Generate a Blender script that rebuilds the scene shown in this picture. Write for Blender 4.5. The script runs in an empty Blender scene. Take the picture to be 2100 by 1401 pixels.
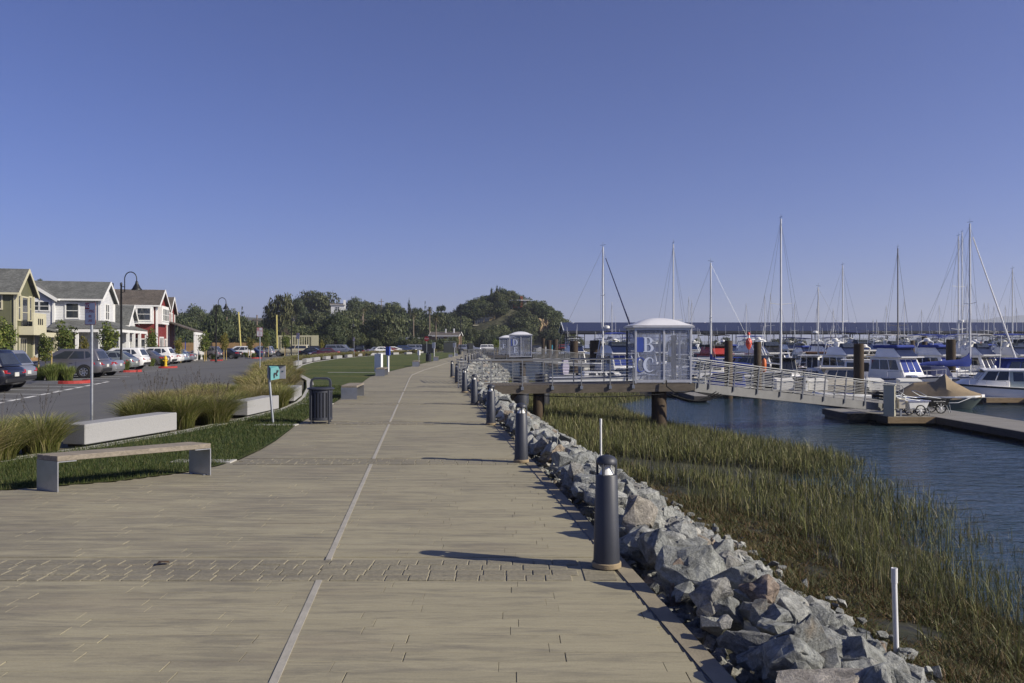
import bpy, bmesh, math, random
import numpy as np
from mathutils import Vector, Matrix, noise as mnoise
R = math.radians
SC = bpy.context.scene
COL = SC.collection
random.seed(7)
rng = np.random.default_rng(11)

# ---------------------------------------------------------------- camera, sky, sun, exposure
cam_d = bpy.data.cameras.new('camera')
cam = bpy.data.objects.new('camera', cam_d); COL.objects.link(cam)
cam.location = (0, 0, 1.8)
cam.rotation_euler = (R(90), 0, 0)
cam_d.sensor_width = 36.0
cam_d.lens = 1650 / 2100 * 36.0
cam_d.shift_y = 5.5 / 2100
cam_d.clip_start = 0.1
cam_d.clip_end = 20000
SC.camera = cam

HAZE = 0.0002
SUN_EL, SUN_AZ = R(29.5), math.atan2(1.49, -0.45)
world = bpy.data.worlds.new('World'); SC.world = world
world.use_nodes = True
wn = world.node_tree
bg = wn.nodes['Background']
sky = wn.nodes.new('ShaderNodeTexSky')
sky.sky_type = 'NISHITA'; sky.sun_disc = False
sky.sun_elevation = SUN_EL; sky.sun_rotation = SUN_AZ
sky.altitude = 0; sky.air_density = 0.85; sky.dust_density = 0.5; sky.ozone_density = 6.0
hsv = wn.nodes.new('ShaderNodeMix'); hsv.data_type = 'RGBA'; hsv.blend_type = 'MULTIPLY'
hsv.inputs[0].default_value = 1.0
hsv.inputs[7].default_value = (1.06, 0.92, 1.3, 1)
wn.links.new(sky.outputs[0], hsv.inputs[6])
wn.links.new(hsv.outputs[2], bg.inputs[0])
bg.inputs[1].default_value = 0.056
sun_d = bpy.data.lights.new('sun', 'SUN'); sun_d.energy = 4.5; sun_d.angle = R(0.53)
sun_d.color = (1.0, 0.92, 0.77)
sun = bpy.data.objects.new('sun', sun_d); COL.objects.link(sun)
SDIR = Vector((math.sin(SUN_AZ) * math.cos(SUN_EL), math.cos(SUN_AZ) * math.cos(SUN_EL), math.sin(SUN_EL)))
sun.rotation_euler = SDIR.to_track_quat('Z', 'Y').to_euler()
sun.location = (60, -20, 60)
SC.view_settings.view_transform = 'Standard'
SC.view_settings.look = 'None'
SC.view_settings.exposure = 0.5
SC.view_settings.gamma = 1.0
SC.view_settings.use_curve_mapping = False
try:
    SC.cycles.max_bounces = 6; SC.cycles.transparent_max_bounces = 12; SC.cycles.volume_bounces = 0
except Exception: pass

# ---------------------------------------------------------------- helpers
def W(px, py, d):
    """the point that stands d metres ahead of the viewpoint and shows at px, py of the photograph"""
    return Vector(((px - 1050) / 1650 * d, d, 1.8 - (py - 706) / 1650 * d))

def tag(o, label, cat, group=None):
    o['label'] = label; o['category'] = cat
    if group: o['group'] = group
    return o
def kind(o, k, label=None):
    o['kind'] = k
    if label: o['label'] = label
    return o
def thing(name, label, cat, loc=(0, 0, 0), rz=0, group=None, scale=1):
    o = bpy.data.objects.new(name, None); COL.objects.link(o)
    o.location = loc; o.rotation_euler = (0, 0, rz); o.scale = (scale,) * 3
    o.empty_display_size = .2
    return tag(o, label, cat, group)
def inst(name, mesh, parent=None, loc=(0, 0, 0), rot=(0, 0, 0), sc=(1, 1, 1)):
    o = bpy.data.objects.new(name, mesh); COL.objects.link(o)
    o.location = loc; o.rotation_euler = rot; o.scale = sc
    if parent: o.parent = parent
    return o
def kids(o): return [c for c in bpy.data.objects if c.parent == o]
def dup(root, label, loc, rz=0, group=None, scale=None):
    r = root.copy(); COL.objects.link(r); r.location = loc; r.rotation_euler = (0, 0, rz)
    r['label'] = label
    if group: r['group'] = group
    if scale: r.scale = (scale,) * 3
    for ch in list(root.children):
        c = ch.copy(); COL.objects.link(c); c.parent = r
        for g in list(ch.children):
            e = g.copy(); COL.objects.link(e); e.parent = c
    return r

class MB:
    """collects simple solids into one mesh"""
    def __init__(s): s.v = []; s.f = []; s.m = []; s.cm = 0
    def mi(s, i): s.cm = i; return s
    def add(s, vs, fs):
        b = len(s.v); s.v.extend([tuple(v) for v in vs])
        for f in fs: s.f.append(tuple(b + i for i in f)); s.m.append(s.cm)
        return s
    def hexa(s, p):
        """8 corners: bottom 0-3, top 4-7, both counter-clockwise from above"""
        return s.add(p, [(3, 2, 1, 0), (4, 5, 6, 7), (0, 1, 5, 4), (1, 2, 6, 5), (2, 3, 7, 6), (3, 0, 4, 7)])
    def box(s, c, d, rz=0, bev=0):
        x, y, z = d[0] / 2, d[1] / 2, d[2] / 2
        cs, sn = math.cos(rz), math.sin(rz)
        def T(a, b, e): return (c[0] + a * cs - b * sn, c[1] + a * sn + b * cs, c[2] + e)
        if bev <= 0:
            return s.hexa([T(-x, -y, -z), T(x, -y, -z), T(x, y, -z), T(-x, y, -z), T(-x, -y, z), T(x, -y, z), T(x, y, z), T(-x, y, z)])
        b = min(bev, x * .9, y * .9, z * .9)
        rings = []
        for zz, i in ((-z, b), (-z + b, 0), (z - b, 0), (z, b)):
            X, Y = x - i, y - i
            k = b if i == 0 else b * .4
            rings.append([T(-X + k, -Y, zz), T(X - k, -Y, zz), T(X, -Y + k, zz), T(X, Y - k, zz), T(X - k, Y, zz), T(-X + k, Y, zz), T(-X, Y - k, zz), T(-X, -Y + k, zz)])
        return s.loft(rings, True, True)
    def loft(s, rings, cap0=False, cap1=False, closed=True):
        n = len(rings[0]); vs = [p for r in rings for p in r]; fs = []
        for i in range(len(rings) - 1):
            for j in range(n if closed else n - 1):
                k = (j + 1) % n
                fs.append((i * n + j, i * n + k, (i + 1) * n + k, (i + 1) * n + j))
        if cap0: fs.append(tuple(range(n - 1, -1, -1)))
        if cap1: fs.append(tuple((len(rings) - 1) * n + j for j in range(n)))
        return s.add(vs, fs)
    def tube(s, pts, r, n=8, caps=True):
        pts = [Vector(p) for p in pts]; rings = []
        rr = r if isinstance(r, (list, tuple)) else [r] * len(pts)
        a = None
        for i, p in enumerate(pts):
            t = (pts[min(i + 1, len(pts) - 1)] - pts[max(i - 1, 0)])
            if t.length < 1e-9: t = Vector((0, 0, 1))
            t.normalize()
            if a is None:
                a = t.cross(Vector((0, 0, 1)) if abs(t.z) < .95 else Vector((1, 0, 0))).normalized()
            else:
                a = (a - t * a.dot(t)).normalized()
            b = t.cross(a)
            rings.append([p + (a * math.cos(2 * math.pi * j / n) + b * math.sin(2 * math.pi * j / n)) * rr[i] for j in range(n)])
        return s.loft(rings, caps, caps)
    def bar(s, p0, p1, w, h=None):
        """rectangular bar; h is measured as near vertical as it can be"""
        p0, p1 = Vector(p0), Vector(p1); h = h or w
        t = (p1 - p0).normalized()
        a = t.cross(Vector((0, 0, 1)) if abs(t.z) < .95 else Vector((0, 1, 0))).normalized(); b = a.cross(t)
        q = [(-1, -1), (1, -1), (1, 1), (-1, 1)]
        r0 = [p0 + a * (i * w / 2) + b * (j * h / 2) for i, j in q]; r1 = [p1 + a * (i * w / 2) + b * (j * h / 2) for i, j in q]
        return s.loft([r0, r1], True, True)
    def lathe(s, prof, c=(0, 0, 0), n=16, a0=0):
        rings = [[(c[0] + r * math.cos(2 * math.pi * j / n + a0), c[1] + r * math.sin(2 * math.pi * j / n + a0), c[2] + z) for j in range(n)] for r, z in prof]
        return s.loft(rings, True, True)
    def disc(s, c, ax, r, th, n=16):
        """solid disc centred at c, axis ax"""
        a = Vector(ax).normalized() * th / 2; c = Vector(c)
        return s.tube([c - a, c + a], r, n)
    def prism(s, poly, z0, z1):
        n = len(poly)
        s.loft([[(x, y, z0) for x, y in poly], [(x, y, z1) for x, y in poly]], True, True)
        return s
    def prismx(s, poly, p, ux, uy, uz, t):
        """2d outline poly in the plane p + a*ux + b*uy, thickened by t along uz"""
        p, ux, uy, uz = Vector(p), Vector(ux), Vector(uy), Vector(uz)
        return s.loft([[p + ux * a + uy * b for a, b in poly], [p + ux * a + uy * b + uz * t for a, b in poly]], True, True)
    def quad(s, a, b, c, d): return s.add([a, b, c, d], [(0, 1, 2, 3)])
    def mesh(s, name, mats, smooth=None):
        me = bpy.data.meshes.new(name)
        me.from_pydata(s.v, [], s.f)
        if not isinstance(mats, (list, tuple)): mats = [mats]
        for m in mats: me.materials.append(m)
        if len(mats) > 1: me.polygons.foreach_set('material_index', s.m)
        if smooth:
            me.polygons.foreach_set('use_smooth', [True] * len(me.polygons))
            me.set_sharp_from_angle(angle=R(smooth))
        me.update()
        return me
    def build(s, name, mats, parent=None, smooth=None, fix=True, bev=None):
        me = s.mesh(name, mats, smooth)
        if fix or bev:
            bm = bmesh.new(); bm.from_mesh(me)
            bmesh.ops.recalc_face_normals(bm, faces=bm.faces)
            if bev:
                bm.edges.ensure_lookup_table()
                es = [e for e in bm.edges if len(e.link_faces) == 2 and e.calc_face_angle(0) > R(bev[1])]
                bmesh.ops.bevel(bm, geom=es, offset=bev[0], segments=bev[2] if len(bev) > 2 else 2, affect='EDGES', profile=.5)
            bm.to_mesh(me); bm.free()
            if smooth: me.set_sharp_from_angle(angle=R(smooth))
        return inst(name, me, parent)

def npmesh(name, verts, faces, mat, attrs=None, smooth=False):
    """mesh from numpy: verts (n,3), faces (m,k)"""
    me = bpy.data.meshes.new(name)
    nv, (nf, k) = len(verts), faces.shape
    me.vertices.add(nv); me.vertices.foreach_set('co', np.ascontiguousarray(verts, dtype=np.float32).ravel())
    me.loops.add(nf * k); me.loops.foreach_set('vertex_index', np.ascontiguousarray(faces, dtype=np.int32).ravel())
    me.polygons.add(nf)
    me.polygons.foreach_set('loop_start', np.arange(0, nf * k, k, dtype=np.int32))
    if smooth: me.polygons.foreach_set('use_smooth', np.ones(nf, dtype=bool))
    for an, av in (attrs or {}).items():
        at = me.attributes.new(an, 'FLOAT', 'POINT'); at.data.foreach_set('value', np.ascontiguousarray(av, dtype=np.float32))
    me.update(calc_edges=True); me.validate()
    if mat: me.materials.append(mat)
    return me

# ---------------------------------------------------------------- materials
class NT:
    def __init__(s, name):
        s.m = bpy.data.materials.new(name); s.m.use_nodes = True; s.t = s.m.node_tree
        s.b = s.t.nodes['Principled BSDF']; s.out = s.t.nodes['Material Output']
    def n(s, ty, **kw):
        o = s.t.nodes.new(ty)
        for k, v in kw.items(): setattr(o, k, v)
        return o
    def l(s, a, b): s.t.links.new(a, b)
    def coord(s, which='Object', scale=(1, 1, 1), rot=(0, 0, 0)):
        if which == 'World': src = s.n('ShaderNodeNewGeometry').outputs['Position']
        else: src = s.n('ShaderNodeTexCoord').outputs[which]
        mp = s.n('ShaderNodeMapping'); mp.inputs['Scale'].default_value = scale; mp.inputs['Rotation'].default_value = rot
        s.l(src, mp.inputs['Vector']); return mp.outputs[0]
    def noise(s, vec, scale, detail=4, rough=.55, dist=0):
        o = s.n('ShaderNodeTexNoise'); o.inputs['Scale'].default_value = scale; o.inputs['Detail'].default_value = detail
        o.inputs['Roughness'].default_value = rough; o.inputs['Distortion'].default_value = dist
        s.l(vec, o.inputs['Vector']); return o.outputs['Fac']
    def ramp(s, fac, stops, interp='LINEAR'):
        o = s.n('ShaderNodeValToRGB'); r = o.color_ramp; r.interpolation = interp
        while len(r.elements) < len(stops): r.elements.new(.5)
        for e, (p, c) in zip(r.elements, stops):
            e.position = p; e.color = (c, c, c, 1) if isinstance(c, (int, float)) else (*c, 1)
        s.l(fac, o.inputs[0]); return o.outputs[0]
    def mix(s, fac, a, b, mode='MIX'):
        o = s.n('ShaderNodeMix', data_type='RGBA', blend_type=mode)
        for sock, val in ((o.inputs[0], fac), (o.inputs[6], a), (o.inputs[7], b)):
            if isinstance(val, (int, float)): sock.default_value = val if sock == o.inputs[0] else (val, val, val, 1)
            elif isinstance(val, tuple): sock.default_value = (*val, 1)
            else: s.l(val, sock)
        return o.outputs[2]
    def math(s, op, a, b=0.0):
        o = s.n('ShaderNodeMath', operation=op)
        for i, v in enumerate((a, b)):
            if isinstance(v, (int, float)): o.inputs[i].default_value = v
            else: s.l(v, o.inputs[i])
        return o.outputs[0]
    def bump(s, h, strength=.3, dist=.01):
        o = s.n('ShaderNodeBump'); o.inputs['Strength'].default_value = strength; o.inputs['Distance'].default_value = dist
        s.l(h, o.inputs['Height']); s.l(o.outputs[0], s.b.inputs['Normal']); return o
    def set(s, **kw):
        for k, v in kw.items():
            k = {'rough': 'Roughness', 'metal': 'Metallic', 'spec': 'Specular IOR Level', 'coat': 'Coat Weight', 'ior': 'IOR', 'alpha': 'Alpha', 'col': 'Base Color'}[k]
            so = s.b.inputs[k]
            if hasattr(v, 'links'): s.l(v, so)
            else: so.default_value = (*v, 1) if isinstance(v, tuple) else v
        return s

def pm(name, col, rough=.6, metal=0, var=.12, scale=3, bump=0, bscale=30, rand=0, coat=0, spec=.5, coord='Object', dirt=0):
    """plain painted / metal / plastic surface with mottling, wear and optional relief"""
    k = NT(name); v = k.coord(coord)
    f = k.noise(v, scale, 6, .65)
    lo = tuple(c * (1 - var) for c in col); hi = tuple(min(1, c * (1 + var)) for c in col)
    c = k.ramp(f, [(.3, lo), (.7, hi)])
    if dirt:
        f2 = k.noise(v, scale * .35, 8, .7)
        c = k.mix(k.ramp(f2, [(.5, 0), (.75, dirt)]), c, tuple(x * .35 for x in col))
    if rand:
        oi = k.n('ShaderNodeObjectInfo')
        g = k.math('MULTIPLY_ADD', oi.outputs['Random'], 2 * rand); k.t.nodes[-1].inputs[2].default_value = 1 - rand
        c = k.mix(1.0, c, g, 'MULTIPLY')
    k.set(col=c, rough=rough, metal=metal, coat=coat, spec=spec)
    if bump: k.bump(k.noise(v, bscale, 4), bump, .01)
    return k.m

def leaf_mat(name, stops, trans=.25, rand=.25, tip=None):
    """foliage: every leaf its own tint, every plant a slightly different tone"""
    k = NT(name); g = k.n('ShaderNodeNewGeometry')
    c = k.ramp(g.outputs['Random Per Island'], stops)
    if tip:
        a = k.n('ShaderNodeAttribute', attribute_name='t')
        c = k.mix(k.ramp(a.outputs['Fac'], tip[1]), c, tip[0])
    oi = k.n('ShaderNodeObjectInfo')
    mr = k.n('ShaderNodeMapRange'); mr.inputs[3].default_value = 1 - rand; mr.inputs[4].default_value = 1 + rand
    k.l(oi.outputs['Random'], mr.inputs[0])
    c = k.mix(1.0, c, mr.outputs[0], 'MULTIPLY')
    k.set(col=c, rough=.55, spec=.25)
    tr = k.n('ShaderNodeBsdfTranslucent'); k.l(c, tr.inputs[0])
    ms = k.n('ShaderNodeMixShader'); ms.inputs[0].default_value = trans
    k.l(k.b.outputs[0], ms.inputs[1]); k.l(tr.outputs[0], ms.inputs[2]); k.l(ms.outputs[0], k.out.inputs[0])
    return k.m

M = {}
M['steel'] = pm('brushed_steel', (.42, .43, .45), .38, .85, .1, 6)
M['galv'] = pm('galvanised_steel', (.36, .38, .4), .45, .7, .15, 14)
M['alu'] = pm('mill_aluminium', (.55, .55, .55), .42, .55, .1, 5)
M['rail'] = pm('railing_aluminium', (.26, .265, .265), .5, .3, .1, 5)
M['black'] = pm('black_paint', (.012, .013, .016), .4, 0, .2, 4)
M['rubber'] = pm('black_rubber', (.012, .012, .012), .8, 0, .2, 9)
M['bollard'] = pm('charcoal_powder_coat', (.035, .039, .052), .5, .1, .07, 5, .05, 300)
M['concrete'] = pm('pale_concrete', (.4, .39, .36), .85, 0, .1, 6, .25, 60, dirt=.2)
M['beige'] = pm('beige_grout', (.27, .21, .13), .9, 0, .15, 12, .3, 80)
M['block'] = pm('precast_concrete', (.285, .285, .285), .8, 0, .13, 40, .2, 160, dirt=.12)
M['white'] = pm('white_gelcoat', (.8, .79, .76), .3, 0, .05, 1.2, rand=.1, dirt=.14)
M['cream'] = pm('cream_gelcoat', (.62, .57, .46), .35, 0, .06, 1.2, rand=.08, dirt=.14)
M['grey_hull'] = pm('grey_gelcoat', (.2, .21, .23), .4, 0, .08, 1.2, dirt=.2)
M['navy'] = pm('navy_paint', (.012, .02, .06), .3, 0, .1, 2)
M['red'] = pm('red_paint', (.32, .03, .025), .4, 0, .12, 2)
M['hull_black'] = pm('black_hull', (.01, .01, .011), .35, 0, .2, 2)
M['green_hull'] = pm('green_hull', (.1, .13, .12), .5, 0, .12, 2, dirt=.3)
M['blue_canvas'] = pm('blue_canvas', (.012, .034, .22), .85, 0, .2, 2.5, .25, 12, dirt=.25)
M['navy_canvas'] = pm('navy_canvas', (.012, .02, .085), .85, 0, .2, 3, .3, 12)
M['dark_canvas'] = pm('black_canvas', (.02, .02, .022), .85, 0, .2, 3, .3, 12)
M['tan_canvas'] = pm('tan_tarp', (.25, .19, .115), .85, 0, .14, 3, .45, 9)
M['grey_canvas'] = pm('grey_canvas', (.35, .35, .36), .85, 0, .14, 3, .3, 12)
M['seafoam'] = pm('pale_green_canvas', (.46, .52, .48), .8, 0, .1, 5, .5, 14)
M['teak'] = pm('teak', (.22, .12, .06), .6, 0, .2, 6)
M['glass'] = pm('dark_glass', (.012, .014, .018), .06, 0, .1, 3, spec=.7)
M['tint'] = pm('window_glass', (.03, .036, .045), .05, 0, .2, 2, spec=.8)
M['wire'] = pm('rigging_wire', (.25, .26, .28), .4, .6, .1, 3)
M['mast'] = pm('mast_aluminium', (.62, .62, .6), .4, .2, .08, 2)
M['mast_dark'] = pm('dark_mast', (.2, .19, .18), .5, .1, .12, 2)
M['chrome'] = pm('chrome', (.65, .65, .66), .18, .95, .05, 4)
M['orange'] = pm('orange_plastic', (.62, .14, .02), .5, 0, .12, 4)
M['buoy_red'] = pm('red_orange_plastic', (.62, .07, .03), .45, 0, .12, 4)
M['white_plastic'] = pm('white_plastic', (.75, .75, .72), .45, 0, .07, 6, dirt=.1)
M['box_white'] = pm('dock_box_white', (.66, .65, .6), .5, 0, .07, 3, dirt=.18)
M['pvc'] = pm('white_pvc', (.74, .74, .74), .4, 0, .05, 9, dirt=.15)

def timber(name, col, axis=0, ringscale=12, var=.35, rough=.8, coord='Object'):
    k = NT(name); s = [2.2] * 3; s[axis] = .18
    v = k.coord(coord, tuple(x * 6 for x in s))
    f = k.noise(v, ringscale / 6, 7, .7, .6)
    f2 = k.noise(k.coord(coord), 1.7, 5, .6)
    c = k.ramp(f, [(.28, tuple(x * (1 - var) for x in col)), (.7, tuple(x * (1 + var) for x in col))])
    c = k.mix(k.ramp(f2, [(.45, 0), (.75, .6)]), c, tuple(x * .6 for x in col))
    k.set(col=c, rough=rough, spec=.3); k.bump(f, .35, .01)
    return k.m
M['bench_wood'] = timber('weathered_bench_wood', (.23, .2, .16), 0)
M['pier_wood'] = timber('pier_timber', (.13, .11, .085), 0)
M['dock_wood'] = timber('dock_boards', (.225, .215, .195), 1)
M['dock_dark'] = timber('dock_fascia', (.065, .06, .058), 1)
M['dock_tan'] = timber('new_fascia_board', (.25, .18, .1), 0)
M['pile'] = timber('creosoted_pile', (.05, .034, .02), 2)
M['stake'] = timber('pine_stake', (.4, .3, .12), 2)
M['fence_wood'] = timber('cedar_fence', (.33, .21, .1), 2)
M['trunk'] = timber('bark', (.09, .07, .055), 2)
M['palm_trunk'] = timber('palm_bark', (.2, .16, .12), 2)
# ---------------------------------------------------------------- ground, promenade, bank, water
def interp(tab, y):
    if y <= tab[0][0]: return tab[0][1]
    for (a, b), (c, d) in zip(tab, tab[1:]):
        if y <= c: return b + (d - b) * (y - a) / (c - a)
    return tab[-1][1]
EDGE = [(-30, 4.9), (44, -3.08), (50, -3.3), (58, -3.44), (71, -3.6), (106, -4.15), (150, -5.4), (210, -8.0)]
def edge(y): return interp(EDGE, y)
CENT = [(-30, 2.45), (42, -5.36), (47, -5.86), (56, -6.15), (66, -6.15), (106, -6.6), (150, -7.7), (210, -10)]
def cent(y): return interp(CENT, y)
LEFT = [(-16.5, -4), (-16.5, 6.6), (-9.5, 8.35), (-6.3, 9.9), (-5.2, 10.55), (-4.62, 11.25), (-4.36, 11.9), (-4.26, 12.6), (-4.29, 13.7), (-4.41, 15.0), (-4.82, 18), (-4.95, 19.6), (-5.6, 26), (-6.7, 35), (-7.86, 44.5), (-8.1, 52), (-8.24, 66), (-8.6, 106), (-9.6, 148), (-12.5, 200)]
WATER_Z = -2.2
LOT_Z = -0.2

def stamped(name, base, dark, warm, plank=False, stone=False):
    k = NT(name)
    grain = k.noise(k.coord('World', (1.6, 15, 1)), 2.8, 9, .74, .35)
    streak = k.noise(k.coord('World', (1.15, 9.5, 1)), 1.1, 8, .74, .5)
    patch = k.noise(k.coord('World', (.6, .9, 1)), .5, 6, .66, .6)
    fine = k.noise(k.coord('World', (2.5, 40, 1)), 3.5, 5, .75)
    speck = k.noise(k.coord('World'), 70, 3, .7)
    sx = k.n('ShaderNodeSeparateXYZ'); k.l(k.n('ShaderNodeNewGeometry').outputs['Position'], sx.inputs[0])
    # the slab towards the lawn has taken up more dark release agent than the seaward half
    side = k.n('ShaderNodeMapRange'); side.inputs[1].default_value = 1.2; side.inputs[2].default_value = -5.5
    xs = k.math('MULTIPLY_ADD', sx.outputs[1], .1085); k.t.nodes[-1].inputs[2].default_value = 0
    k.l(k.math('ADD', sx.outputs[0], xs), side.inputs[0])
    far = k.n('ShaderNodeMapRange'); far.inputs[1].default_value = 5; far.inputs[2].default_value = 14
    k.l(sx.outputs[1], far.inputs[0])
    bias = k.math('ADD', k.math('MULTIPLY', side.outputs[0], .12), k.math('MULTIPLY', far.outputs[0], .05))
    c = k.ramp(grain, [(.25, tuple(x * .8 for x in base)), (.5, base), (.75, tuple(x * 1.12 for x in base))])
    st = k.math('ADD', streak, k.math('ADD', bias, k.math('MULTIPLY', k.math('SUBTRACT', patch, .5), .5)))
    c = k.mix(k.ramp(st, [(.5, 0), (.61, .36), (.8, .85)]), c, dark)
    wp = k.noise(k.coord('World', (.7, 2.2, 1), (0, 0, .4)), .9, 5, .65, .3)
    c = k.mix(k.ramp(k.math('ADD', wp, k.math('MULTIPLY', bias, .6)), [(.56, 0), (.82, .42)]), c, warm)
    c = k.mix(k.ramp(fine, [(.58, 0), (.72, .42)]), c, tuple(x * .8 for x in dark))
    if stone: c = k.mix(k.ramp(k.noise(k.coord('World'), 26, 6, .75), [(.42, 0), (.68, .65)]), c, tuple(x * .5 for x in base))
    c = k.mix(.28, c, k.mix(1.0, c, k.ramp(speck, [(.3, .7), (.7, 1.25)]), 'MULTIPLY'))
    oi = k.n('ShaderNodeObjectInfo'); mr = k.n('ShaderNodeMapRange'); mr.inputs[3].default_value = .94; mr.inputs[4].default_value = 1.05; k.l(oi.outputs['Random'], mr.inputs[0]); c = k.mix(1.0, c, mr.outputs[0], 'MULTIPLY')
    k.set(col=c, rough=.72, spec=.3)
    h = k.math('ADD', grain, k.math('MULTIPLY', fine, .8))
    if stone: h = k.math('ADD', h, k.math('MULTIPLY', k.noise(k.coord('World'), 30, 5, .7), 2.5))
    k.bump(h, .4, .006)
    return k.m
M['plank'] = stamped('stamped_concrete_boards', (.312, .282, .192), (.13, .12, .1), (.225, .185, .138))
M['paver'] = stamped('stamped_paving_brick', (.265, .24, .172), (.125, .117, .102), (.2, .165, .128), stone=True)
M['joint'] = pm('joint_concrete', (.34, .32, .275), .85, 0, .12, 9, .3, 60, coord='World', dirt=.3)
M['kerb_strip'] = pm('edge_band_concrete', (.245, .212, .15), .85, 0, .2, 3, .3, 60, coord='World', dirt=.4)

def poly_sheet(name, pts, z, mat, k='structure'):
    from mathutils.geometry import delaunay_2d_cdt
    n = len(pts)
    vs, _e, fs, *_ = delaunay_2d_cdt([Vector(p) for p in pts], [(i, (i + 1) % n) for i in range(n)], [], 1, 1e-5)
    fs = [f if (vs[f[1]] - vs[f[0]]).cross(vs[f[2]] - vs[f[0]]) > 0 else f[::-1] for f in fs]
    me = bpy.data.meshes.new(name); me.from_pydata([(v.x, v.y, z) for v in vs], [], fs); me.update(); me.materials.append(mat)
    o = inst(name, me); o['kind'] = k; return o

# land under everything on the shore side, and the water out to the horizon
k = NT('dry_earth'); f = k.noise(k.coord('World'), .4, 6, .7)
k.set(col=k.ramp(f, [(.3, (.06, .055, .035)), (.7, (.13, .115, .075))]), rough=.95)
M['earth'] = k.m
poly_sheet('ground', [(-6000, -60)] + [(edge(-60) - .1, -60)] + [(edge(y) - .1, y) for y in (-20, 0, 20, 44, 50, 58, 71, 106, 150, 205)] + [(6, 206), (24, 214), (27, 262), (32, 292), (42, 315), (46, 345), (30, 375), (-6, 420), (-60, 900), (-300, 2500), (-6000, 6000)], -.26, M['earth'])

k = NT('harbour_water')
v1 = k.coord('World', (.45, 1.0, 1), (0, 0, R(-14)))
n1 = k.noise(v1, 2.3, 3, .5, .5); n2 = k.noise(k.coord('World', (.5, 1.1, 1), (0, 0, R(9))), 7.5, 3, .55, .2)
n3 = k.noise(k.coord('World', (.25, .5, 1)), .35, 2, .5)
calm = k.ramp(n3, [(.35, .55), (.65, 1.0)])
h = k.math('ADD', n1, k.math('MULTIPLY', n2, .32))
k.set(col=(.026, .048, .06), rough=.07, ior=1.333, spec=.5)
bpn = k.bump(h, 1.0, .16); k.l(k.math('MULTIPLY', calm, .85), bpn.inputs['Strength'])
M['water'] = k.m
poly_sheet('water', [(-300, -60), (7000, -60), (7000, 7000), (-300, 7000)], WATER_Z, M['water'])

# promenade: slab, stamped boards as separate pieces near the viewpoint, paving-brick bands
lp = list(LEFT)
right = [(edge(y), y) for y in (200, 150, 106, 71, 58, 50, 44, 20, 0, -4)]
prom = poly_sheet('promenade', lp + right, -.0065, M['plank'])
prom['label'] = 'tan stamped concrete promenade with wood board pattern'
BANDS = [(6.13, 6.13 + 4 * .145), (12.05, 12.05 + 4 * .145), (18.05, 18.05 + 4 * .145), (24.0, 24.0 + .58), (30.2, 30.78)]
def bead(L, Wd, mat, name, b=.006, t=.05):
    mb = MB(); mb.box((0, 0, -t / 2), (L, Wd, t), bev=b); return mb.mesh(name, mat)
plank_me = bead(1.0, .1385, M['plank'], 'plank', .0015)
def left_lim(y):
    best = -6.9
    for (x0, y0), (x1, y1) in zip(LEFT, LEFT[1:]):
        if y0 <= y <= y1 and y1 > y0: best = max(x0 + (x1 - x0) * (y - y0) / (y1 - y0), -20)
    return best
PITCH = .1405
nplank = 0; rest = MB()
y = 3.3; row = 0
def in_band(y): return any(a - .075 < y < b + .06 for a, b in BANDS)
while y < 31:
    yc = y + PITCH / 2
    if not in_band(yc):
        grp = (row // 3) % 2
        off = (0.0, .03, -.07)[row % 3] if grp == 0 else .27 + (0.05, -.04, .02)[row % 3]
        off += random.uniform(-.012, .012)
        xr = edge(yc) - .155
        xl = max(left_lim(yc) + .05, -.7 * yc - .6)
        per = .93
        i0 = math.floor((xl - off) / per)
        x = off + i0 * per
        while x < xr:
            gp = random.choice((.0006, .0012, .0022, .0036)); a, b = max(x + gp, xl), min(x + per - gp, xr)
            if b - a > .06:
                dz = random.uniform(-.0012, .0012)
                if nplank < 300 and y > 3.9:
                    inst('plank', plank_me, prom, ((a + b) / 2, yc, dz), (0, 0, 0), (b - a, 1, 1)); nplank += 1
                else:
                    rest.box(((a + b) / 2, yc, -.012 + dz), (b - a, .1375, .024))
            x += per
    y += PITCH; row += 1
o = rest.build('plank_field', M['plank'], prom, fix=False); o['kind'] = 'stuff'
# paving-brick bands
brick_me = {L: bead(L - .005, .1405, M['paver'], 'brick', .006) for L in (.21, .15, .18)}
restb = MB()
for bi, (b0, b1) in enumerate(BANDS):
    for r in range(4):
        yc = b0 + (r + .5) * .145
        x = max(left_lim(yc) + .05, -.68 * yc - .4) + random.uniform(0, .15)
        xe = edge(yc) - .42
        while x < xe:
            L = random.choice((.21, .15, .21, .18))
            dz = .003 + random.uniform(-.003, .003)
            if bi == 0 and x + L < xe + .03: inst('brick', brick_me[L], prom, (x + L / 2, yc, dz), (R(random.uniform(-.5, .5)), R(random.uniform(-.5, .5)), 0))
            elif bi: restb.box((x + L / 2, yc, -.012 + dz), (L - .007, .138, .024), bev=.005)
            x += L
    # smooth end of the band next to the kerb
    xe = edge((b0 + b1) / 2)
    restb.box((xe - .29, (b0 + b1) / 2, -.012), (.24, .56, .024))
o = restb.build('brick_field', M['paver'], prom, fix=False); o['kind'] = 'stuff'
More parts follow.
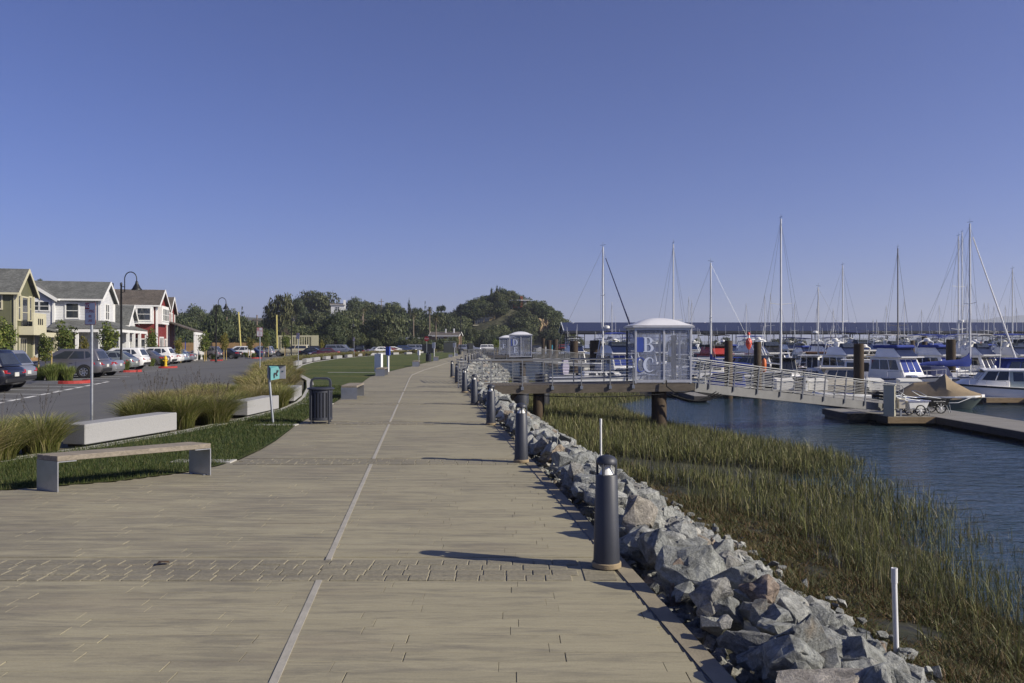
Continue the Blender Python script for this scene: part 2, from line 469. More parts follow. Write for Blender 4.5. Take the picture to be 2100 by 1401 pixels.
# pale joint down the middle, dark groove and band on the water edge
def strip(name, fn, y0, y1, w, z, mat, step=1.0, skip=(), jit=0, parent=None, th=.02):
    mb = MB(); y = y0
    while y < y1 - 1e-6:
        e = min(y + step, y1)
        for a, b in skip:
            if y < a < e: e = a
        if not any(a <= y + 1e-4 < b for a, b in skip):
            j0, j1 = random.uniform(-jit, jit), random.uniform(-jit, jit)
            xa, xb = fn(y), fn(e)
            mb.hexa([(xa - w / 2 + j0, y, z - th), (xa + w / 2 + j0, y, z - th), (xb + w / 2 + j1, e, z - th), (xb - w / 2 + j1, e, z - th),
                     (xa - w / 2 + j0, y, z), (xa + w / 2 + j0, y, z), (xb + w / 2 + j1, e, z), (xb - w / 2 + j1, e, z)])
        else:
            e = [b for a, b in skip if a <= y + 1e-4 < b][0]
        y = e
    return mb.build(name, mat, parent, fix=False)
strip('centre_joint', cent, 2.5, 190, .047, .005, M['joint'], .35, BANDS, .0, prom)
strip('edge_band', lambda y: edge(y) - .07, -4, 205, .125, .002, M['kerb_strip'], 1.2, (), .002, prom, .3)
strip('edge_groove', lambda y: edge(y) - .142, -4, 70, .016, -.003, M['black'], 1.2, (), 0, prom)

# ---- bank, mud flat
WL = [(0, 5.2), (8, 6.7), (12, 7.9), (17, 9.5), (20.5, 10.3), (22.5, 10.6), (24, 9.6), (25.2, 10.4), (27, 11.2), (29, 11.0), (32, 9.6), (35, 8.5), (40, 6.7), (47, 5.8), (53, 6.2), (57, 8.3), (61, 9.7), (65, 8.6), (70, 4.5), (75, 2.5), (82, 1.5), (100, 0), (205, -4)]
def wl(y): return interp(WL, y)
def bed(x, y):
    s = x - edge(y); L = wl(y) - edge(y)
    if s < 0: return -.25
    if s < 3.3: z = -.22 - 1.5 * min(1, s / 3.25)
    elif s < L: z = -1.72 - .6 * ((s - 3.3) / max(.5, L - 3.3))
    else: z = -2.32 - .3 * (s - L)
    z = max(z, -3.4)
    if s > 3.3: z += .05 * mnoise.noise((x * .9, y * .9, 0)) + .03 * mnoise.noise((x * 2.7, y * 2.7, 3))
    return z
xs = np.concatenate([np.linspace(-.16, 4, 14), np.linspace(4.6, 22, 38)])
ys = np.concatenate([np.arange(-4, 44, .5), np.arange(44, 110, 1.5), np.arange(110, 206, 6)])
vv = np.array([[edge(y) + s, y, bed(edge(y) + s, y)] for y in ys for s in xs])
n = len(xs); idx = np.arange(len(ys) * n).reshape(len(ys), n)
ff = np.stack([idx[:-1, :-1], idx[:-1, 1:], idx[1:, 1:], idx[1:, :-1]], -1).reshape(-1, 4)
k = NT('marsh_mud'); v = k.coord('World'); f = k.noise(v, 1.3, 6, .7); f2 = k.noise(v, .5, 4)
c = k.ramp(f, [(.3, (.018, .019, .012)), (.7, (.05, .047, .03))])
c = k.mix(k.ramp(f2, [(.45, 0), (.6, .7)]), c, (.03, .036, .014))
k.set(col=c, rough=k.ramp(f2, [(.4, .35), (.6, .9)]), spec=.4); k.bump(f, .6, .05)
M['mud'] = k.m
mud = inst('mudflat', npmesh('mudflat', vv, ff, M['mud'], smooth=True)); kind(mud, 'structure', 'dark tidal mud flat under the marsh grass')

# ---- riprap
k = NT('riprap_stone')
oi = k.n('ShaderNodeObjectInfo'); gi = k.n('ShaderNodeNewGeometry')
rnd = k.math('FRACT', k.math('ADD', oi.outputs['Random'], gi.outputs['Random Per Island']))
base = k.ramp(rnd, [(0, (.2, .21, .2)), (.16, (.32, .33, .31)), (.34, (.24, .25, .24)), (.5, (.37, .375, .35)), (.66, (.28, .29, .27)), (.8, (.19, .198, .195)), (.89, (.29, .28, .25)), (.94, (.3, .24, .17)), (.955, (.25, .2, .165)), (.965, (.44, .43, .385)), (.985, (.33, .335, .315))])
v = k.coord('World')
f1 = k.noise(v, 9, 8, .72, .6); f2 = k.noise(k.coord('World', (1, 1, 2.6), (.4, .3, .2)), 5, 6, .7, 1.2); f3 = k.noise(v, 38, 5, .75)
c = k.mix(1.0, base, k.ramp(f1, [(.32, .42), (.5, .98), (.68, 1.45)]), 'MULTIPLY')
c = k.mix(k.ramp(f2, [(.58, 0), (.66, .45), (.7, 0)]), c, (.5, .48, .42))
c = k.mix(k.ramp(k.noise(v, 3.1, 5, .6), [(.6, 0), (.75, .5)]), c, (.27, .19, .1))
c = k.mix(.7, c, k.mix(1.0, c, k.ramp(f3, [(.3, .5), (.7, 1.45)]), 'MULTIPLY'))
k.set(col=c, rough=.85, spec=.3)
k.bump(k.math('ADD', k.math('MULTIPLY', f1, 1.0), k.math('MULTIPLY', f3, .4)), .9, .06)
M['rock'] = k.m
def rock_mesh(seed, npt=15, fine=True):
    rr = random.Random(seed); bm = bmesh.new()
    ax = (rr.uniform(.85, 1.2), rr.uniform(.7, 1.0), rr.uniform(.6, .85))
    for i in range(npt):
        p = Vector((rr.gauss(0, 1), rr.gauss(0, 1), rr.gauss(0, 1))).normalized() * rr.uniform(.82, 1.05)
        bm.verts.new((p.x * ax[0], p.y * ax[1], p.z * ax[2]))
    r = bmesh.ops.convex_hull(bm, input=bm.verts)
    bmesh.ops.delete(bm, geom=[g for g in r['geom_interior'] if isinstance(g, bmesh.types.BMVert)], context='VERTS')
    bmesh.ops.dissolve_limit(bm, angle_limit=R(14), verts=bm.verts, edges=bm.edges)
    if fine:
        bmesh.ops.bevel(bm, geom=list(bm.edges), offset=.025, segments=1, affect='EDGES', profile=.5)
        bmesh.ops.triangulate(bm, faces=[f for f in bm.faces if len(f.verts) > 4])
        bmesh.ops.triangulate(bm, faces=bm.faces)
        for it in range(2): bmesh.ops.subdivide_edges(bm, edges=[e for e in bm.edges if e.calc_length() > .34], cuts=1); bmesh.ops.triangulate(bm, faces=bm.faces)
        for v in bm.verts:
            q = v.co + Vector((seed, seed * .3, 0)); a = abs(mnoise.noise(q * 1.9)); b = mnoise.noise(q * 5.5); e = mnoise.cell(q * 3.2 + Vector((b * .4, 0, 0)))
            v.co += v.co.normalized() * (.07 * a - .03 + .03 * b + .05 * (e - .5))
    me = bpy.data.meshes.new('rock'); bm.to_mesh(me); bm.free(); me.materials.append(M['rock'])
    return me
rocks = [rock_mesh(i * 3.7 + 1, 13 + i % 6) for i in range(16)]
coarse = []
for i in range(10):
    me = rock_mesh(100 + i, 12, False)
    coarse.append((np.array([v.co[:] for v in me.vertices]), [tuple(p.vertices) for p in me.polygons])); bpy.data.meshes.remove(me)
bank = poly_sheet('riprap_bank', [(edge(y) + .005, y) for y in range(-4, 205, 8)] + [(edge(y) + .12, y) for y in range(204, -5, -8)], -.2, M['mud'])
bank['label'] = 'bank of broken grey stones below the promenade edge'
cand = []
rr = random.Random(5)
def bank_z(s): return .17 if s < .55 else .12 - 1.7 * (s - .55) / 2.7
y = 2.6
while y < 110:
    near = y < 24
    step = .32 if y < 12 else (.38 if near else (.48 if y < 50 else .9))
    s = .2
    while s < 3.6:
        size = (.232 - .03 * s) if s < 1.6 else .184 - .022 * (s - 1.6)
        size *= rr.choice((.7, .85, 1, 1, 1.12, 1.28))
        if y > 50: size *= 1.3
        ss = s + rr.uniform(-.1, .1); yy = y + rr.uniform(-.2, .2)
        if ss < .08 + size * .8: ss = .06 + size * .8
        z = bank_z(ss) + rr.uniform(-.06, .1) - size * .25
        cand.append((yy, ss, z, size))
        s += size * 1.5
    y += step
cand.sort(key=lambda c: -c[3] / max(2.5, c[0]) if c[0] > 3.8 else 0)
small = MB(); nr = 0
for yy, ss, z, size in cand:
    x = edge(yy) + ss
    if nr < 300 and yy > 3.6:
        inst('rock', rocks[nr % 16], bank, (x, yy, z), (rr.uniform(0, 6), rr.uniform(-.5, .5), rr.uniform(0, 6)), (size * rr.uniform(.95, 1.3), size * rr.uniform(.8, 1.1), size * rr.uniform(.8, 1.1))); nr += 1
    else:
        v0, f0 = rr.choice(coarse)
        m = Matrix.Rotation(rr.uniform(0, 6), 3, 'Z') @ Matrix.Rotation(rr.uniform(-1, 1), 3, 'X')
        vt = v0 @ np.array(m.transposed()) * size * rr.uniform(.95, 1.25) + np.array([x, yy, z])
        small.add(vt.tolist(), f0)
o = small.build('stone_rubble', M['rock'], bank, fix=False); o['kind'] = 'stuff'
# rubble fill low between the big stones
fill = MB()
for i in range(1500):
    yy = 3 + 40 * rr.random() ** 1.5; size = rr.uniform(.035, .085)
    v0, f0 = rr.choice(coarse); m = Matrix.Rotation(rr.uniform(0, 6), 3, 'Z') @ Matrix.Rotation(rr.uniform(-1, 1), 3, 'X')
    fill.add((v0 @ np.array(m.transposed()) * size + np.array([edge(yy) + rr.uniform(.06, .4), yy, -.15 + rr.uniform(-.04, .05)])).tolist(), f0)
for i in range(2600):
    yy = 3 + 40 * rr.random() ** 1.6; ss = rr.uniform(.15, 3.9); size = rr.uniform(.06, .14)
    v0, f0 = rr.choice(coarse)
    m = Matrix.Rotation(rr.uniform(0, 6), 3, 'Z') @ Matrix.Rotation(rr.uniform(-1, 1), 3, 'X')
    fill.add((v0 @ np.array(m.transposed()) * size + np.array([edge(yy) + ss, yy, max(bank_z(ss) - .12, -1.74) + rr.uniform(-.05, .06)])).tolist(), f0)
o = fill.build('gravel_fill', M['rock'], bank, fix=False); o['kind'] = 'stuff'

# ---- blades
def blades(pts, h, w, lean, az, segs=2, droop=.0):
    """tapered ribbons; returns verts, quad faces, t. pts (n,3); per-blade height, width, lean, azimuth"""
    n = len(pts); fa = az + rng.uniform(-1.2, 1.2, n)
    wx, wy = -np.sin(fa), np.cos(fa)
    V = []; T = []
    for i in range(segs + 1):
        u = i / segs
        off = lean * u ** 1.8; zz = h * (u - droop * u * u)
        cx = pts[:, 0] + np.cos(az) * off; cy = pts[:, 1] + np.sin(az) * off; cz = pts[:, 2] + zz
        ww = w * (1 - u) ** .7 * .5 + w * .04
        V.append(np.stack([cx - wx * ww, cy - wy * ww, cz], 1)); V.append(np.stack([cx + wx * ww, cy + wy * ww, cz], 1))
        T.append(np.full(n, u)); T.append(np.full(n, u))
    V = np.stack(V, 1).reshape(-1, 3); T = np.stack(T, 1).reshape(-1)
    k = 2 * (segs + 1); b = (np.arange(n) * k)[:, None]
    F = np.concatenate([np.stack([b[:, 0] + 2 * i, b[:, 0] + 2 * i + 1, b[:, 0] + 2 * i + 3, b[:, 0] + 2 * i + 2], 1) for i in range(segs)])
    return V, F, T

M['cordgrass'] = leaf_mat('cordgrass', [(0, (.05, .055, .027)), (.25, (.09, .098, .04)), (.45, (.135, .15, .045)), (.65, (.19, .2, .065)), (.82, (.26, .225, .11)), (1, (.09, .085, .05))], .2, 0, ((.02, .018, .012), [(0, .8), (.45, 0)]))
M['pickle'] = leaf_mat('pickleweed', [(0, (.045, .058, .019)), (.3, (.085, .098, .028)), (.5, (.125, .105, .036)), (.75, (.165, .095, .048)), (1, (.08, .08, .03))], .15, 0)
def nz(x, y, f, s): return mnoise.noise((x * f, y * f, s))
def scatter(n, fy, want):
    out = []
    while len(out) < n:
        yy = fy(); L0 = edge(yy) + 2.2; L1 = wl(yy) + 1.4
        x = random.uniform(L0, max(L0 + .2, L1))
        if want(x, yy): out.append((x, yy))
    return out
random.seed(21)
def want_cord(x, yy):
    s = x - edge(yy); L = wl(yy) - edge(yy)
    if 21.9 < yy < 25.2 and s < 9 + (25 - yy) * 1.0 and s > 1: return random.random() < .02
    d = nz(x, yy, .45, 2) * .5 + nz(x, yy, 1.4, 7) * .35
    if yy < 20.5:
        lim = 7.0 - (yy - 8) * .2 + 1.1 * nz(x, yy, .5, 11)
        if x < lim - .9: return random.random() < .002
        if x < lim: return random.random() < .2
        t = (x - lim) / max(.3, wl(yy) - lim)
        p = .62 - .28 * max(0, t)
        return random.random() < p and d > -.22 + .16 * t
    edgefall = max(0, (s - L) / 1.2)
    return s > 3.3 and random.random() < .8 - .75 * edgefall and d > -.3
P = scatter(46000, lambda: 5 + 66 * random.random() ** 1.25, want_cord)
P = np.array([(x, y, bed(x, y)) for x, y in P])
n = len(P); hh = rng.uniform(.26, .62, n) * np.where(P[:, 1] > 25, 1.1, 1.0)
tall = rng.random(n) > .9; hh[tall] *= 1.25
lean = rng.uniform(.0, .16, n) + (rng.random(n) > .93) * .3
V1, F1, T1 = blades(P, hh, rng.uniform(.008, .02, n) * np.clip(P[:, 1] / 17, .75, 2.2), lean, rng.uniform(0, 6.28, n), 3)
# leaves that leave the stalk part of the way up
m = rng.random(n) < .8; Q = P[m].copy(); Q[:, 2] += hh[m] * rng.uniform(.25, .6, m.sum())
V2, F2, T2 = blades(Q, hh[m] * rng.uniform(.3, .5, m.sum()), rng.uniform(.008, .018, m.sum()) * np.clip(Q[:, 1] / 17, .75, 2.2), rng.uniform(.08, .22, m.sum()), rng.uniform(0, 6.28, m.sum()), 2)
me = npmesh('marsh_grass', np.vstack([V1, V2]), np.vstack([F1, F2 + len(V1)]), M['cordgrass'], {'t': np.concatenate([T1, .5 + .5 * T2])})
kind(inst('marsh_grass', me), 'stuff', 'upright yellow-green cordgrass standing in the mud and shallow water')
def want_pick(x, yy):
    s = x - edge(yy)
    lim = 7.3 - (yy - 8) * .2 + 1.1 * nz(x, yy, .5, 11)
    if x > wl(yy) - .15: return False
    if yy > 19: return s < 4.6 and random.random() < .25
    if x > lim: return random.random() < .12
    return nz(x, yy, .8, 4) > -.55
P = scatter(110000, lambda: 4.6 + 20 * random.random() ** 1.5, want_pick)
P = np.array([(x, y, bed(x, y) - .01) for x, y in P]); n = len(P)
hump = np.array([.75 + .7 * nz(x, y, 1.1, 9) for x, y, _ in P])
V1, F1, T1 = blades(P, rng.uniform(.05, .19, n) * hump, rng.uniform(.008, .02, n), rng.uniform(.04, .2, n), rng.uniform(0, 6.28, n), 2)
me = npmesh('pickleweed', V1, F1, M['pickle'], {'t': T1})
kind(inst('pickleweed', me), 'stuff', 'low brown-green pickleweed mat beside the stones')

# ---- lawn
k = NT('mown_lawn'); v = k.coord('World'); a = k.noise(v, 55, 5, .8); b = k.noise(v, .55, 5, .65); e = k.noise(k.coord('World', (.15, 1, 1)), .35, 3)
c = k.ramp(a, [(.25, (.022, .04, .01)), (.5, (.05, .08, .022)), (.75, (.09, .13, .04))])
c = k.mix(k.ramp(b, [(.4, 0), (.7, .6)]), c, (.13, .135, .04)); c = k.mix(k.ramp(e, [(.4, 0), (.65, .6)]), c, (.155, .15, .05)); c = k.mix(k.ramp(k.noise(v, 3.2, 5, .7), [(.45, 0), (.7, .5)]), c, (.025, .035, .012))
k.set(col=c, rough=.9, spec=.2); k.bump(a, 1.0, .06); M['lawn'] = k.m
ARC = [(-16, 8.6), (-9.6, 10.5), (-8.1, 12.2), (-7.45, 14.0), (-6.87, 16.5), (-6.55, 19.5), (-6.4, 22.2), (-6.7, 25), (-7.1, 27.2), (-8.4, 33), (-10.2, 40), (-12.9, 48), (-15.5, 57), (-18, 68), (-20.0, 80), (-21.4, 95), (-22, 110), (-22, 130), (-20.8, 145), (-18.6, 170), (-15.5, 200)]
ly = [p for p in LEFT if p[1] >= 6.6]
lawn = poly_sheet('lawn', ly + [(x - .05, y) for x, y in reversed(ARC[1:])] + [(-16.5, 8.6)], .006, M['lawn'])
M['lawn_blade'] = leaf_mat('lawn_blades', [(0, (.02, .035, .01)), (.4, (.042, .066, .017)), (.75, (.075, .1, .027)), (.93, (.12, .13, .042)), (1, (.22, .19, .09))], .25, 0)
def arc_x(y):
    return interp([(b, a) for a, b in ARC], y)
pts = []
random.seed(3)
while len(pts) < 95000:
    yy = 8.6 + 26 * random.random() ** 1.9; x = random.uniform(-11, -4.2)
    if yy < 9.9: lx = interp([(6.6, -16.5), (8.35, -9.5), (9.9, -6.3)], yy)
    else: lx = interp([(b, a) for a, b in LEFT if b >= 9.9], yy)
    if arc_x(yy) + .12 < x < lx - .03: pts.append((x, yy, .004))
P = np.array(pts); n = len(P)
V1, F1, T1 = blades(P, rng.uniform(.025, .075, n), rng.uniform(.004, .008, n) * np.clip(P[:, 1] / 12, 1, 2.5), rng.uniform(.0, .05, n), rng.uniform(0, 6.28, n), 1)
me = npmesh('lawn_grass', V1, F1, M['lawn_blade'], {'t': T1}); o = inst('lawn_grass', me, lawn); o['kind'] = 'stuff'
# concrete mow strips: along the blocks, across the lawn and by the path edge
mb = MB()
def seg(mb, a, b, w, z0, z1):
    a, b = Vector((*a, 0)), Vector((*b, 0)); t = (b - a).normalized(); nn = Vector((-t.y, t.x, 0)) * w / 2
    q = [a - nn, b - nn, b + nn, a + nn]
    mb.hexa([(p.x, p.y, z0) for p in q] + [(p.x, p.y, z1) for p in q])
for a, b in zip(ARC[2:-1], ARC[3:]): seg(mb, (a[0] + .14, a[1]), (b[0] + .14, b[1]), .3, -.1, .012)
for yy in (12.35, 17.9, 24.2, 30.3, 51): seg(mb, (interp([(b, a) for a, b in LEFT if b >= 9.9], yy) + .02, yy), (interp([(b, a) for a, b in LEFT if b >= 9.9], yy) - (.9 if yy < 50 else 3.6), yy), .3, -.1, .014)
kind(mb.build('mow_strip', M['concrete'], fix=False), 'structure', 'pale concrete mow strip between lawn and planting')

# ---- parking lot
k = NT('asphalt'); v = k.coord('World'); a = k.noise(v, 90, 4, .8); b = k.noise(v, .25, 6, .7); e = k.noise(k.coord('World', (1, .12, 1), (0, 0, R(15))), .5, 5, .7)
c = k.ramp(a, [(.3, .085), (.7, .125)]); c = k.mix(k.ramp(b, [(.4, 0), (.7, .45)]), c, (.135, .134, .13)); c = k.mix(k.ramp(e, [(.5, 0), (.72, .6)]), c, (.07, .069, .067))
k.set(col=c, rough=.9, spec=.3); k.bump(a, .5, .01); M['asphalt'] = k.m
kerbline = [(x - (3.1 if y < 30 else 2.7 if y < 50 else 2.3), y) for x, y in ARC]
poly_sheet('parking_lot', [(-60, -20), (-19.5, -20), (-19.5, 7.6)] + [p for p in kerbline[1:]] + [(-22, 240), (-140, 240), (-120, 90)], LOT_Z, M['asphalt'])
bedm = poly_sheet('planting_bed', [(x - .16, y) for x, y in ARC[1:]] + [(x + .15, y) for x, y in reversed(kerbline[1:])], -.03, M['earth'])
mb = MB()
for a, b in zip(kerbline[1:-1], kerbline[2:]): seg(mb, a, b, .3, LOT_Z - .1, -.01)
kind(mb.build('lot_kerb', M['concrete'], fix=False), 'structure', 'pale concrete kerb along the parking lot')
M['line'] = pm('white_road_paint', (.6, .6, .58), .8, 0, .2, 6, dirt=.5, coord='World')
U = Vector((-.255, .967, 0)); NN = Vector((.967, .255, 0))
mb = MB()
p = Vector((-15.9, 21.5, 0))
while p.y < 42:
    q = p + U * 1.15; seg(mb, p[:2], q[:2], .16, LOT_Z - .01, LOT_Z + .004); p = p + U * 1.75
for i in range(14):
    a = Vector((-17.4, 26.3, 0)) + U * (i * 3.0)
    seg(mb, a[:2], (a + Vector((-5.2, .9, 0)))[:2], .1, LOT_Z - .01, LOT_Z + .004)
o = mb.build('parking_markings', M['line'], fix=False); kind(o, 'structure', 'white painted stall lines on the asphalt')
# ---------------------------------------------------------------- lit bollards along the water edge
def make_bollard():
    t = thing('bollard', 'x', 'bollard')
    MB().lathe([(.118, 0), (.118, .034), (.112, .04)], n=24).build('base', M['beige'], t, 40)
    MB().lathe([(.107, .036), (.106, .06), (.088, .735), (.083, .742)], n=28).build('shaft', M['bollard'], t, 40)
    MB().lathe([(.03, .74), (.062, .744), (.022, .815), (.02, .84)], n=16).build('reflector', M['white_plastic'], t, 40)
    for i in range(4):
        a = R(45 + 90 * i); c, s = math.cos(a), math.sin(a)
        MB().bar((.079 * c, .079 * s, .74), (.079 * c, .079 * s, .835), .016).build('strut', M['bollard'], t)
    MB().lathe([(.084, .826), (.086, .832), (.086, .842), (.081, .862), (.064, .882), (.035, .895), (.008, .899)], n=28).build('cap', M['bollard'], t, 40)
    return t
B0 = [6.5, 12.27, 17.95, 24.0, 30.0, 37.1, 43.7, 58, 65, 70.8, 79, 86.5, 94, 101, 108]
b_lab = ['charcoal bollard light with beige base ring nearest the viewer beside the stones', 'charcoal bollard light beside the second paving band, second from the viewer',
 'third charcoal bollard light along the stone bank', 'fourth charcoal bollard light, just before the gangway rail', 'fifth charcoal bollard light, standing at the near corner of the gangway entrance',
 'charcoal bollard light at the far corner of the gangway entrance, shaded by rails', 'lone charcoal bollard light on the seaward edge past the gangway entrance', 'charcoal bollard light first in the close row beyond the gangway',
 'charcoal bollard light second in the close row beyond the gangway', 'charcoal bollard light third in the close row beyond the gangway', 'charcoal bollard light fourth in the close row beyond the gangway', 'charcoal bollard light fifth in the close row beyond the gangway',
 'charcoal bollard light sixth in the close row, nearing the second gangway', 'charcoal bollard light seventh in the close row, nearing the second gangway', 'charcoal bollard light last of the row before the second gangway']
b0 = make_bollard()
for i, yb in enumerate(B0):
    p = (edge(yb) - .2, yb, .008)
    if i == 0: b0.location = p; b0['label'] = b_lab[0]; b0['group'] = 'bollard lights along the promenade'; b0.rotation_euler.z = R(20)
    else: dup(b0, b_lab[i], p, R(20 + 31 * i))

# ---------------------------------------------------------------- benches
def bench(label, o, a, d, h=.438):
    """o front corner, a along the front edge, d across the depth (plan vectors)"""
    t = thing('bench', label, 'bench', (*o, 0), 0, 'steel and wood benches along the path')
    a, d = Vector((*a, 0)), Vector((*d, 0)); z = Vector((0, 0, 1)); an, dn = a.normalized(), d.normalized()
    def pl(p, u, v, w): # parallelepiped
        return [p, p + u, p + u + v, p + v, p + w, p + u + w, p + u + v + w, p + v + w]
    st = .066
    for i, name in ((0, 'end_plate'), (1, 'end_plate')):
        mb = MB(); q = a * i - (an * .012 if i else Vector())
        mb.hexa(pl(q + Vector((0, 0, 0)), an * .012, d, z * (h - st)))
        fl = an * (.2 if not i else -.2)
        f0 = q + (an * .012 if not i else Vector()) + z * (h - st - .012)
        mb.hexa(pl(f0 + dn * .002, fl, d - dn * .004, z * .0115))
        mb.build(name, M['steel'], t)
    for i in range(3):
        q = d * (i / 3 + .004) + z * (h - st + .001)
        MB().hexa(pl(q, a, d * (1 / 3 - .016), z * st)).build('slat', M['bench_wood'], t, bev=(.005, 30, 1))
    for i in range(2):
        for g in (.2, .8): MB().disc(a * (.02 if not i else .98) + d * g + Vector((0, 0, .004)), (0, 0, 1), .018, .012, 8).build('bolt', M['galv'], t)
    return t
bench('weathered wood bench on two brushed steel end plates by the lawn corner, nearest bench', (-5.52, 9.77), (1.39, 1.27), (-.37, .2))
for lab, o in (('grey bench seen end-on behind the slatted bin', (-5.05, 26.2)), ('grey bench beside the white panel on the lawn', (-7.15, 45.2)), ('grey bench under the small white dispenser post', (-7.48, 64.6)),
               ('grey bench just beyond the far dark bin', (-7.95, 86.6)), ('small grey bench beneath the first white double-panel sign', (-8.15, 110)), ('last tiny grey bench before the dark enclosures', (-8.35, 124))):
    bench(lab, o, (-.12, 1.9), (-.52, 0), .45)

# ---------------------------------------------------------------- concrete blocks along the planting
def block(label, p0, p1, h=.385, depth=.46):
    a = Vector((p1[0] - p0[0], p1[1] - p0[1], 0)); L = a.length
    t = thing('concrete_block', label, 'concrete seat', (p0[0], p0[1], 0), math.atan2(a.y, a.x), 'pale concrete seat blocks along the lawn')
    MB().box((L / 2, depth / 2, .03 + h / 2), (L, depth, h - .03), bev=.012).build('block_body', M['block'], t)
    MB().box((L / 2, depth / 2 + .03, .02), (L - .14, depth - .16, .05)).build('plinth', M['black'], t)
    return t
bl = [((174, 917.8), (363, 886), 'long pale concrete block behind the wooden bench'), ((508, 856), (572, 841), 'pale concrete block between grass tufts behind the pet sign'), ((604, 826), (619, 814), 'short pale concrete block behind the slatted bin'),
      ((588.5, 757.5), (592, 755), 'pale concrete block half hidden in the grass behind the pet sign panel'), ((608, 752), (611, 751), 'sliver of pale concrete block showing between grass tufts'), ((613, 751), (620, 748.5), 'small square pale concrete block at the end of the tall grass'),
      ((629, 745), (640, 742.5), 'pale concrete block, first of the pair at the lawn bend'), ((645, 741.5), (657, 739.5), 'pale concrete block, second of the pair at the lawn bend'),
      ((669, 738), (678, 737), 'short pale concrete block left of the yellow hydrant in the grass'), ((691, 736.5), (702, 735.5), 'pale concrete block below the grey long-cab truck'), ((713, 733.5), (723, 733), 'short pale concrete block below the black car'),
      ((734, 731), (747, 730.2), 'pale concrete block, first of the joined far row'), ((754, 729.5), (772, 729), 'pale concrete block in the joined far row behind the white panel'), ((776, 728.7), (791, 728.2), 'pale concrete block ending the joined far row'),
      ((807, 728), (818, 727.7), 'far pale concrete block beside the blue sign'), ((834, 727.2), (845, 726.8), 'far pale concrete block between blue sign and dispenser'), ((860, 725.5), (869, 724.5), 'far pale concrete block behind the white dispenser'), ((877, 723), (889, 721.5), 'farthest pale concrete block behind the dark bin')]
def G(px, py, z=0):
    d = (1.8 - z) * 1650 / (py - 706); return ((px - 1050) / 1650 * d, d)
for a, b, lab in bl: block(lab, G(*a), G(*b))

# ---------------------------------------------------------------- slatted litter bins
def make_bin(label, loc, rz):
    t = thing('litter_bin', label, 'bin', loc, rz, 'dark slatted litter bins')
    mt = M['bollard']
    MB().lathe([(.215, .1), (.22, .11), (.22, .76), (.215, .77)], n=24).build('liner', M['black'], t, 40)
    MB().lathe([(.245, .075), (.262, .085), (.262, .135), (.245, .145)], n=28).build('lower_band', mt, t, 40)
    MB().lathe([(.245, .70), (.262, .705), (.262, .76), (.245, .765)], n=28).build('upper_band', mt, t, 40)
    for i in range(22):
        a = 2 * math.pi * i / 22; c, s = math.cos(a), math.sin(a)
        mb = MB(); mb.box((0, 0, .42), (.011, .046, .62)); 
        mb.v = [((x + .251) * c - y * s, (x + .251) * s + y * c, z) for x, y, z in mb.v]
        mb.build('slat', mt, t)
    for i in range(4):
        a = R(45 + 90 * i); c, s = math.cos(a), math.sin(a)
        mb = MB(); mb.tube([(.275 * c, .275 * s, .012), (.275 * c, .275 * s, .765)], .015, 8); mb.disc((.275 * c, .275 * s, .008), (0, 0, 1), .035, .016, 10)
        mb.build('leg', mt, t, 40)
    MB().lathe([(.2, .79), (.24, .775), (.30, .772), (.31, .785), (.30, .8), (.25, .82), (.17, .825), (.165, .79)], n=32).build('rim', mt, t, 40)
    pts = [(-.215, 0, .8), (-.215, 0, .92), (-.2, 0, .985), (-.15, 0, 1.015), (0, 0, 1.022), (.15, 0, 1.015), (.2, 0, .985), (.215, 0, .92), (.215, 0, .8)]
    rings = []
    for i, p in enumerate(pts):
        a, b = Vector(pts[max(0, i - 1)]), Vector(pts[min(len(pts) - 1, i + 1)]); tt = (b - a).normalized(); nn = Vector((tt.z, 0, -tt.x))
        w = .085; th = .022; p = Vector(p)
        rings.append([p + nn * th + Vector((0, -w, 0)), p + nn * th + Vector((0, w, 0)), p - nn * th + Vector((0, w, 0)), p - nn * th + Vector((0, -w, 0))])
    MB().loft(rings, True, True).build('hood', mt, t, 50)
    return t
tb = make_bin('dark slatted litter bin with arched hood at the lawn edge, nearest bin', (-4.36, 18.35, 0), R(8))
dup(tb, 'dark litter bin further along the lawn behind the white dispenser', (-8.35, 80.5, 0), R(70))
dup(tb, 'tiny dark litter bin beside the last benches', (-8.75, 135, 0), R(70))

# ---------------------------------------------------------------- lettering
def text(s, name, size, mat, parent, loc, rot, ext=.001, align='CENTER', sx=1):
    cu = bpy.data.curves.new(name, 'FONT'); cu.body = s; cu.size = size; cu.extrude = ext; cu.align_x = align; cu.align_y = 'CENTER'; cu.resolution_u = 3
    cu.materials.append(mat)
    me = bpy.data.meshes.new_from_object(bpy.data.objects.new(name, cu)); me.name = name
    return inst(name, me, parent, loc, rot, (sx, 1, 1))
def rrect(w, h, r, n=4):
    out = []
    for cx, cy, a0 in ((w / 2 - r, h / 2 - r, 0), (-w / 2 + r, h / 2 - r, 90), (-w / 2 + r, -h / 2 + r, 180), (w / 2 - r, -h / 2 + r, 270)):
        for i in range(n + 1): a = R(a0 + 90 * i / n); out.append((cx + r * math.cos(a), cy + r * math.sin(a)))
    return out
M['sign_face'] = pm('sign_face', (.55, .55, .56), .35, .2, .05, 6)
M['sign_red'] = pm('sign_red', (.3, .012, .014), .4, 0, .08, 6)
M['sign_white'] = pm('sign_white', (.7, .7, .7), .4, 0, .05, 6)
M['sign_blue'] = pm('sign_blue', (.04, .07, .32), .45, 0, .1, 5)
M['lamp_black'] = pm('street_lamp_black', (.01, .011, .013), .45, .2, .2, 5)
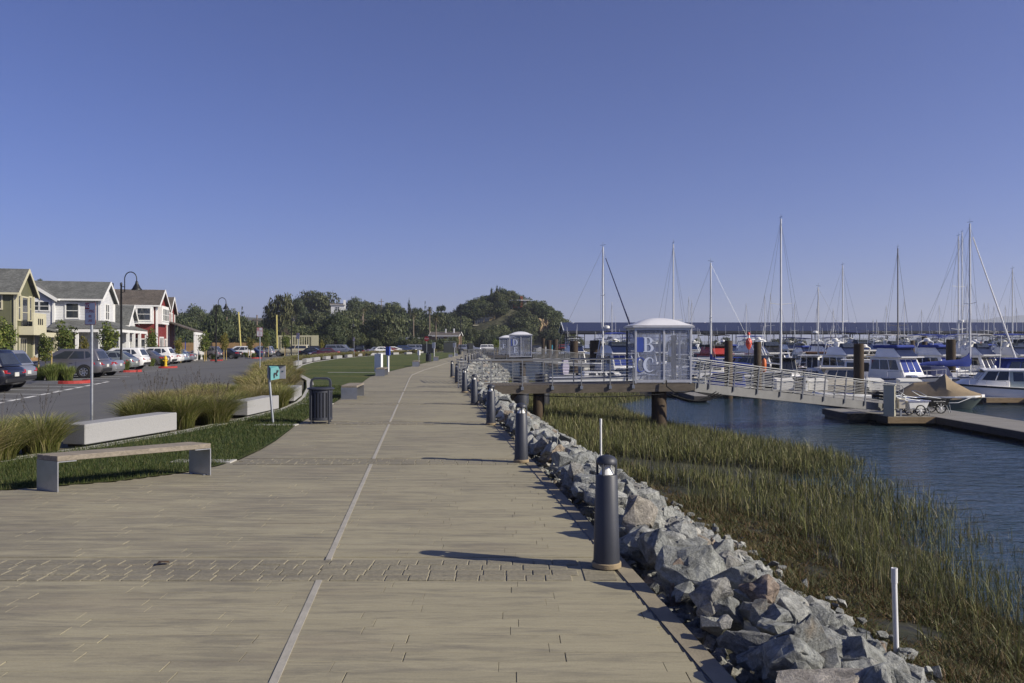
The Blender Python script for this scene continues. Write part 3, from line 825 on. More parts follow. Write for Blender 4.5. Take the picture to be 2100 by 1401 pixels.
def fire_sign(label, loc, rz, top):
    t = thing('parking_sign', label, 'sign', loc, rz, 'no stopping fire lane signs')
    mb = MB(); mb.tube([(0, 0, 0), (0, 0, top - .02)], .03, 12); mb.build('post', M['galv'], t, 40)
    ctr = Vector((-.005, -.036, top - .26)); ux, uy, uz = (1, 0, 0), (0, 0, 1), (0, -1, 0)
    f = MB().prismx(rrect(.33, .5, .035), ctr, ux, uy, uz, .003).build('panel_edge', M['sign_red'], t)
    p = MB().prismx(rrect(.306, .476, .028), ctr + Vector((0, -.0035, 0)), ux, uy, uz, .002).build('panel', M['sign_face'], t)
    e = ctr.y - .0065
    MB().prismx([(-.15, .1), (-.02, .1), (-.02, .234), (-.13, .234), (-.15, .22)], ctr + Vector((0, -.006, 0)), ux, uy, uz, .001).build('red_field', M['sign_red'], p)
    rot = (R(90), 0, 0)
    text('NO', 'lettering', .13, M['sign_white'], p, (ctr.x - .085, e - .0015, ctr.z + .168), rot, sx=.66)
    text('STOPPING', 'lettering', .098, M['sign_red'], p, (ctr.x, e, ctr.z + .052), rot, sx=.56)
    text('FIRE', 'lettering', .085, M['sign_red'], p, (ctr.x, e, ctr.z - .06), rot, sx=.6)
    text('LANE', 'lettering', .085, M['sign_red'], p, (ctr.x, e, ctr.z - .155), rot, sx=.6)
    MB().disc((ctr.x, e, ctr.z + .22), (0, 1, 0), .009, .006, 8).build('bolt', M['galv'], p)
    MB().disc((ctr.x, e, ctr.z - .21), (0, 1, 0), .009, .006, 8).build('bolt', M['galv'], p)
    return t
s1 = fire_sign('red and white no stopping fire lane sign on a galvanised post, nearest sign', (-9.4, 18, -.1), R(-22), 2.84)
dup(s1, 'no stopping sign on a thin post in front of the white parked car', (-14.1, 45, -.1), R(4))
dup(s1, 'no stopping sign beside the yellow-framed wall in the lot', (-17.4, 65.5, -.1), R(-20))
dup(s1, 'no stopping sign next to the black car far along the lot', (-21.6, 110, -.1), R(-20))

# pet waste sign and dispenser
t = thing('pet_sign', 'teal wedge-shaped pet sign with dark dog silhouette on a leaning grey post', 'sign', (-5.42, 18.25, 0), R(-3))
MB().tube([(0, 0, 0), (-.075, 0, .88), (-.085, 0, 1.0)], .028, 12).build('post', M['galv'], t, 40)
M['teal'] = pm('teal_paint', (.1, .3, .31), .5, 0, .1, 6, dirt=.2)
M['teal_dark'] = pm('slate_teal', (.05, .09, .11), .5, 0, .1, 6)
M['pet_panel'] = pm('pale_grey_panel', (.42, .42, .44), .5, 0, .08, 6)
MB().box((.055, .07, 1.16), (.42, .012, .29)).build('back_panel', M['pet_panel'], t)
MB().box((.03, .05, 1.318), (.46, .06, .016)).build('top_strip', M['black'], t)
wz0, wz1 = .985, 1.305
w = MB().loft([[(-.085, -.02, wz0), (-.015, -.11, wz0), (.13, .055, wz0 + .03)], [(-.085, -.02, wz1), (-.015, -.11, wz1 - .05), (.13, .055, wz1)]], True, True).build('wedge', M['teal'], t)
MB().loft([[(-.088, -.022, wz0 + .02), (-.02, -.112, wz0 + .02), (-.02, -.115, wz0 + .02), (-.091, -.026, wz0 + .02)], [(-.088, -.022, wz1 - .03), (-.02, -.112, wz1 - .07), (-.02, -.115, wz1 - .07), (-.091, -.026, wz1 - .03)]], True, True).build('side_plate', M['teal_dark'], w)
dog = [(-.09, -.1), (-.06, -.1), (-.055, -.03), (0, -.01), (.015, -.05), (.05, -.055), (.06, -.035), (.035, -.02), (.04, .02), (.075, .03), (.09, .06), (.09, .1), (.07, .08), (.045, .082), (.03, .1), (.02, .05), (-.01, .03), (-.06, .02), (-.085, .03), (-.1, -.02)]
ux = Vector((.145, .165, 0)).normalized(); un = Vector((.165, -.145, 0)).normalized()
MB().prismx([(a * .62, b * .95) for a, b in dog], Vector((.075, -.012, 1.13)) + un * .006, ux, (0, 0, 1), un, .004).build('silhouette', M['black'], w)
MB().prismx([(a * .55, b * .55) for a, b in dog[9:17]] , (.17, .062, 1.15), (1, 0, 0), (0, 0, 1), (0, -1, 0), .003).build('silhouette', M['teal_dark'], t)

# white interpretive panel, blue sign, dispenser posts, double-panel signs, stop sign
t = thing('display_panel', 'upright white display panel standing on the lawn behind a bench', 'panel', (-8.75, 52.8, 0), R(-30))
MB().box((.0, 0, .59), (.56, .2, 1.18), bev=.01).build('panel_body', M['sign_white'], t)
MB().box((.2, -.104, 1.03), (.1, .006, .16)).build('plate', M['pet_panel'], t)
t = thing('blue_sign', 'blue sign box on a slim white post beside the white panel', 'sign', (-8.05, 52.3, 0), R(-25))
MB().bar((0, 0, 0), (0, 0, 1.1), .1).build('post', M['sign_white'], t); MB().box((0, -.02, 1.36), (.3, .12, .56)).build('sign_box', M['sign_blue'], t)
t = thing('bag_dispenser', 'small white bag dispenser on a pole behind a grey bench', 'dispenser', (-7.75, 67, 0), R(-20))
MB().tube([(0, 0, 0), (0, 0, 1.0)], .03, 8).build('post', M['galv'], t, 40); MB().box((0, 0, 1.08), (.2, .14, .42), bev=.02).build('dispenser_box', M['white_plastic'], t)
def dsign(label, loc):
    t = thing('path_sign', label, 'sign', loc, R(-15), 'white double-panel signs along the path')
    MB().bar((0, 0, 0), (0, 0, 2.0), .07).build('post', M['sign_white'], t)
    MB().box((-.06, -.06, 1.66), (.34, .03, .62)).build('panel', M['sign_face'], t); MB().box((.12, -.08, 1.66), (.12, .03, .7)).build('panel', M['sign_white'], t)
    return t
d1 = dsign('white double-panel sign on a post past the far bin', (-8.9, 92, 0)); dup(d1, 'white double-panel sign in front of the dark enclosure', (-8.2, 115, 0), R(-15))
t = thing('stop_sign', 'red octagonal stop sign on a tall post before the trees', 'sign', (-15.9, 150, -.2), R(-8))
MB().tube([(0, 0, 0), (0, 0, 3.0)], .05, 8).build('post', M['galv'], t)
oc = [(.5 * math.cos(R(22.5 + 45 * i)), .5 * math.sin(R(22.5 + 45 * i))) for i in range(8)]
p = MB().prismx(oc, (0, -.06, 3.0), (1, 0, 0), (0, 0, 1), (0, -1, 0), .01).build('panel', M['sign_red'], t)
text('STOP', 'lettering', .36, M['sign_white'], p, (0, -.073, 3.0), (R(90), 0, 0), .002)

# ---------------------------------------------------------------- gooseneck street lamps
def lamp(label, loc, head=True, rz=0):
    t = thing('street_lamp', label, 'street lamp', loc, rz, 'black gooseneck street lamps')
    mb = MB(); mb.lathe([(.13, 0), (.13, .35), (.09, .5), (.075, 1.2), (.06, 6.0), (.075, 6.02), (.075, 6.2), (.03, 6.26)], n=12); mb.build('post', M['lamp_black'], t, 40)
    mb = MB(); pts = [(.0, 0, 5.55), (.24, 0, 5.6), (.24, 0, 6.5)] + [(.24 + .42 - .42 * math.cos(R(a)), 0, 6.5 + .48 * math.sin(R(a))) for a in range(20, 181, 20)] + [(1.08, 0, 6.3)]
    mb.tube(pts, .035, 8); mb.bar((0, 0, 5.95), (.26, 0, 5.95), .05); mb.build('gooseneck', M['lamp_black'], t, 60)
    s = MB().lathe([(.05, 6.34), (.09, 6.3), (.1, 6.2), (.13, 6.12), (.2, 6.0), (.27, 5.86), (.36, 5.74), (.36, 5.72), (.2, 5.76)], (1.08, 0, 0), 18).build('shade', M['lamp_black'], t, 40)
    MB().lathe([(.02, 5.68), (.1, 5.72), (.12, 5.8)], (1.08, 0, 0), 10).build('bulb_lens', M['white_plastic'], s, 40)
    return t
l1 = lamp('black gooseneck street lamp in front of the red house, nearest and tallest', (-27.2, 56, -.15))
dup(l1, 'black gooseneck street lamp beside the grey parked car under the dark trees', (-32.0, 87, -.15))
dup(l1, 'black street lamp against the large bushy tree behind the beige truck', (-35.9, 131, -.15), R(90))
dup(l1, 'far black street lamp beyond the grey long-cab truck', (-33.7, 170, -.15), R(90))
t = thing('light_pole', 'tall slim dark pole standing before the hill at the path end', 'pole', (-10.8, 170, 0)); MB().tube([(0, 0, 0), (0, 0, 8.2)], .09, 8).build('post', M['lamp_black'], t)

# ---------------------------------------------------------------- ornamental grass tufts
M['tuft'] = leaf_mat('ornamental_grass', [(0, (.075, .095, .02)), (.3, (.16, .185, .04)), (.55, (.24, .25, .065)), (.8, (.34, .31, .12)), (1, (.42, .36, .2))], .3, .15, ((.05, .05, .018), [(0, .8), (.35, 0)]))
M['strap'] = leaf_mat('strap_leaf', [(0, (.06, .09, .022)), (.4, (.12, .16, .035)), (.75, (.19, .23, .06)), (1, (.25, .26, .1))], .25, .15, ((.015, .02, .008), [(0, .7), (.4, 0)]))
M['seed'] = leaf_mat('seed_heads', [(0, (.04, .035, .03)), (1, (.09, .075, .06))], .1, .1)
def tuft_mesh(seed, n, H, rad, mat, w=.008, seg=4, arch=.75):
    global rng
    rng = np.random.default_rng(seed)
    r = rad * .33 * np.sqrt(rng.random(n)); a = rng.uniform(0, 6.283, n)
    P = np.stack([r * np.cos(a), r * np.sin(a), np.full(n, -.02)], 1)
    az = a + rng.normal(0, .6, n)
    ln = rad * rng.uniform(.15, 1.05, n) ** .8 * arch; hh = H * rng.uniform(.62, 1.08, n) * (1 + .25 * np.cos(ln / rad * 1.6) * .5)
    V, F, T = blades(P, hh * 1.5, rng.uniform(.6, 1.5, n) * w, ln, az, seg, .46)
    return npmesh('grass_tuft', V, F, mat, {'t': T})
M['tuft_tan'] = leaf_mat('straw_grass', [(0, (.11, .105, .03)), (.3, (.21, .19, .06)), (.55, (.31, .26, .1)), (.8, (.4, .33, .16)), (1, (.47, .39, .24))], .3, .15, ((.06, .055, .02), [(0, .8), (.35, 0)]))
tufts = [tuft_mesh(40 + i, 1700, .74, .74, M[('tuft', 'tuft_tan')[i % 2]], .0085, 4, .9) for i in range(4)]
far_tufts = [tuft_mesh(60 + i, 420, .72, .85, M[('tuft_tan', 'tuft', 'tuft_tan')[i]], .02, 3, .9) for i in range(3)]
straps = [tuft_mesh(80 + i, 420, .8, .55, M['strap'], .02, 4, .6) for i in range(2)]
def seed_mesh(seed):
    rr = random.Random(seed); mb = MB()
    for i in range(9):
        a = rr.uniform(0, 6.28); l = rr.uniform(.1, .4); h = rr.uniform(.85, 1.15)
        tip = (math.cos(a) * l, math.sin(a) * l, h)
        mb.tube([(0, 0, .2), (tip[0] * .4, tip[1] * .4, h * .6), tip], [.002, .002, .0015], 3)
        for j in range(12):
            f = rr.uniform(.82, 1.0); c = Vector((tip[0] * f, tip[1] * f, h * f)); e = Vector((rr.uniform(-.03, .03), rr.uniform(-.03, .03), rr.uniform(.01, .05)))
            s = Vector((rr.uniform(-.004, .004), .004, 0)); mb.add([c - s, c + s, c + e], [(0, 1, 2)])
    return mb.mesh('seed_stalks', M['seed'])
seeds = [seed_mesh(i) for i in range(3)]
tcount = 0
def tuft(label, group, x, y, s, meshes, z=-.03, seedy=False, cat='grass tuft', name='grass_tuft'):
    global tcount; tcount += 1
    m = meshes[tcount % len(meshes)]
    o = thing(name, label, cat, (x, y, z), random.uniform(0, 6.28), group)
    o.scale = (s * random.uniform(.9, 1.15), s * random.uniform(.9, 1.15), s * random.uniform(.9, 1.1))
    inst('leaves', m, o)
    if seedy: inst('seed_stalks', seeds[tcount % 3], o)
    return o
random.seed(8)
def tuft_set(g, items, s, seedy):
    for (x, y), lab in items: tuft(lab, g, x, y, s, tufts, seedy=seedy)
tuft_set('tan ornamental grasses beside the long concrete block', (((-7.75, 11.35), 'arching grass tuft nearest the wooden bench'), ((-8.0, 12.5), 'arching grass tuft behind the bench, second from its near leg'), ((-8.35, 11.0), 'broad grass tuft at the picture edge behind the bench'), ((-8.45, 13.3), 'grass tuft against the shaded end of the long block'),
  ((-8.9, 12.1), 'grass tuft in the back row left of the long block'), ((-9.5, 11.4), 'grass tuft farthest out at the picture edge'), ((-9.4, 13.4), 'grass tuft on the lot side left of the sign post'), ((-7.85, 13.4), 'grass tuft touching the near corner of the long block'), ((-10.3, 12.6), 'grass tuft hidden at the lot kerb left of the sign post')), 1.0, True)
tuft_set('ornamental grasses between long block and second block', (((-7.15, 17.4), 'tan grass tuft touching the far end of the long block'), ((-7.3, 18.5), 'tan grass tuft one step past the long block'), ((-7.9, 17.9), 'tan grass tuft behind the far end of the long block'), ((-8.3, 19.0), 'tan grass tuft in the second row past the long block'), ((-7.0, 19.2), 'tan grass tuft touching the near end of the second block'),
  ((-7.7, 19.9), 'tan grass tuft behind the near end of the second block'), ((-7.95, 17.2), 'tan grass tuft on the lot side of the long block end'), ((-8.3, 20.7), 'tan grass tuft on the lot side of the second block'), ((-6.75, 18.3), 'tan grass tuft overhanging the mow strip between two blocks'), ((-8.15, 18.3), 'tan grass tuft closest to the sign post')), 1.05, True)
tuft_set('ornamental grasses between second and third block', (((-6.75, 23.2), 'pale grass tuft overhanging the mow strip right of the second block'), ((-7.2, 22.6), 'pale grass tuft touching the far end of the second block'), ((-7.0, 24.2), 'pale grass tuft touching the near end of the short third block'), ((-7.6, 23.7), 'pale grass tuft behind the pet sign post'), ((-8.1, 22.7), 'pale grass tuft behind the top of the second block'), ((-8.3, 24.3), 'pale grass tuft just under the pet sign panel'), ((-8.9, 23.4), 'pale grass tuft on the lot side of the pet sign'),
  ((-7.8, 25.3), 'pale grass tuft behind the short third block'), ((-8.8, 25.2), 'pale grass tuft showing right of the pet sign wedge'), ((-9.3, 24.4), 'pale grass tuft at the lot kerb behind the pet sign'), ((-7.4, 21.3), 'pale grass tuft behind the middle of the second block'), ((-8.2, 21.4), 'pale grass tuft in the second row behind the second block'), ((-9.0, 21.9), 'pale grass tuft at the lot kerb behind the second block')), 1.0, False)
g = 'far grasses along the kerb'
for i in range(64):
    y = 27.5 + 32 * (i / 64) ; x = arc_x(y) - random.uniform(.55, 2.2)
    tuft('yellow-green grass tuft in the strip between lawn and kerb', g, x, y, 1.05, far_tufts)
for i in range(110):
    y = 60 + 130 * (i / 110) ** 1.1; x = arc_x(y) - random.uniform(.6, 1.9)
    if any(abs(y - v) < 2 for v in (69, 78, 87)) and random.random() < .7: continue
    tuft('green-tan grass tuft in the far strip behind the blocks', 'grasses behind the far blocks', x, y, 1.15, far_tufts)

# ---------------------------------------------------------------- kerbed islands, hydrants
M['red_kerb'] = pm('red_kerb_paint', (.34, .035, .03), .7, 0, .2, 5, dirt=.4)
def island(label, px, py, Lx=5.0, w=1.9, ang=170):
    x, y = G(px, py, LOT_Z); t = thing('kerb_island', label, 'kerb island', (x, y + w / 2, LOT_Z), R(ang - 180), 'red kerbed planting islands in the lot')
    n = 10; outl = [(w / 2 * math.sin(R(a)), -w / 2 * math.cos(R(a))) for a in range(0, 181, 18)]
    outl = [(-.9 + a, b) for a, b in outl]
    def ring(i): return [(-.9 + (w / 2 - i) * math.sin(R(a)), -(w / 2 - i) * math.cos(R(a))) for a in range(0, 181, 15)]
    mb = MB(); o_, i_ = ring(0), ring(.16)
    rg = [[(a[0], a[1], 0), (a[0], a[1], .15), (b[0], b[1], .15), (b[0], b[1], .05)] for a, b in zip(o_, i_)]
    mb.loft(rg, True, True, closed=False); mb.build('red_kerb', M['red_kerb'], t)
    mb = MB()
    for s in (-1, 1): mb.box((-.9 - (Lx - .9) / 2, s * (w / 2 - .08), .075), (Lx - .9, .16, .15))
    mb.build('grey_kerb', M['concrete'], t); mb = MB(); mb.prism(ring(.15) + [(-Lx, w / 2 - .15), (-Lx, -w / 2 + .15)], .0, .1); mb.build('soil', M['earth'], t)
    return t, x, y + w / 2
i1 = island('red-ended kerb island with strappy shrub beside the grey hatchback', 158, 788)
i2 = island('red-ended kerb island at the foot of the tallest street lamp', 272, 764)
i3 = island('red-ended kerb island holding the yellow hydrant', 349, 755.5)
i4 = island('red-ended kerb island under the second street lamp', 448, 740.5)
i5 = island('small red kerb beside the far white car', 530, 735.5)
g = 'strappy green shrubs on the kerb islands'
for dx, dy, s in ((-1.0, 0, 1.0), (-1.7, .3, 1.1), (-1.6, -.4, .95), (-2.5, 0, 1.05), (-3.2, .2, .9), (-2.1, .6, 1.0)):
    tuft('bright green strappy shrub on the nearest red kerb island', g, i1[1] + dx, i1[2] + dy, s * 1.2, straps, -.12, cat='shrub', name='strap_shrub')
for isl, lab in ((i2, 'green strappy shrub at the tallest street lamp'), (i3, 'green strappy shrub behind the yellow hydrant'), (i4, 'green strappy shrub under the second street lamp'), (i5, 'green strappy shrub beside the far white car')):
    for dx, dy in ((-1.0, .1), (-1.9, -.2), (-2.8, .2)): tuft(lab, g, isl[1] + dx, isl[2] + dy, 1.1, straps, -.12, cat='shrub', name='strap_shrub')
M['hydrant'] = pm('yellow_hydrant_paint', (.62, .42, .02), .45, 0, .1, 8, dirt=.2)
def hydrant(label, loc):
    t = thing('fire_hydrant', label, 'hydrant', loc, R(20), 'yellow fire hydrants')
    MB().lathe([(.17, 0), (.17, .06), (.11, .08), (.11, .62), (.15, .64), (.15, .69), (.13, .72), (.1, .82), (.04, .88), (.03, .93)], n=14).build('barrel', M['hydrant'], t, 40)
    for a in ((1, 0, 0), (-1, 0, 0), (0, -1, 0)):
        a = Vector(a); MB().tube([Vector((0, 0, .5)), Vector((0, 0, .5)) + a * .2], .07, 10).build('outlet', M['hydrant'], t)
    return t
h1 = hydrant('yellow fire hydrant on the red kerb island before the white car', (i3[1] - .75, i3[2] - .1, -.08))
dup(h1, 'small yellow hydrant in the grasses beside the grey long-cab truck', (*G(667, 729, -.3)[:2], -.25), .6)
# ---------------------------------------------------------------- leaf crowns and trees
def crown_mesh(name, seed, clumps, n, size, mat, up=.25, flat=.5, norm=False):
    r = np.random.default_rng(seed)
    cl = np.array([c[:3] for c in clumps]); rad = np.array([c[3:6] if len(c) > 4 else (c[3],) * 3 for c in clumps])
    vol = rad.prod(1) ** (2 / 3); pick = r.choice(len(clumps), n, p=vol / vol.sum())
    d = r.normal(size=(n, 3)); d /= np.linalg.norm(d, axis=1)[:, None]
    sh = r.uniform(.55, 1.06, n) ** .6
    lump = 1 + .16 * np.sin(d[:, 0] * 7 + pick) * np.sin(d[:, 1] * 6 + 2 * pick) + .1 * np.sin(d[:, 2] * 9 + pick)
    P = cl[pick] + d * rad[pick] * (sh * lump)[:, None]
    P[:, 2] = P[:, 2] / np.percentile(P[:, 2], 99.3) if norm else P[:, 2]
    if norm: P[:, :2] /= np.percentile(np.abs(P[:, 0]), 98.5)
    nrm = d + r.normal(scale=flat, size=(n, 3)) + np.array([0, 0, up]); nrm /= np.linalg.norm(nrm, axis=1)[:, None]
    a = np.cross(nrm, r.normal(size=(n, 3))); a /= np.linalg.norm(a, axis=1)[:, None]; b = np.cross(nrm, a)
    s = size * r.uniform(.55, 1.25, n)[:, None]
    V = np.stack([P - a * s, P - b * s * .55, P + a * s, P + b * s * .55], 1).reshape(-1, 3)
    F = (np.arange(n) * 4)[:, None] + np.arange(4)[None]
    return npmesh(name, V, F, mat)
def lumpy(seed, R0, H, zb, k=9, sq=.8):
    """clumps of a rounded crown: R0 radius, H crown height, zb its bottom"""
    rr = random.Random(seed); out = [(0, 0, zb + H * .5, R0 * .62, R0 * .62, H * .4)]
    for i in range(k):
        a = 2 * math.pi * (i / k) + rr.uniform(-.4, .4); q = rr.uniform(.35, .68) * R0; z = zb + H * rr.uniform(.25, .8)
        s = rr.uniform(.28, .46) * R0; out.append((math.cos(a) * q, math.sin(a) * q, z, s, s, s * sq))
    for i in range(3):
        s = rr.uniform(.28, .4) * R0; out.append((rr.uniform(-.3, .3) * R0, rr.uniform(-.3, .3) * R0, zb + H * rr.uniform(.76, .9), s, s, s * sq))
    return out
def limbs(mb, seed, h, r0, zc, Rc, n=6):
    rr = random.Random(seed)
    mb.tube([(0, 0, -.3), (r0 * .3, 0, h * .5), (0, r0 * .4, h)], [r0 * 1.25, r0 * .85, r0 * .6], 8)
    for i in range(n):
        a = rr.uniform(0, 6.28); e = (math.cos(a) * Rc * rr.uniform(.4, .8), math.sin(a) * Rc * rr.uniform(.4, .8), zc + rr.uniform(-.2, .4) * Rc)
        s = h * rr.uniform(.55, 1)
        mb.tube([(0, 0, s), (e[0] * .5, e[1] * .5, s + (e[2] - s) * .6), e], [r0 * .45, r0 * .28, r0 * .06], 5)
M['leaf_young'] = leaf_mat('young_tree_leaves', [(0, (.05, .075, .018)), (.4, (.1, .14, .03)), (.75, (.17, .2, .045)), (1, (.24, .24, .07))], .3, .2)
M['leaf_yellow'] = leaf_mat('yellowing_leaves', [(0, (.09, .1, .02)), (.5, (.17, .16, .03)), (1, (.24, .19, .05))], .3, .2)
M['leaf_dark'] = leaf_mat('dark_evergreen_leaves', [(0, (0.0196, 0.0294, 0.0126)), (.4, (0.0364, 0.0518, 0.0196)), (.75, (0.0588, 0.077, 0.028)), (1, (0.084, 0.098, 0.0392))], .12, .3)
M['leaf_oak'] = leaf_mat('live_oak_leaves', [(0, (0.028, 0.0392, 0.014)), (.4, (0.0504, 0.0658, 0.0224)), (.75, (0.0812, 0.0952, 0.0336)), (1, (0.119, 0.1232, 0.049))], .12, .3)
M['leaf_euc'] = leaf_mat('eucalyptus_leaves', [(0, (0.0392, 0.0462, 0.0196)), (.4, (0.0672, 0.077, 0.0308)), (.75, (0.105, 0.1092, 0.0448)), (1, (0.14, 0.1372, 0.0672))], .12, .2)
M['leaf_conifer'] = leaf_mat('conifer_needles', [(0, (0.0168, 0.0266, 0.0126)), (.5, (0.0308, 0.0462, 0.0196)), (1, (0.0532, 0.0672, 0.028))], .05, .3)
M['leaf_palm'] = leaf_mat('palm_fronds', [(0, (.05, .055, .02)), (.5, (.09, .09, .034)), (1, (.15, .13, .06))], .15, .1)
M['bare'] = leaf_mat('bare_twigs', [(0, (.07, .055, .045)), (.5, (.11, .085, .065)), (1, (.15, .11, .085))], .05, .2)
# young street trees
young = []
for i in range(4):
    rr = random.Random(i)
    cl = [(0, 0, 1.9, .5, .5, .7), (.25, .1, 2.3, .42, .42, .5), (-.25, .1, 2.2, .4, .4, .5), (.05, -.25, 2.65, .4, .4, .5), (-.1, .2, 3.0, .3, .3, .45), (.2, -.1, 1.55, .4, .4, .35), (-.3, -.15, 1.6, .35, .35, .35)]
    cl = [(c[0] + rr.uniform(-.15, .15), c[1] + rr.uniform(-.15, .15), c[2] + rr.uniform(-.12, .12), *[v * rr.uniform(.85, 1.2) for v in c[3:]]) for c in cl]
    mb = MB(); limbs(mb, i, 2.2, .045, 2.2, .7, 7)
    young.append((crown_mesh('crown', 200 + i, cl, 1700, .085, M['leaf_young'], .3, .9), mb.mesh('trunk', M['trunk'], 60)))
mb = MB(); mb.tube([(.32, .1, 0), (.32, .1, 1.6)], .04, 6); stake_a = mb.mesh('stake', M['stake'])
mb = MB(); mb.box((0, .1, 1.45), (.7, .04, .09)); brace_m = mb.mesh('brace', M['stake'])
def young_tree(label, px, py_top, d, width, stakes=True, yellow=False, z=-.1):
    top = W(px, py_top, d); h = top.z - z; i = int(px) % 4
    t = thing('young_tree', label, 'tree', (top.x, d, z), random.uniform(0, 6), 'young street trees along the lot')
    wsc = width / 1650 * d / 1.75; c = inst('crown', young[i][0], t, (0, 0, 0), (0, 0, 0), (wsc, wsc, h / 3.35))
    if yellow: c.data = c.data.copy(); c.data.materials[0] = M['leaf_yellow']
    inst('trunk', young[i][1], t, (0, 0, 0), (0, 0, 0), (wsc, wsc, h / 3.35))
    if stakes:
        inst('stake', stake_a, t); inst('stake', stake_a, t, (-.64, 0, 0)); inst('brace', brace_m, t)
    return t
random.seed(4)
for a in (('leafy young tree in front of the olive house wall', 8, 655, 44, 62), ('small staked young tree before the olive porch', 93, 681, 46, 40), ('full young tree with broad crown before the white house porch', 134, 657, 57, 54),
          ('thin yellowing young tree between the two fuller street trees', 172, 690, 60, 24, True, True), ('round young tree with a yellow brace before the white house corner', 222, 659, 64, 50), ('upright young tree before the red house bay window', 312, 675, 78, 34),
          ('sparse yellowing young tree before the red house porch', 366, 692, 84, 22, True, True), ('low broad young tree beside the second street lamp', 419, 683, 90, 36), ('pale young tree between second lamp and black sedan', 460, 684, 96, 24, True, True),
          ('tiny young tree beside the pale yellow post', 513, 690, 112, 22, True, True), ('young tree next to the second no stopping sign', 546, 676, 120, 24), ('young tree behind the beige truck', 586, 681, 126, 26),
          ('yellow-green young tree at the long-cab truck bumper', 660, 697, 126, 13, False, True), ('young tree beside the third gangway hut', 1018, 694, 140, 22), ('young tree before the far white pickup', 912, 700, 190, 10, False)):
    young_tree(*a)

# ---------------------------------------------------------------- parked vehicles
M['tail'] = pm('red_tail_lens', (.32, .012, .01), .15, 0, .1, 8)
M['lens'] = pm('clear_lamp_lens', (.6, .6, .6), .12, .3, .08, 8)
M['plate'] = pm('number_plate', (.55, .55, .52), .5, 0, .1, 8)
M['rim'] = pm('alloy_rim', (.45, .45, .46), .3, .8, .1, 8)
M['trim_black'] = pm('black_trim', (.015, .015, .016), .55, 0, .15, 6)
paint_cache = {}
def paint(name, col, met=0):
    if name not in paint_cache: paint_cache[name] = pm(name, col, .28, met, .04, 2, coat=.7, dirt=.08)
    return paint_cache[name]
# x stations from the tail: (fraction of length, half-width factor, bottom z, top z)
BODY = {
 'suv':   dict(L=4.75, Wd=1.9, H=1.72, r=.37, ax=(.205, .80), belt=1.08, st=[(0, .80, .5, .86), (.02, .9, .36, 1.0), (.07, .97, .3, 1.08), (.25, 1, .26, 1.08), (.55, 1, .26, 1.07), (.7, 1, .26, 1.05), (.85, .97, .26, 1.0), (.95, .88, .3, .9), (1, .7, .42, .72)], cab=(.03, .74, .10, .52), q=3),
 'hatch': dict(L=4.4, Wd=1.78, H=1.5, r=.32, ax=(.17, .78), belt=.98, st=[(0, .8, .45, .82), (.02, .9, .32, .93), (.08, .97, .25, .98), (.3, 1, .22, .98), (.6, 1, .22, .95), (.78, .98, .22, .88), (.93, .88, .26, .74), (1, .7, .36, .58)], cab=(.04, .82, .2, .5), q=3),
 'sedan': dict(L=4.75, Wd=1.82, H=1.45, r=.33, ax=(.2, .79), belt=.95, st=[(0, .78, .45, .84), (.02, .88, .3, .97), (.1, .96, .24, 1.0), (.25, 1, .22, .99), (.6, 1, .22, .94), (.8, .98, .22, .87), (.94, .87, .26, .74), (1, .68, .38, .56)], cab=(.13, .74, .27, .53), q=2),
 'truck': dict(L=6.0, Wd=2.0, H=1.92, r=.4, ax=(.2, .8), belt=1.2, st=[(0, .92, .55, 1.2), (.01, .96, .5, 1.24), (.3, 1, .45, 1.24), (.6, 1, .45, 1.22), (.75, 1, .45, 1.2), (.93, .98, .45, 1.12), (.985, .92, .45, 1.0), (1, .86, .5, .85)], cab=(.02, .74, .04, .64), q=3),
}
tyre_m = {}
def wheel(t, name, c, r, side):
    wt = thing(name, '', '', c); wt.parent = t
    for kx in ('label', 'category'): del wt[kx]
    if r not in tyre_m:
        prof = [(r * .62, -.1), (r * .93, -.11), (r, -.075), (r, .075), (r * .93, .11), (r * .66, .1), (r * .64, .0)]
        a = MB().lathe(prof, n=22).mesh('tyre', M['rubber'], 40)
        mb = MB(); mb.lathe([(r * .64, -.02), (r * .66, .092), (r * .6, .095), (r * .56, .05), (r * .05, .045)], n=22)
        for i in range(7):
            an = 2 * math.pi * i / 7; mb.bar((r * .1 * math.cos(an), r * .1 * math.sin(an), .07), (r * .6 * math.cos(an), r * .6 * math.sin(an), .085), r * .16, .03)
        tyre_m[r] = (a, mb.mesh('rim', M['rim'], 40))
    rot = (R(90), 0, 0) if side < 0 else (R(-90), 0, 0)
    inst('tyre', tyre_m[r][0], wt, (0, 0, 0), rot); inst('rim', tyre_m[r][1], wt, (0, 0, 0), rot)
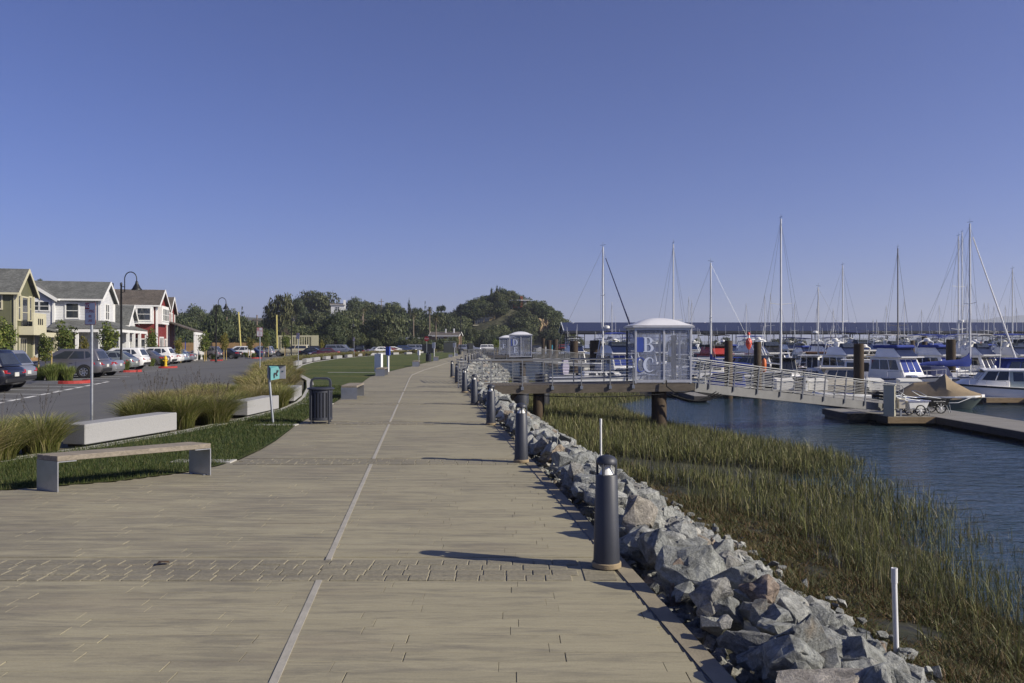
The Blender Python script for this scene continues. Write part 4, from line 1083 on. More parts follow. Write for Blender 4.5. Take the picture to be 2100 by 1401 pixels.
def vehicle(label, ty, col, rear_near, heading_deg, cat='car', sc=1, name=None, roof_rack=False, lamps_on=False, plate=True, group='cars in the parking lot'):
    """rear_near: the tail corner on the side that faces -y when the nose points to -x"""
    B = BODY[ty]; L, Wd, H = B['L'], B['Wd'], B['H']; hd = R(heading_deg); f = Vector((math.cos(hd), math.sin(hd), 0)); lf = Vector((-f.y, f.x, 0))
    near = lf if lf.y < 0 else -lf
    ctr = Vector((*rear_near, 0)) + f * (L * sc / 2) - near * (Wd * sc / 2)
    t = thing(name or {'truck': 'pickup_truck'}.get(ty, 'parked_car'), label, cat, (ctr.x, ctr.y, LOT_Z), hd, group, sc)
    w = Wd / 2; x = lambda u: -L / 2 + u * L
    rings = []
    for u, k, zb, zt in B['st']:
        ww = w * k; X = x(u)
        half = [(ww * .9, zb), (ww * .985, zb + .12), (ww, zb + (zt - zb) * .45), (ww * .985, zt - .16), (ww * .93, zt - .03), (ww * .7, zt + .012)]
        rings.append([(X, -a, z) for a, z in half] + [(X, a, z) for a, z in reversed(half)])
    body = MB().loft(rings, True, True).build('body', col, t, 38)
    cb0, cb1, ct0, ct1 = B['cab']; zb = B['belt'] - .03; wb, wt = w * .94, w * .74
    base = [Vector((x(cb0), -wb * .97, zb)), Vector((x(cb1), -wb * .93, zb)), Vector((x(cb1), wb * .93, zb)), Vector((x(cb0), wb * .97, zb))]
    top = [Vector((x(ct0), -wt, H - .06)), Vector((x(ct1), -wt * .97, H - .04)), Vector((x(ct1), wt * .97, H - .04)), Vector((x(ct0), wt, H - .06))]
    mb = MB(); mb.hexa(base + top)
    mb.build('cabin', col, t, 50, bev=(.05, 20, 2))
    MB().hexa([p + Vector((0, 0, -.012)) for p in top] + [Vector((p.x * .97 + .0, p.y * .86, H)) for p in top]).build('roof', col, t, 50, bev=(.03, 10, 2))
    def pane(a, b, c, d, poly, name, parent=t, mat=M['tint'], off=.012):
        """polygon in the u,v of the face a-b (bottom) d-c (top)"""
        n = (b - a).cross(d - a).normalized()
        q = [(a.lerp(b, u)).lerp(d.lerp(c, u), v) + n * off for u, v in poly]
        m = MB(); m.loft([[p - n * .03 for p in q], q], True, True); return m.build(name, mat, parent)
    qs = [[(.1, .16), (.44, .16), (.44, .86), (.22, .86)], [(.47, .16), (.74, .16), (.71, .86), (.47, .86)], [(.77, .18), (.9, .36), (.82, .84), (.745, .86)]]
    if B['q'] == 2: qs = [[(.1, .16), (.48, .16), (.46, .86), (.2, .86)], [(.51, .16), (.86, .2), (.74, .86), (.49, .86)]]
    if ty == 'truck': qs = [[(.1, .16), (.3, .16), (.3, .86), (.2, .86)], [(.32, .16), (.48, .16), (.48, .86), (.32, .86)], [(.52, .2), (.95, .2), (.95, .82), (.52, .82)]]
    for a, b, c, d in ((base[0], base[1], top[1], top[0]), (base[2], base[3], top[3], top[2])):
        for pl in qs:
            flip = a is base[0]
            pl2 = [(1 - u, v) for u, v in reversed(pl)] if flip else pl
            pane(a, b, c, d, pl2, 'side_window')
    pane(base[1], base[2], top[2], top[1], [(.07, .08), (.93, .08), (.9, .9), (.1, .9)], 'windshield')
    pane(base[3], base[0], top[0], top[3], [(.1, .14), (.9, .14), (.86, .86), (.14, .86)], 'rear_window')
    zl = B['st'][1][3] - .17
    for s in (-1, 1):
        MB().hexa([(x(-.003), s * w * .5, zl - .07), (x(-.003), s * w * .82, zl - .05), (x(.085), s * w * .985, zl - .03), (x(.05), s * w * .7, zl - .05),
                   (x(.004), s * w * .5, zl + .05), (x(.006), s * w * .84, zl + .08), (x(.10), s * w * .99, zl + .09), (x(.05), s * w * .7, zl + .08)][::1]).build('tail_light', M['tail'], t)
        zh = B['st'][-2][3] - .14
        MB().hexa([(x(.9), s * w * .7, zh - .06), (x(.985), s * w * .52, zh - .06), (x(.965), s * w * .82, zh - .05), (x(.9), s * w * .93, zh - .02),
                   (x(.9), s * w * .7, zh + .06), (x(.965), s * w * .5, zh + .07), (x(.945), s * w * .82, zh + .09), (x(.88), s * w * .94, zh + .1)]).build('headlight', M['lens'], t)
        MB().box((x(cb1) - .12, s * (w + .09), B['belt'] + .06), (.14, .2, .13), bev=.03).build('mirror', col, t)
        for u in (.36, .56): MB().box((x(u), s * w * .985, B['belt'] - .2), (.18, .03, .03)).build('door_handle', M['trim_black'], t)
        for u in (.47, .3 if ty != 'truck' else .6): MB().box((x(u), s * w * .994, (B['belt'] + .3) / 2), (.012, .012, B['belt'] - .5)).build('door_seam', M['trim_black'], t)
        for u in B['ax']:
            mb = MB(); mb.disc((x(u), s * (w - .07), B['r'] + .02), (0, 1, 0), B['r'] * 1.15, .15, 22); mb.build('wheel_arch', M['trim_black'], t)
            wheel(t, 'wheel', (x(u), s * (w - .055), B['r']), B['r'], s)
    MB().box((x(.012), 0, .5), (.12, Wd * .8, .22), bev=.04).build('rear_bumper', M['trim_black'] if ty in ('suv', 'truck') else col, t)
    if plate: MB().box((x(-.004), 0, zl - .1), (.02, .32, .16)).build('license_plate', M['plate'], t)
    MB().box((x(.99), 0, .55), (.06, Wd * .5, .16), bev=.02).build('grille', M['trim_black'], t)
    if roof_rack:
        for s in (-1, 1): MB().bar((x(ct0 + .04), s * wt * .88, H + .035), (x(ct1 - .02), s * wt * .88, H + .035), .04).build('roof_rail', M['trim_black'], t)
    return t
pb = paint('midnight_paint', (.006, .007, .013)); pg = paint('graphite_paint', (.17, .165, .175), .5); ps = paint('silver_paint', (.36, .37, .39), .6); pw = paint('pearl_white_paint', (.68, .68, .67)); pgg = paint('sage_silver_paint', (.28, .31, .3), .5)
pk = paint('black_car_paint', (.008, .008, .009)); pbl = paint('ice_blue_paint', (.3, .36, .42), .4); pr = paint('brick_red_paint', (.22, .035, .025)); pn = paint('navy_car_paint', (.02, .035, .09)); pbe = paint('beige_truck_paint', (.45, .41, .28)); pgr = paint('steel_grey_paint', (.22, .235, .27), .4)
HD = 186
vehicle('dark navy SUV with red wraparound tail lamps, cut by the picture edge', 'suv', pb, (-20.45, 32.4), HD, roof_rack=True, sc=1.03)
vehicle('silver wagon hidden behind the dark navy SUV', 'suv', ps, (-21.9, 35.7), HD)
vehicle('charcoal grey crossover hatchback side-on behind the sign post', 'suv', pg, (-24.2, 47.4), HD)
vehicle('silver sedan with large red lamp peeking past the charcoal crossover', 'sedan', ps, (-24.9, 50.5), HD)
vehicle('pale sage hatchback behind the tallest lamp post', 'hatch', pgg, (-28.0, 59.3), HD)
vehicle('white SUV with dark windows behind the strappy shrub', 'suv', pw, (-29.0, 63.3), HD)
vehicle('grey sedan behind the yellow hydrant', 'sedan', pg, (-30.3, 70.2), HD)
vehicle('white SUV with roof bars beyond the grey sedan', 'suv', pw, (-32.4, 76.6), HD, roof_rack=True)
vehicle('white sedan low beside the white SUV with roof bars', 'sedan', pw, (-33.3, 80.6), HD)
vehicle('ice blue hatchback after the white sedan', 'hatch', pbl, (-34.3, 84.6), HD)
vehicle('blue-grey sedan last before the second lamp island', 'sedan', pgr, (-34.9, 88), HD)
vehicle('grey compact SUV with black wheels beside the second street lamp', 'suv', pg, (-38.3, 105), HD - 6)
vehicle('black sedan with silver wheel beside the grey compact SUV', 'sedan', pb, (-36.9, 108.5), HD - 6)
vehicle('white crossover behind the far strappy shrub', 'suv', pw, (-37.9, 117), HD - 6)
vehicle('dark sedan between the white crossover and the silver SUV', 'sedan', pn, (-37.4, 120.5), HD - 6)
vehicle('silver boxy SUV behind the second no stopping sign', 'suv', ps, (-36.9, 124), HD - 6)
vehicle('beige utility truck below the large bushy tree', 'truck', pbe, (-33.2, 131), 181, cat='truck')
vehicle('black sedan facing the lot lane right of the beige truck', 'sedan', pk, (-33.8, 127), 4)
vehicle('black SUV in front of the yellow framed wall', 'suv', pk, (-36.5, 141), 8)
vehicle('dark red sedan beside the grey long-cab truck', 'sedan', paint('maroon_paint', (.05, .008, .012)), (-25.8, 121), 200)
vehicle('grey long-cab pickup truck with a canopy shell', 'truck', pgr, (-35, 150), 3, cat='truck')
vehicle('black SUV seen from behind next to the grey long-cab truck', 'suv', pk, (-27.6, 140), 95)
for lab, ty, c, px, d in (('silver sedan far along the lot beside the black SUV', 'sedan', ps, 752, 160), ('white compact far along the lot', 'hatch', pw, 766, 158), ('brick red wagon far along the lot', 'hatch', pr, 778, 165), ('small white hatchback beside the far red wagon', 'hatch', pw, 789, 168), ('blue hatchback behind the blue sign', 'hatch', pn, 797, 170),
                          ('navy SUV far along the lot below the white ranch house', 'suv', pn, 812, 172), ('silver pickup at the end of the far row', 'truck', ps, 832, 174)):
    vehicle(lab, ty, c, ((px - 1050) / 1650 * d, d), 15 if ty != 'truck' else 5, cat='truck' if ty == 'truck' else 'car')
for lab, ty, c, px, d in (('white pickup behind the rail near the third gangway hut', 'truck', pw, 984, 215), ('black SUV at the foot of the hill', 'suv', pk, 1088, 206), ('white pickup half hidden by the dark enclosure', 'truck', ps, 938, 200),
                          ('red pickup at the head of the covered berths', 'truck', pr, 1145, 208)):
    vehicle(lab, ty, c, ((px - 1050) / 1650 * d, d), 4, cat='truck' if ty == 'truck' else 'car')
t = thing('covered_car', 'car under a pale grey cover at the foot of the hill', 'car', (8.2, 204, LOT_Z), R(3))
MB().loft([[(-2.2, -.8, .2), (-2.2, .8, .2), (-2.1, .7, .8), (-2.1, -.7, .8)], [(-1.2, -.9, .15), (-1.2, .9, .15), (-1.1, .65, 1.3), (-1.1, -.65, 1.3)], [(.5, -.9, .15), (.5, .9, .15), (.4, .65, 1.35), (.4, -.65, 1.35)], [(1.4, -.9, .15), (1.4, .9, .15), (1.3, .75, .85), (1.3, -.75, .85)], [(2.2, -.75, .2), (2.2, .75, .2), (2.1, .6, .65), (2.1, -.6, .65)]], True, True).build('car_cover', M['grey_canvas'], t, 50)
t = thing('tarp_pile', 'turquoise tarp draped over gear beside the piles', 'tarp', (10.4, 206, LOT_Z))
MB().lathe([(.9, 0), (.85, .5), (.6, 1.2), (.25, 1.7), (.05, 1.8)], n=9).build('tarp', pm('turquoise_tarp', (.04, .28, .36), .7, 0, .2, 2), t, 50)

# ---------------------------------------------------------------- houses
def siding(name, col, pitch=.15, vert=False, dk=.6):
    k = NT(name); sp = k.n('ShaderNodeSeparateXYZ'); k.l(k.n('ShaderNodeTexCoord').outputs['Object'], sp.inputs[0])
    ax = k.math('ADD', sp.outputs[0], sp.outputs[1]) if vert else sp.outputs[2]
    fr = k.math('FRACT', k.math('MULTIPLY', ax, 1 / pitch))
    f = k.noise(k.coord('Object'), 1.5, 5, .6)
    c = k.ramp(f, [(.3, tuple(x * .92 for x in col)), (.7, tuple(min(1, x * 1.06) for x in col))])
    k.set(col=c, rough=.65)
    h = k.ramp(fr, [(0, 0), (.07, 1), (1, .35)]) if not vert else k.ramp(fr, [(0, 1), (.12, 1), (.14, 0), (1, 0)])
    k.bump(h, 1.0, .03); return k.m
def shingle(name, col):
    k = NT(name); v = k.coord('Object'); b = k.n('ShaderNodeTexBrick'); b.inputs['Scale'].default_value = 3.2; b.inputs['Mortar Size'].default_value = .012; b.inputs['Color1'].default_value = (*[x * .75 for x in col], 1); b.inputs['Color2'].default_value = (*[x * 1.3 for x in col], 1); b.inputs['Mortar'].default_value = (*[x * .4 for x in col], 1)
    b.inputs['Bias'].default_value = -.1; k.l(v, b.inputs['Vector']); f = k.noise(v, 1.1, 6, .7)
    k.set(col=k.mix(1.0, b.outputs[0], k.ramp(f, [(.3, .7), (.7, 1.25)]), 'MULTIPLY'), rough=.9); k.bump(b.outputs[1], .5, -.02); return k.m
M['shingle'] = shingle('grey_shingles', (.115, .12, .115)); M['shingle_br'] = shingle('brown_shingles', (.1, .085, .072))
M['white_siding'] = siding('white_lap_siding', (.56, .57, .58)); M['red_siding'] = siding('barn_red_siding', (.17, .022, .02)); M['olive_siding'] = siding('olive_board_batten', (.112, .114, .062), .4, True)
M['trim'] = pm('white_trim', (.7, .7, .68), .5, 0, .04, 3); M['cream_trim'] = pm('cream_trim', (.5, .47, .33), .55, 0, .06, 3)
M['brick_tan'] = pm('tan_brick', (.36, .24, .17), .85, 0, .2, 9, .4, 20)
class House:
    def __init__(s, label, o, rz, z=-.1, name='house', cat='house'): s.t = thing(name, label, cat, (*o, z), R(rz)); s.trim = M['trim']
    def gable(s, x0, x1, y0, y1, ze, zr, axis, wm, rm=None, oh=.35, z0=0, th=.16):
        """walls and roof of one gabled block; axis: the way the ridge runs"""
        mb = MB()
        if axis == 'x':
            m = (y0 + y1) / 2; prof = [(y0, z0), (y1, z0), (y1, ze), (m, zr), (y0, ze)]
            mb.loft([[(x0, a, b) for a, b in prof], [(x1, a, b) for a, b in prof]], True, True)
        else:
            m = (x0 + x1) / 2; prof = [(x0, z0), (x1, z0), (x1, ze), (m, zr), (x0, ze)]
            mb.loft([[(a, y0, b) for a, b in prof], [(a, y1, b) for a, b in prof]], True, True)
        mb.build('wall', wm, s.t)
        a0, a1 = (y0, y1) if axis == 'x' else (x0, x1); hw = (a1 - a0) / 2; sl = (zr - ze) / hw
        e0, e1 = (x0 - oh, x1 + oh) if axis == 'x' else (y0 - oh, y1 + oh)
        rmb, tmb = MB(), MB()
        for sg in (-1, 1):
            o_ = hw + oh; pr = [(sg * o_, ze - sl * oh + .03), (0, zr + .03), (0, zr + .03 + th), (sg * o_, ze - sl * oh + .03 + th)]
            q = [(m + a, b) for a, b in pr]
            f = (lambda e: [(e, a, b) for a, b in q]) if axis == 'x' else (lambda e: [(a, e, b) for a, b in q])
            rmb.loft([f(e0), f(e1)], True, True)
            pr2 = [(sg * (o_ + .012), ze - sl * oh - .12), (0, zr - .1), (0, zr + .05 + th), (sg * (o_ + .012), ze - sl * oh + .05 + th)]
            q2 = [(m + a, b) for a, b in pr2]; g = (lambda e: [(e, a, b) for a, b in q2]) if axis == 'x' else (lambda e: [(a, e, b) for a, b in q2])
            for e in (e0 - .05, e1 + .002): tmb.loft([g(e), g(e + .05)], True, True)
            ed = m + sg * (o_ + .02); zz = ze - sl * oh + .1
            if axis == 'x': tmb.box(((e0 + e1) / 2, ed + sg * .05, zz), (e1 - e0, .1, .15))
            else: tmb.box((ed + sg * .05, (e0 + e1) / 2, zz), (.1, e1 - e0, .15))
        rmb.build('roof', rm or M['shingle'], s.t); tmb.build('roof_trim', s.trim, s.t)
    def win(s, face, at, u, z0, z1, w, n=1, door=False, rows=2):
        """face +x/-x/+y/-y at coordinate at; u: centre along the wall"""
        sg = 1 if face[0] == '+' else -1
        def P(du, z, off): return (at + sg * off, u + du, z) if face[1] == 'x' else (u + du, at + sg * off, z)
        def bx(mb, du, z, wd, h, o0, o1):
            c = P(du, z, (o0 + o1) / 2); d = (o1 - o0, wd, h) if face[1] == 'x' else (wd, o1 - o0, h); mb.box(c, d)
        f = MB(); zc, h = (z0 + z1) / 2, z1 - z0
        for du in (-w / 2 - .06, w / 2 + .06): bx(f, du, zc, .12, h + .24, -.02, .07)
        for z in (z0 - .06, z1 + .06): bx(f, 0, z, w, .12, -.02, .065)
        for i in range(1, n): bx(f, -w / 2 + w * i / n, zc, .1, h, -.02, .06)
        for i in range(1, rows): bx(f, 0, z0 + h * i / rows, w, .05, -.02, .05)
        fr = f.build('window' if not door else 'door', s.trim, s.t)
        p = MB(); bx(p, 0, zc, w, h, -.02, .025); p.build('pane', M['tint'], fr)
    def cols(s, pts, z1, w=.22, z0=0):
        for x, y in pts: MB().box((x, y, (z0 + z1) / 2), (w, w, z1 - z0)).build('porch_column', s.trim, s.t)
    def shed(s, q, th=.14, mat=None):
        """sloped roof slab from four corners"""
        MB().hexa([Vector(p) for p in q] + [Vector(p) + Vector((0, 0, th)) for p in q]).build('porch_roof', mat or M['shingle'], s.t)
    def part(s, name, c, d, mat): MB().box(c, d).build(name, mat, s.t)
    def corner(s, x, y, z1, w=.2): s.part('corner_board', (x, y, z1 / 2), (w, w, z1), s.trim)
h = House('white two-storey house with grey roof and wraparound porch', (-38.5, 75.1), 14.8)
h.gable(-9, 0, 0, 6, 6.1, 7.75, 'x', M['white_siding']); h.gable(-7.8, -3.7, -.6, 5, 6.1, 7.45, 'y', M['white_siding']); h.gable(-6, 1, 6.6, 11.6, 3.9, 5.8, 'x', M['white_siding'])
h.corner(.0, .0, 5.9); h.corner(0, 6, 5.9); h.corner(-3.7, -.6, 5.9); h.corner(1, 11.6, 3.8)
h.win('-y', 0, -2.3, 4.35, 5.65, 1.0); h.win('-y', -.6, -5.3, 5.0, 5.75, .72); h.win('-y', -.6, -4.45, 5.0, 5.75, .72); h.win('+x', 0, 3.0, 4.3, 5.7, 1.5, 2)
h.shed([(-3.7, -2.2, 3.25), (2.3, -2.2, 3.25), (0, 0, 4.0), (-3.7, 0, 4.0)]); h.shed([(2.3, -2.2, 3.25), (2.3, 11, 3.25), (0, 11, 4.0), (0, 0, 4.0)])
h.part('beam', (-.7, -2.1, 3.12), (6, .2, .25), M['trim']); h.part('beam', (2.2, 4.4, 3.12), (.2, 13, .25), M['trim'])
h.cols([(-3.4, -2.1), (-1.4, -2.1), (.5, -2.1), (2.2, -2.1), (2.2, 1.2), (2.2, 4), (2.2, 7), (2.2, 10.8)], 3.0, .25)
h.win('-y', 0, -2.2, .5, 2.4, 1.2); h.win('+x', 0, 2.0, .3, 2.5, 1.0, 1, True); h.win('+x', 0, 4.6, .6, 2.4, 1.4, 2); h.win('+x', 1, 9.2, .9, 2.5, 1.6, 2)
h.part('porch_floor', (-.6, 4, .1), (6.2, 13, .2), M['concrete'])
h = House('barn red house with white bay windows and porch', (-38.4, 87), 14.8)
h.gable(-9, 0, 0, 6.6, 6.1, 7.8, 'x', M['red_siding'], M['shingle_br']); h.gable(-6, -.3, 10, 14.6, 5.8, 7.5, 'x', M['red_siding'], M['shingle_br']); h.gable(-6, -1.6, 6.4, 10.4, 4.6, 5.6, 'x', M['red_siding'], M['shingle_br'])
for a in ((0, 0, 5.9), (0, 6.6, 5.9), (-.3, 10, 5.6), (-.3, 14.6, 5.6)): h.corner(*a)
h.part('bay', (-1.9, -.2, 5.1), (3.2, .5, 2.0), M['trim']); h.part('bay', (.2, 2.9, 5.1), (.5, 4.6, 2.0), M['trim'])
h.win('-y', -.45, -1.9, 4.5, 5.75, 2.6, 2); h.win('+x', .45, 2.9, 4.5, 5.75, 4.0, 4); h.win('+x', -.3, 12.3, 4.6, 5.6, 1.3, 2); h.win('+x', 0, 2.9, .5, 2.6, 2.4, 3); h.win('-y', 0, -1.6, .8, 2.4, 1.6, 2)
h.shed([(3.2, 6.2, 3.3), (3.2, 15.6, 3.3), (-.3, 15.2, 4.5), (0, 6.4, 4.5)], mat=M['shingle_br']); h.part('beam', (3.1, 10.9, 3.15), (.2, 9.6, .3), M['trim'])
h.cols([(3.1, 6.3 + i * 1.85) for i in range(6)], 3.0, .22)
for i in range(5): h.part('porch_rail', (3.1, 7.2 + i * 1.85, 1.1), (.06, 1.5, .1), M['trim']); [h.part('baluster', (3.1, 6.65 + i * 1.85 + j * .22, .65), (.05, .06, .85), M['trim']) for j in range(6)]
h.part('chimney', (-4.6, -.35, 3.9), (.9, .7, 7.8), M['brick_tan']); h.part('chimney_cage', (-4.6, -.35, 8.1), (.7, .55, .6), M['black']); h.win('+x', 0, 5.6, .2, 2.4, .9, 1, True)
h.part('banner', (1.9, 7.6, 1.9), (.06, .35, 1.4), M['blue_canvas'])
h = House('olive board-and-batten house with cream trim, cut by the picture edge', (-39.5, 64), 14.8); h.trim = M['cream_trim']
h.gable(-7, 0, 0, 4.4, 6.1, 7.9, 'x', M['olive_siding']); h.corner(0, 0, 5.9); h.corner(0, 4.4, 5.9)
h.win('-y', 0, -1.5, 4.75, 5.8, 1.0); h.win('-y', 0, -1.6, .7, 2.4, 1.1); h.win('+x', 0, .8, 3.9, 5.8, .5); h.win('+x', 0, 3.6, 3.9, 5.8, .5); h.win('+x', 0, 2.2, 3.3, 5.7, 1.4, 1, True)
h.part('balcony', (.55, 2.4, 3.0), (1.1, 3.4, .7), M['cream_trim']); h.part('balcony_panel', (1.05, 2.4, 3.9), (.08, 3.4, 1.1), M['cream_trim']); h.win('+x', 0, 1.7, .1, 2.3, 1.5, 3, True)
for yy in (1.9, 2.4, 2.9): h.part('bracket', (1.12, yy, 3.75), (.06, .12, .5), M['black'])
h.shed([(1.0, 3.2, 3.2), (1.0, 10.4, 2.85), (-5, 10.4, 3.1), (-5, 3.2, 4.1)], .2); h.part('beam', (.9, 6.8, 2.7), (.25, 7.2, .4), M['cream_trim']); h.cols([(.9, 4.6), (.9, 7.4), (.9, 10.2)], 2.5, .3)
h = House('grey shingled house roof behind the wooded gap at the picture edge', (-52, 52), 14.8); h.gable(-6, 0, 0, 6, 5, 6.6, 'x', M['white_siding'])
# picket and board fences behind the parked cars
def fence(label, a, b, hgt, step, wd, mat, cap=None, name='board_fence'):
    a, b = Vector((*a, -.15)), Vector((*b, -.15)); n = int((b - a).length / step); t = thing(name, label, 'fence', a, math.atan2((b - a).y, (b - a).x))
    for i in range(0, n, max(1, int(2.4 / step))): MB().box((i * step, .06, hgt / 2 + .05), (.1, .1, hgt + .1)).build('post', mat, t)
    pk = MB()
    for i in range(n): pk.box((i * step, random.uniform(-.006, .006), hgt / 2 + random.uniform(-.02, .02)), (wd, .025, hgt))
    o = pk.build('picket', mat, t, fix=False); o['kind'] = 'stuff'
    MB().box(((b - a).length / 2, .03, hgt * .8), ((b - a).length, .04, .09)).build('rail', mat, t)
    return t
fence('low cedar fence in front of the olive house', (-31.5, 44), (-36, 62), .95, .13, .09, M['fence_wood'])
fence('white picket fence in front of the white house', (-36.2, 63), (-41.0, 82), .9, .16, .08, M['trim'], name='picket_fence')
fence('cedar fence in front of the red house', (-37.0, 86), (-41.5, 104), .9, .16, .1, M['fence_wood'])
fence('tall cedar board fence behind the black sedan', (-56, 136), (-41.5, 138), 2.2, .2, .17, M['fence_wood'])
t = thing('framed_wall', 'pale yellow framed wall with studs behind the beige truck', 'wall', (-43.5, 150, -.2), R(2))
M['yellow_frame'] = pm('pale_yellow_lumber', (.5, .47, .3), .7, 0, .1, 4)
for i in range(15): MB().box((i * .43, 0, 1.7), (.18, .12, 3.4)).build('stud', M['yellow_frame'], t)
MB().box((3.1, 0, 3.5), (6.4, .14, .3)).build('top_plate', M['yellow_frame'], t); MB().box((6.7, 0, 1.75), (1.3, .16, 3.8)).build('end_panel', M['yellow_frame'], t)
for lab, px, top, bot, d, lean in (('tall leaning yellow pole above the cedar fence', 489, 640, 712, 135, 5), ('tall straight yellow pole before the large bushy tree', 567, 646, 706, 140, 1)):
    a, b = W(px + lean, bot + 8, d), W(px, top, d); t = thing('yellow_pole', lab, 'pole', a, 0, 'yellow poles'); MB().tube([(0, 0, 0), (b - a)], .14, 8).build('pole', pm('yellow_pole_paint', (.46, .4, .13), .6, 0, .15, 3), t, 40)
# ---------------------------------------------------------------- hills and woods
HX = [(-40, 0), (-30, 3), (-24, 8), (-20, 10.5), (-12, 15.5), (-5, 17.5), (0, 17), (6, 15), (14, 12), (18, 9), (21, 4.5), (24, .5), (30, 0)]
def hill_r(x, y):
    d = abs(y - 338); return interp(HX, x) * max(0, 1 - (d / 36) ** 2) ** .8
def hill_l(x, y):
    e = ((x + 92) / 78) ** 2 + ((y - 365) / 75) ** 2; return 13.5 * max(0, 1 - e) ** .7
def terr(x, y):
    return max(hill_r(x, y), hill_l(x, y)) - .26
k = NT('wooded_hill_ground'); v = k.coord('World'); f = k.noise(v, .35, 6, .7)
sx = k.n('ShaderNodeSeparateXYZ'); k.l(k.n('ShaderNodeNewGeometry').outputs['Normal'], sx.inputs[0])
c = k.ramp(f, [(.35, (.03, .035, .014)), (.65, (.07, .065, .035))])
c = k.mix(k.ramp(sx.outputs[2], [(.5, 1), (.72, 0)]), c, (.34, .25, .14)); k.set(col=c, rough=.95); k.bump(f, 1, .6); M['hill'] = k.m
def hillmesh(name, fn, x0, x1, y0, y1, n, label):
    xs, ys = np.linspace(x0, x1, n), np.linspace(y0, y1, n)
    V = np.array([[x, y, fn(x, y) - .3 + .4 * mnoise.noise((x * .2, y * .2, 0))] for y in ys for x in xs]); idx = np.arange(n * n).reshape(n, n)
    F = np.stack([idx[:-1, :-1], idx[:-1, 1:], idx[1:, 1:], idx[1:, :-1]], -1).reshape(-1, 4)
    kind(inst(name, npmesh(name, V, F, M['hill'], smooth=True)), 'structure', label)
hillmesh('hill', hill_r, -40, 32, 296, 380, 46, 'steep wooded hill with tan cliff at the end of the path')
hillmesh('hill', hill_l, -172, -12, 288, 442, 40, 'low wooded hill behind the parking lot')
# cliff face on the seaward side of the steep hill
bm = bmesh.new(); bmesh.ops.create_icosphere(bm, subdivisions=4, radius=1)
for v in bm.verts:
    v.co += v.co.normalized() * .22 * mnoise.noise(v.co * 2.2) + v.co.normalized() * .08 * mnoise.noise(v.co * 7)
    v.co += v.co.normalized() * .2 * mnoise.noise(v.co * 4); v.co = Vector((v.co.x * 3.6, v.co.y * 8, v.co.z * 5.4))
me = bpy.data.meshes.new('cliff'); bm.to_mesh(me); bm.free()
M['cliff'] = pm('tan_cliff', (.3, .22, .12), .95, 0, .45, .5, 1, 1.2, coord='World', dirt=.7); me.materials.append(M['cliff'])
kind(inst('cliff', me, None, (10.9, 315.5, 6.4), (0, 0, .15)), 'structure', 'bare tan cliff face on the seaward side of the steep hill')

oaks = [crown_mesh('crown', 300 + i, lumpy(30 + i, 1, .8, .16, 11 + i % 3, .75), 4200, .06, M[('leaf_oak', 'leaf_dark')[i % 2]], norm=True) for i in range(6)]
mb = MB(); limbs(mb, 5, .45, .07, .55, .8, 7); oak_trunk = mb.mesh('trunk', M['trunk'], 60)
def tiers(seed, n, fn):
    rr = random.Random(seed); out = []
    for i in range(n):
        z, r, th = fn(i / (n - 1)); m = max(3, int(r * 12))
        for j in range(m):
            a = 6.283 * j / m + rr.uniform(-.4, .4); q = r * rr.uniform(.35, .75); out.append((math.cos(a) * q, math.sin(a) * q, z, r * .42, r * .42, th))
        out.append((0, 0, z, r * .4, r * .4, th * 1.3))
    return out
con = [crown_mesh('crown', 330 + i, tiers(i, 9, lambda u: (.12 + .84 * u, (1 - u) ** .85 * .95 + .06, .06)), 3000, .07, M['leaf_conifer'], 0, .7) for i in range(2)]
arau = crown_mesh('crown', 340, tiers(7, 7, lambda u: (.3 + .68 * u, (1 - u) * .9 + .12, .022)), 2000, .06, M['leaf_conifer'], .6, .4)
cedar = crown_mesh('crown', 341, tiers(9, 5, lambda u: (.35 + .6 * u, (1 - .45 * u), .045)), 2600, .07, M['leaf_conifer'], .6, .5)
umbrella = crown_mesh('crown', 342, [(-.4, 0, .78, .42, .4, .1), (.4, .1, .82, .45, .4, .1), (0, .2, .92, .5, .4, .09), (.05, -.3, .7, .4, .4, .08), (-.75, .1, .66, .25, .25, .06), (.8, 0, .7, .25, .25, .06)], 1700, .07, M['leaf_dark'])
rr = random.Random(2)
euc_c = [(rr.uniform(-.6, .6), rr.uniform(-.6, .6), z, .3, .3, .2) for z in np.linspace(.25, .85, 22)] + [(0, 0, .92, .25, .25, .1), (-.2, .1, .9, .25, .25, .1), (.3, 0, .86, .26, .26, .12), (0, 0, .5, .6, .6, .35), (-.75, 0, .45, .3, .3, .2), (.75, .1, .5, .3, .3, .2)]
euc = crown_mesh('crown', 343, euc_c, 5200, .05, M['leaf_euc'], -.1, .8)
bares = []
for i in range(2):
    r_ = random.Random(90 + i); mb = MB()
    for j in range(420):
        a, el = r_.uniform(0, 6.28), r_.uniform(.1, 1.5); q = r_.uniform(.3, .75)
        p = Vector((math.cos(a) * math.cos(el) * q, math.sin(a) * math.cos(el) * q, .35 + math.sin(el) * q * .6)); e = p + Vector((p.x * .5 + r_.uniform(-.12, .12), p.y * .5 + r_.uniform(-.12, .12), r_.uniform(.0, .25)))
        s = Vector((r_.uniform(-1, 1), r_.uniform(-1, 1), .2)) * .012; mb.add([p - s, p + s, e + s * .3, e - s * .3], [(0, 1, 2, 3)])
    bares.append(mb.mesh('crown', M['bare']))
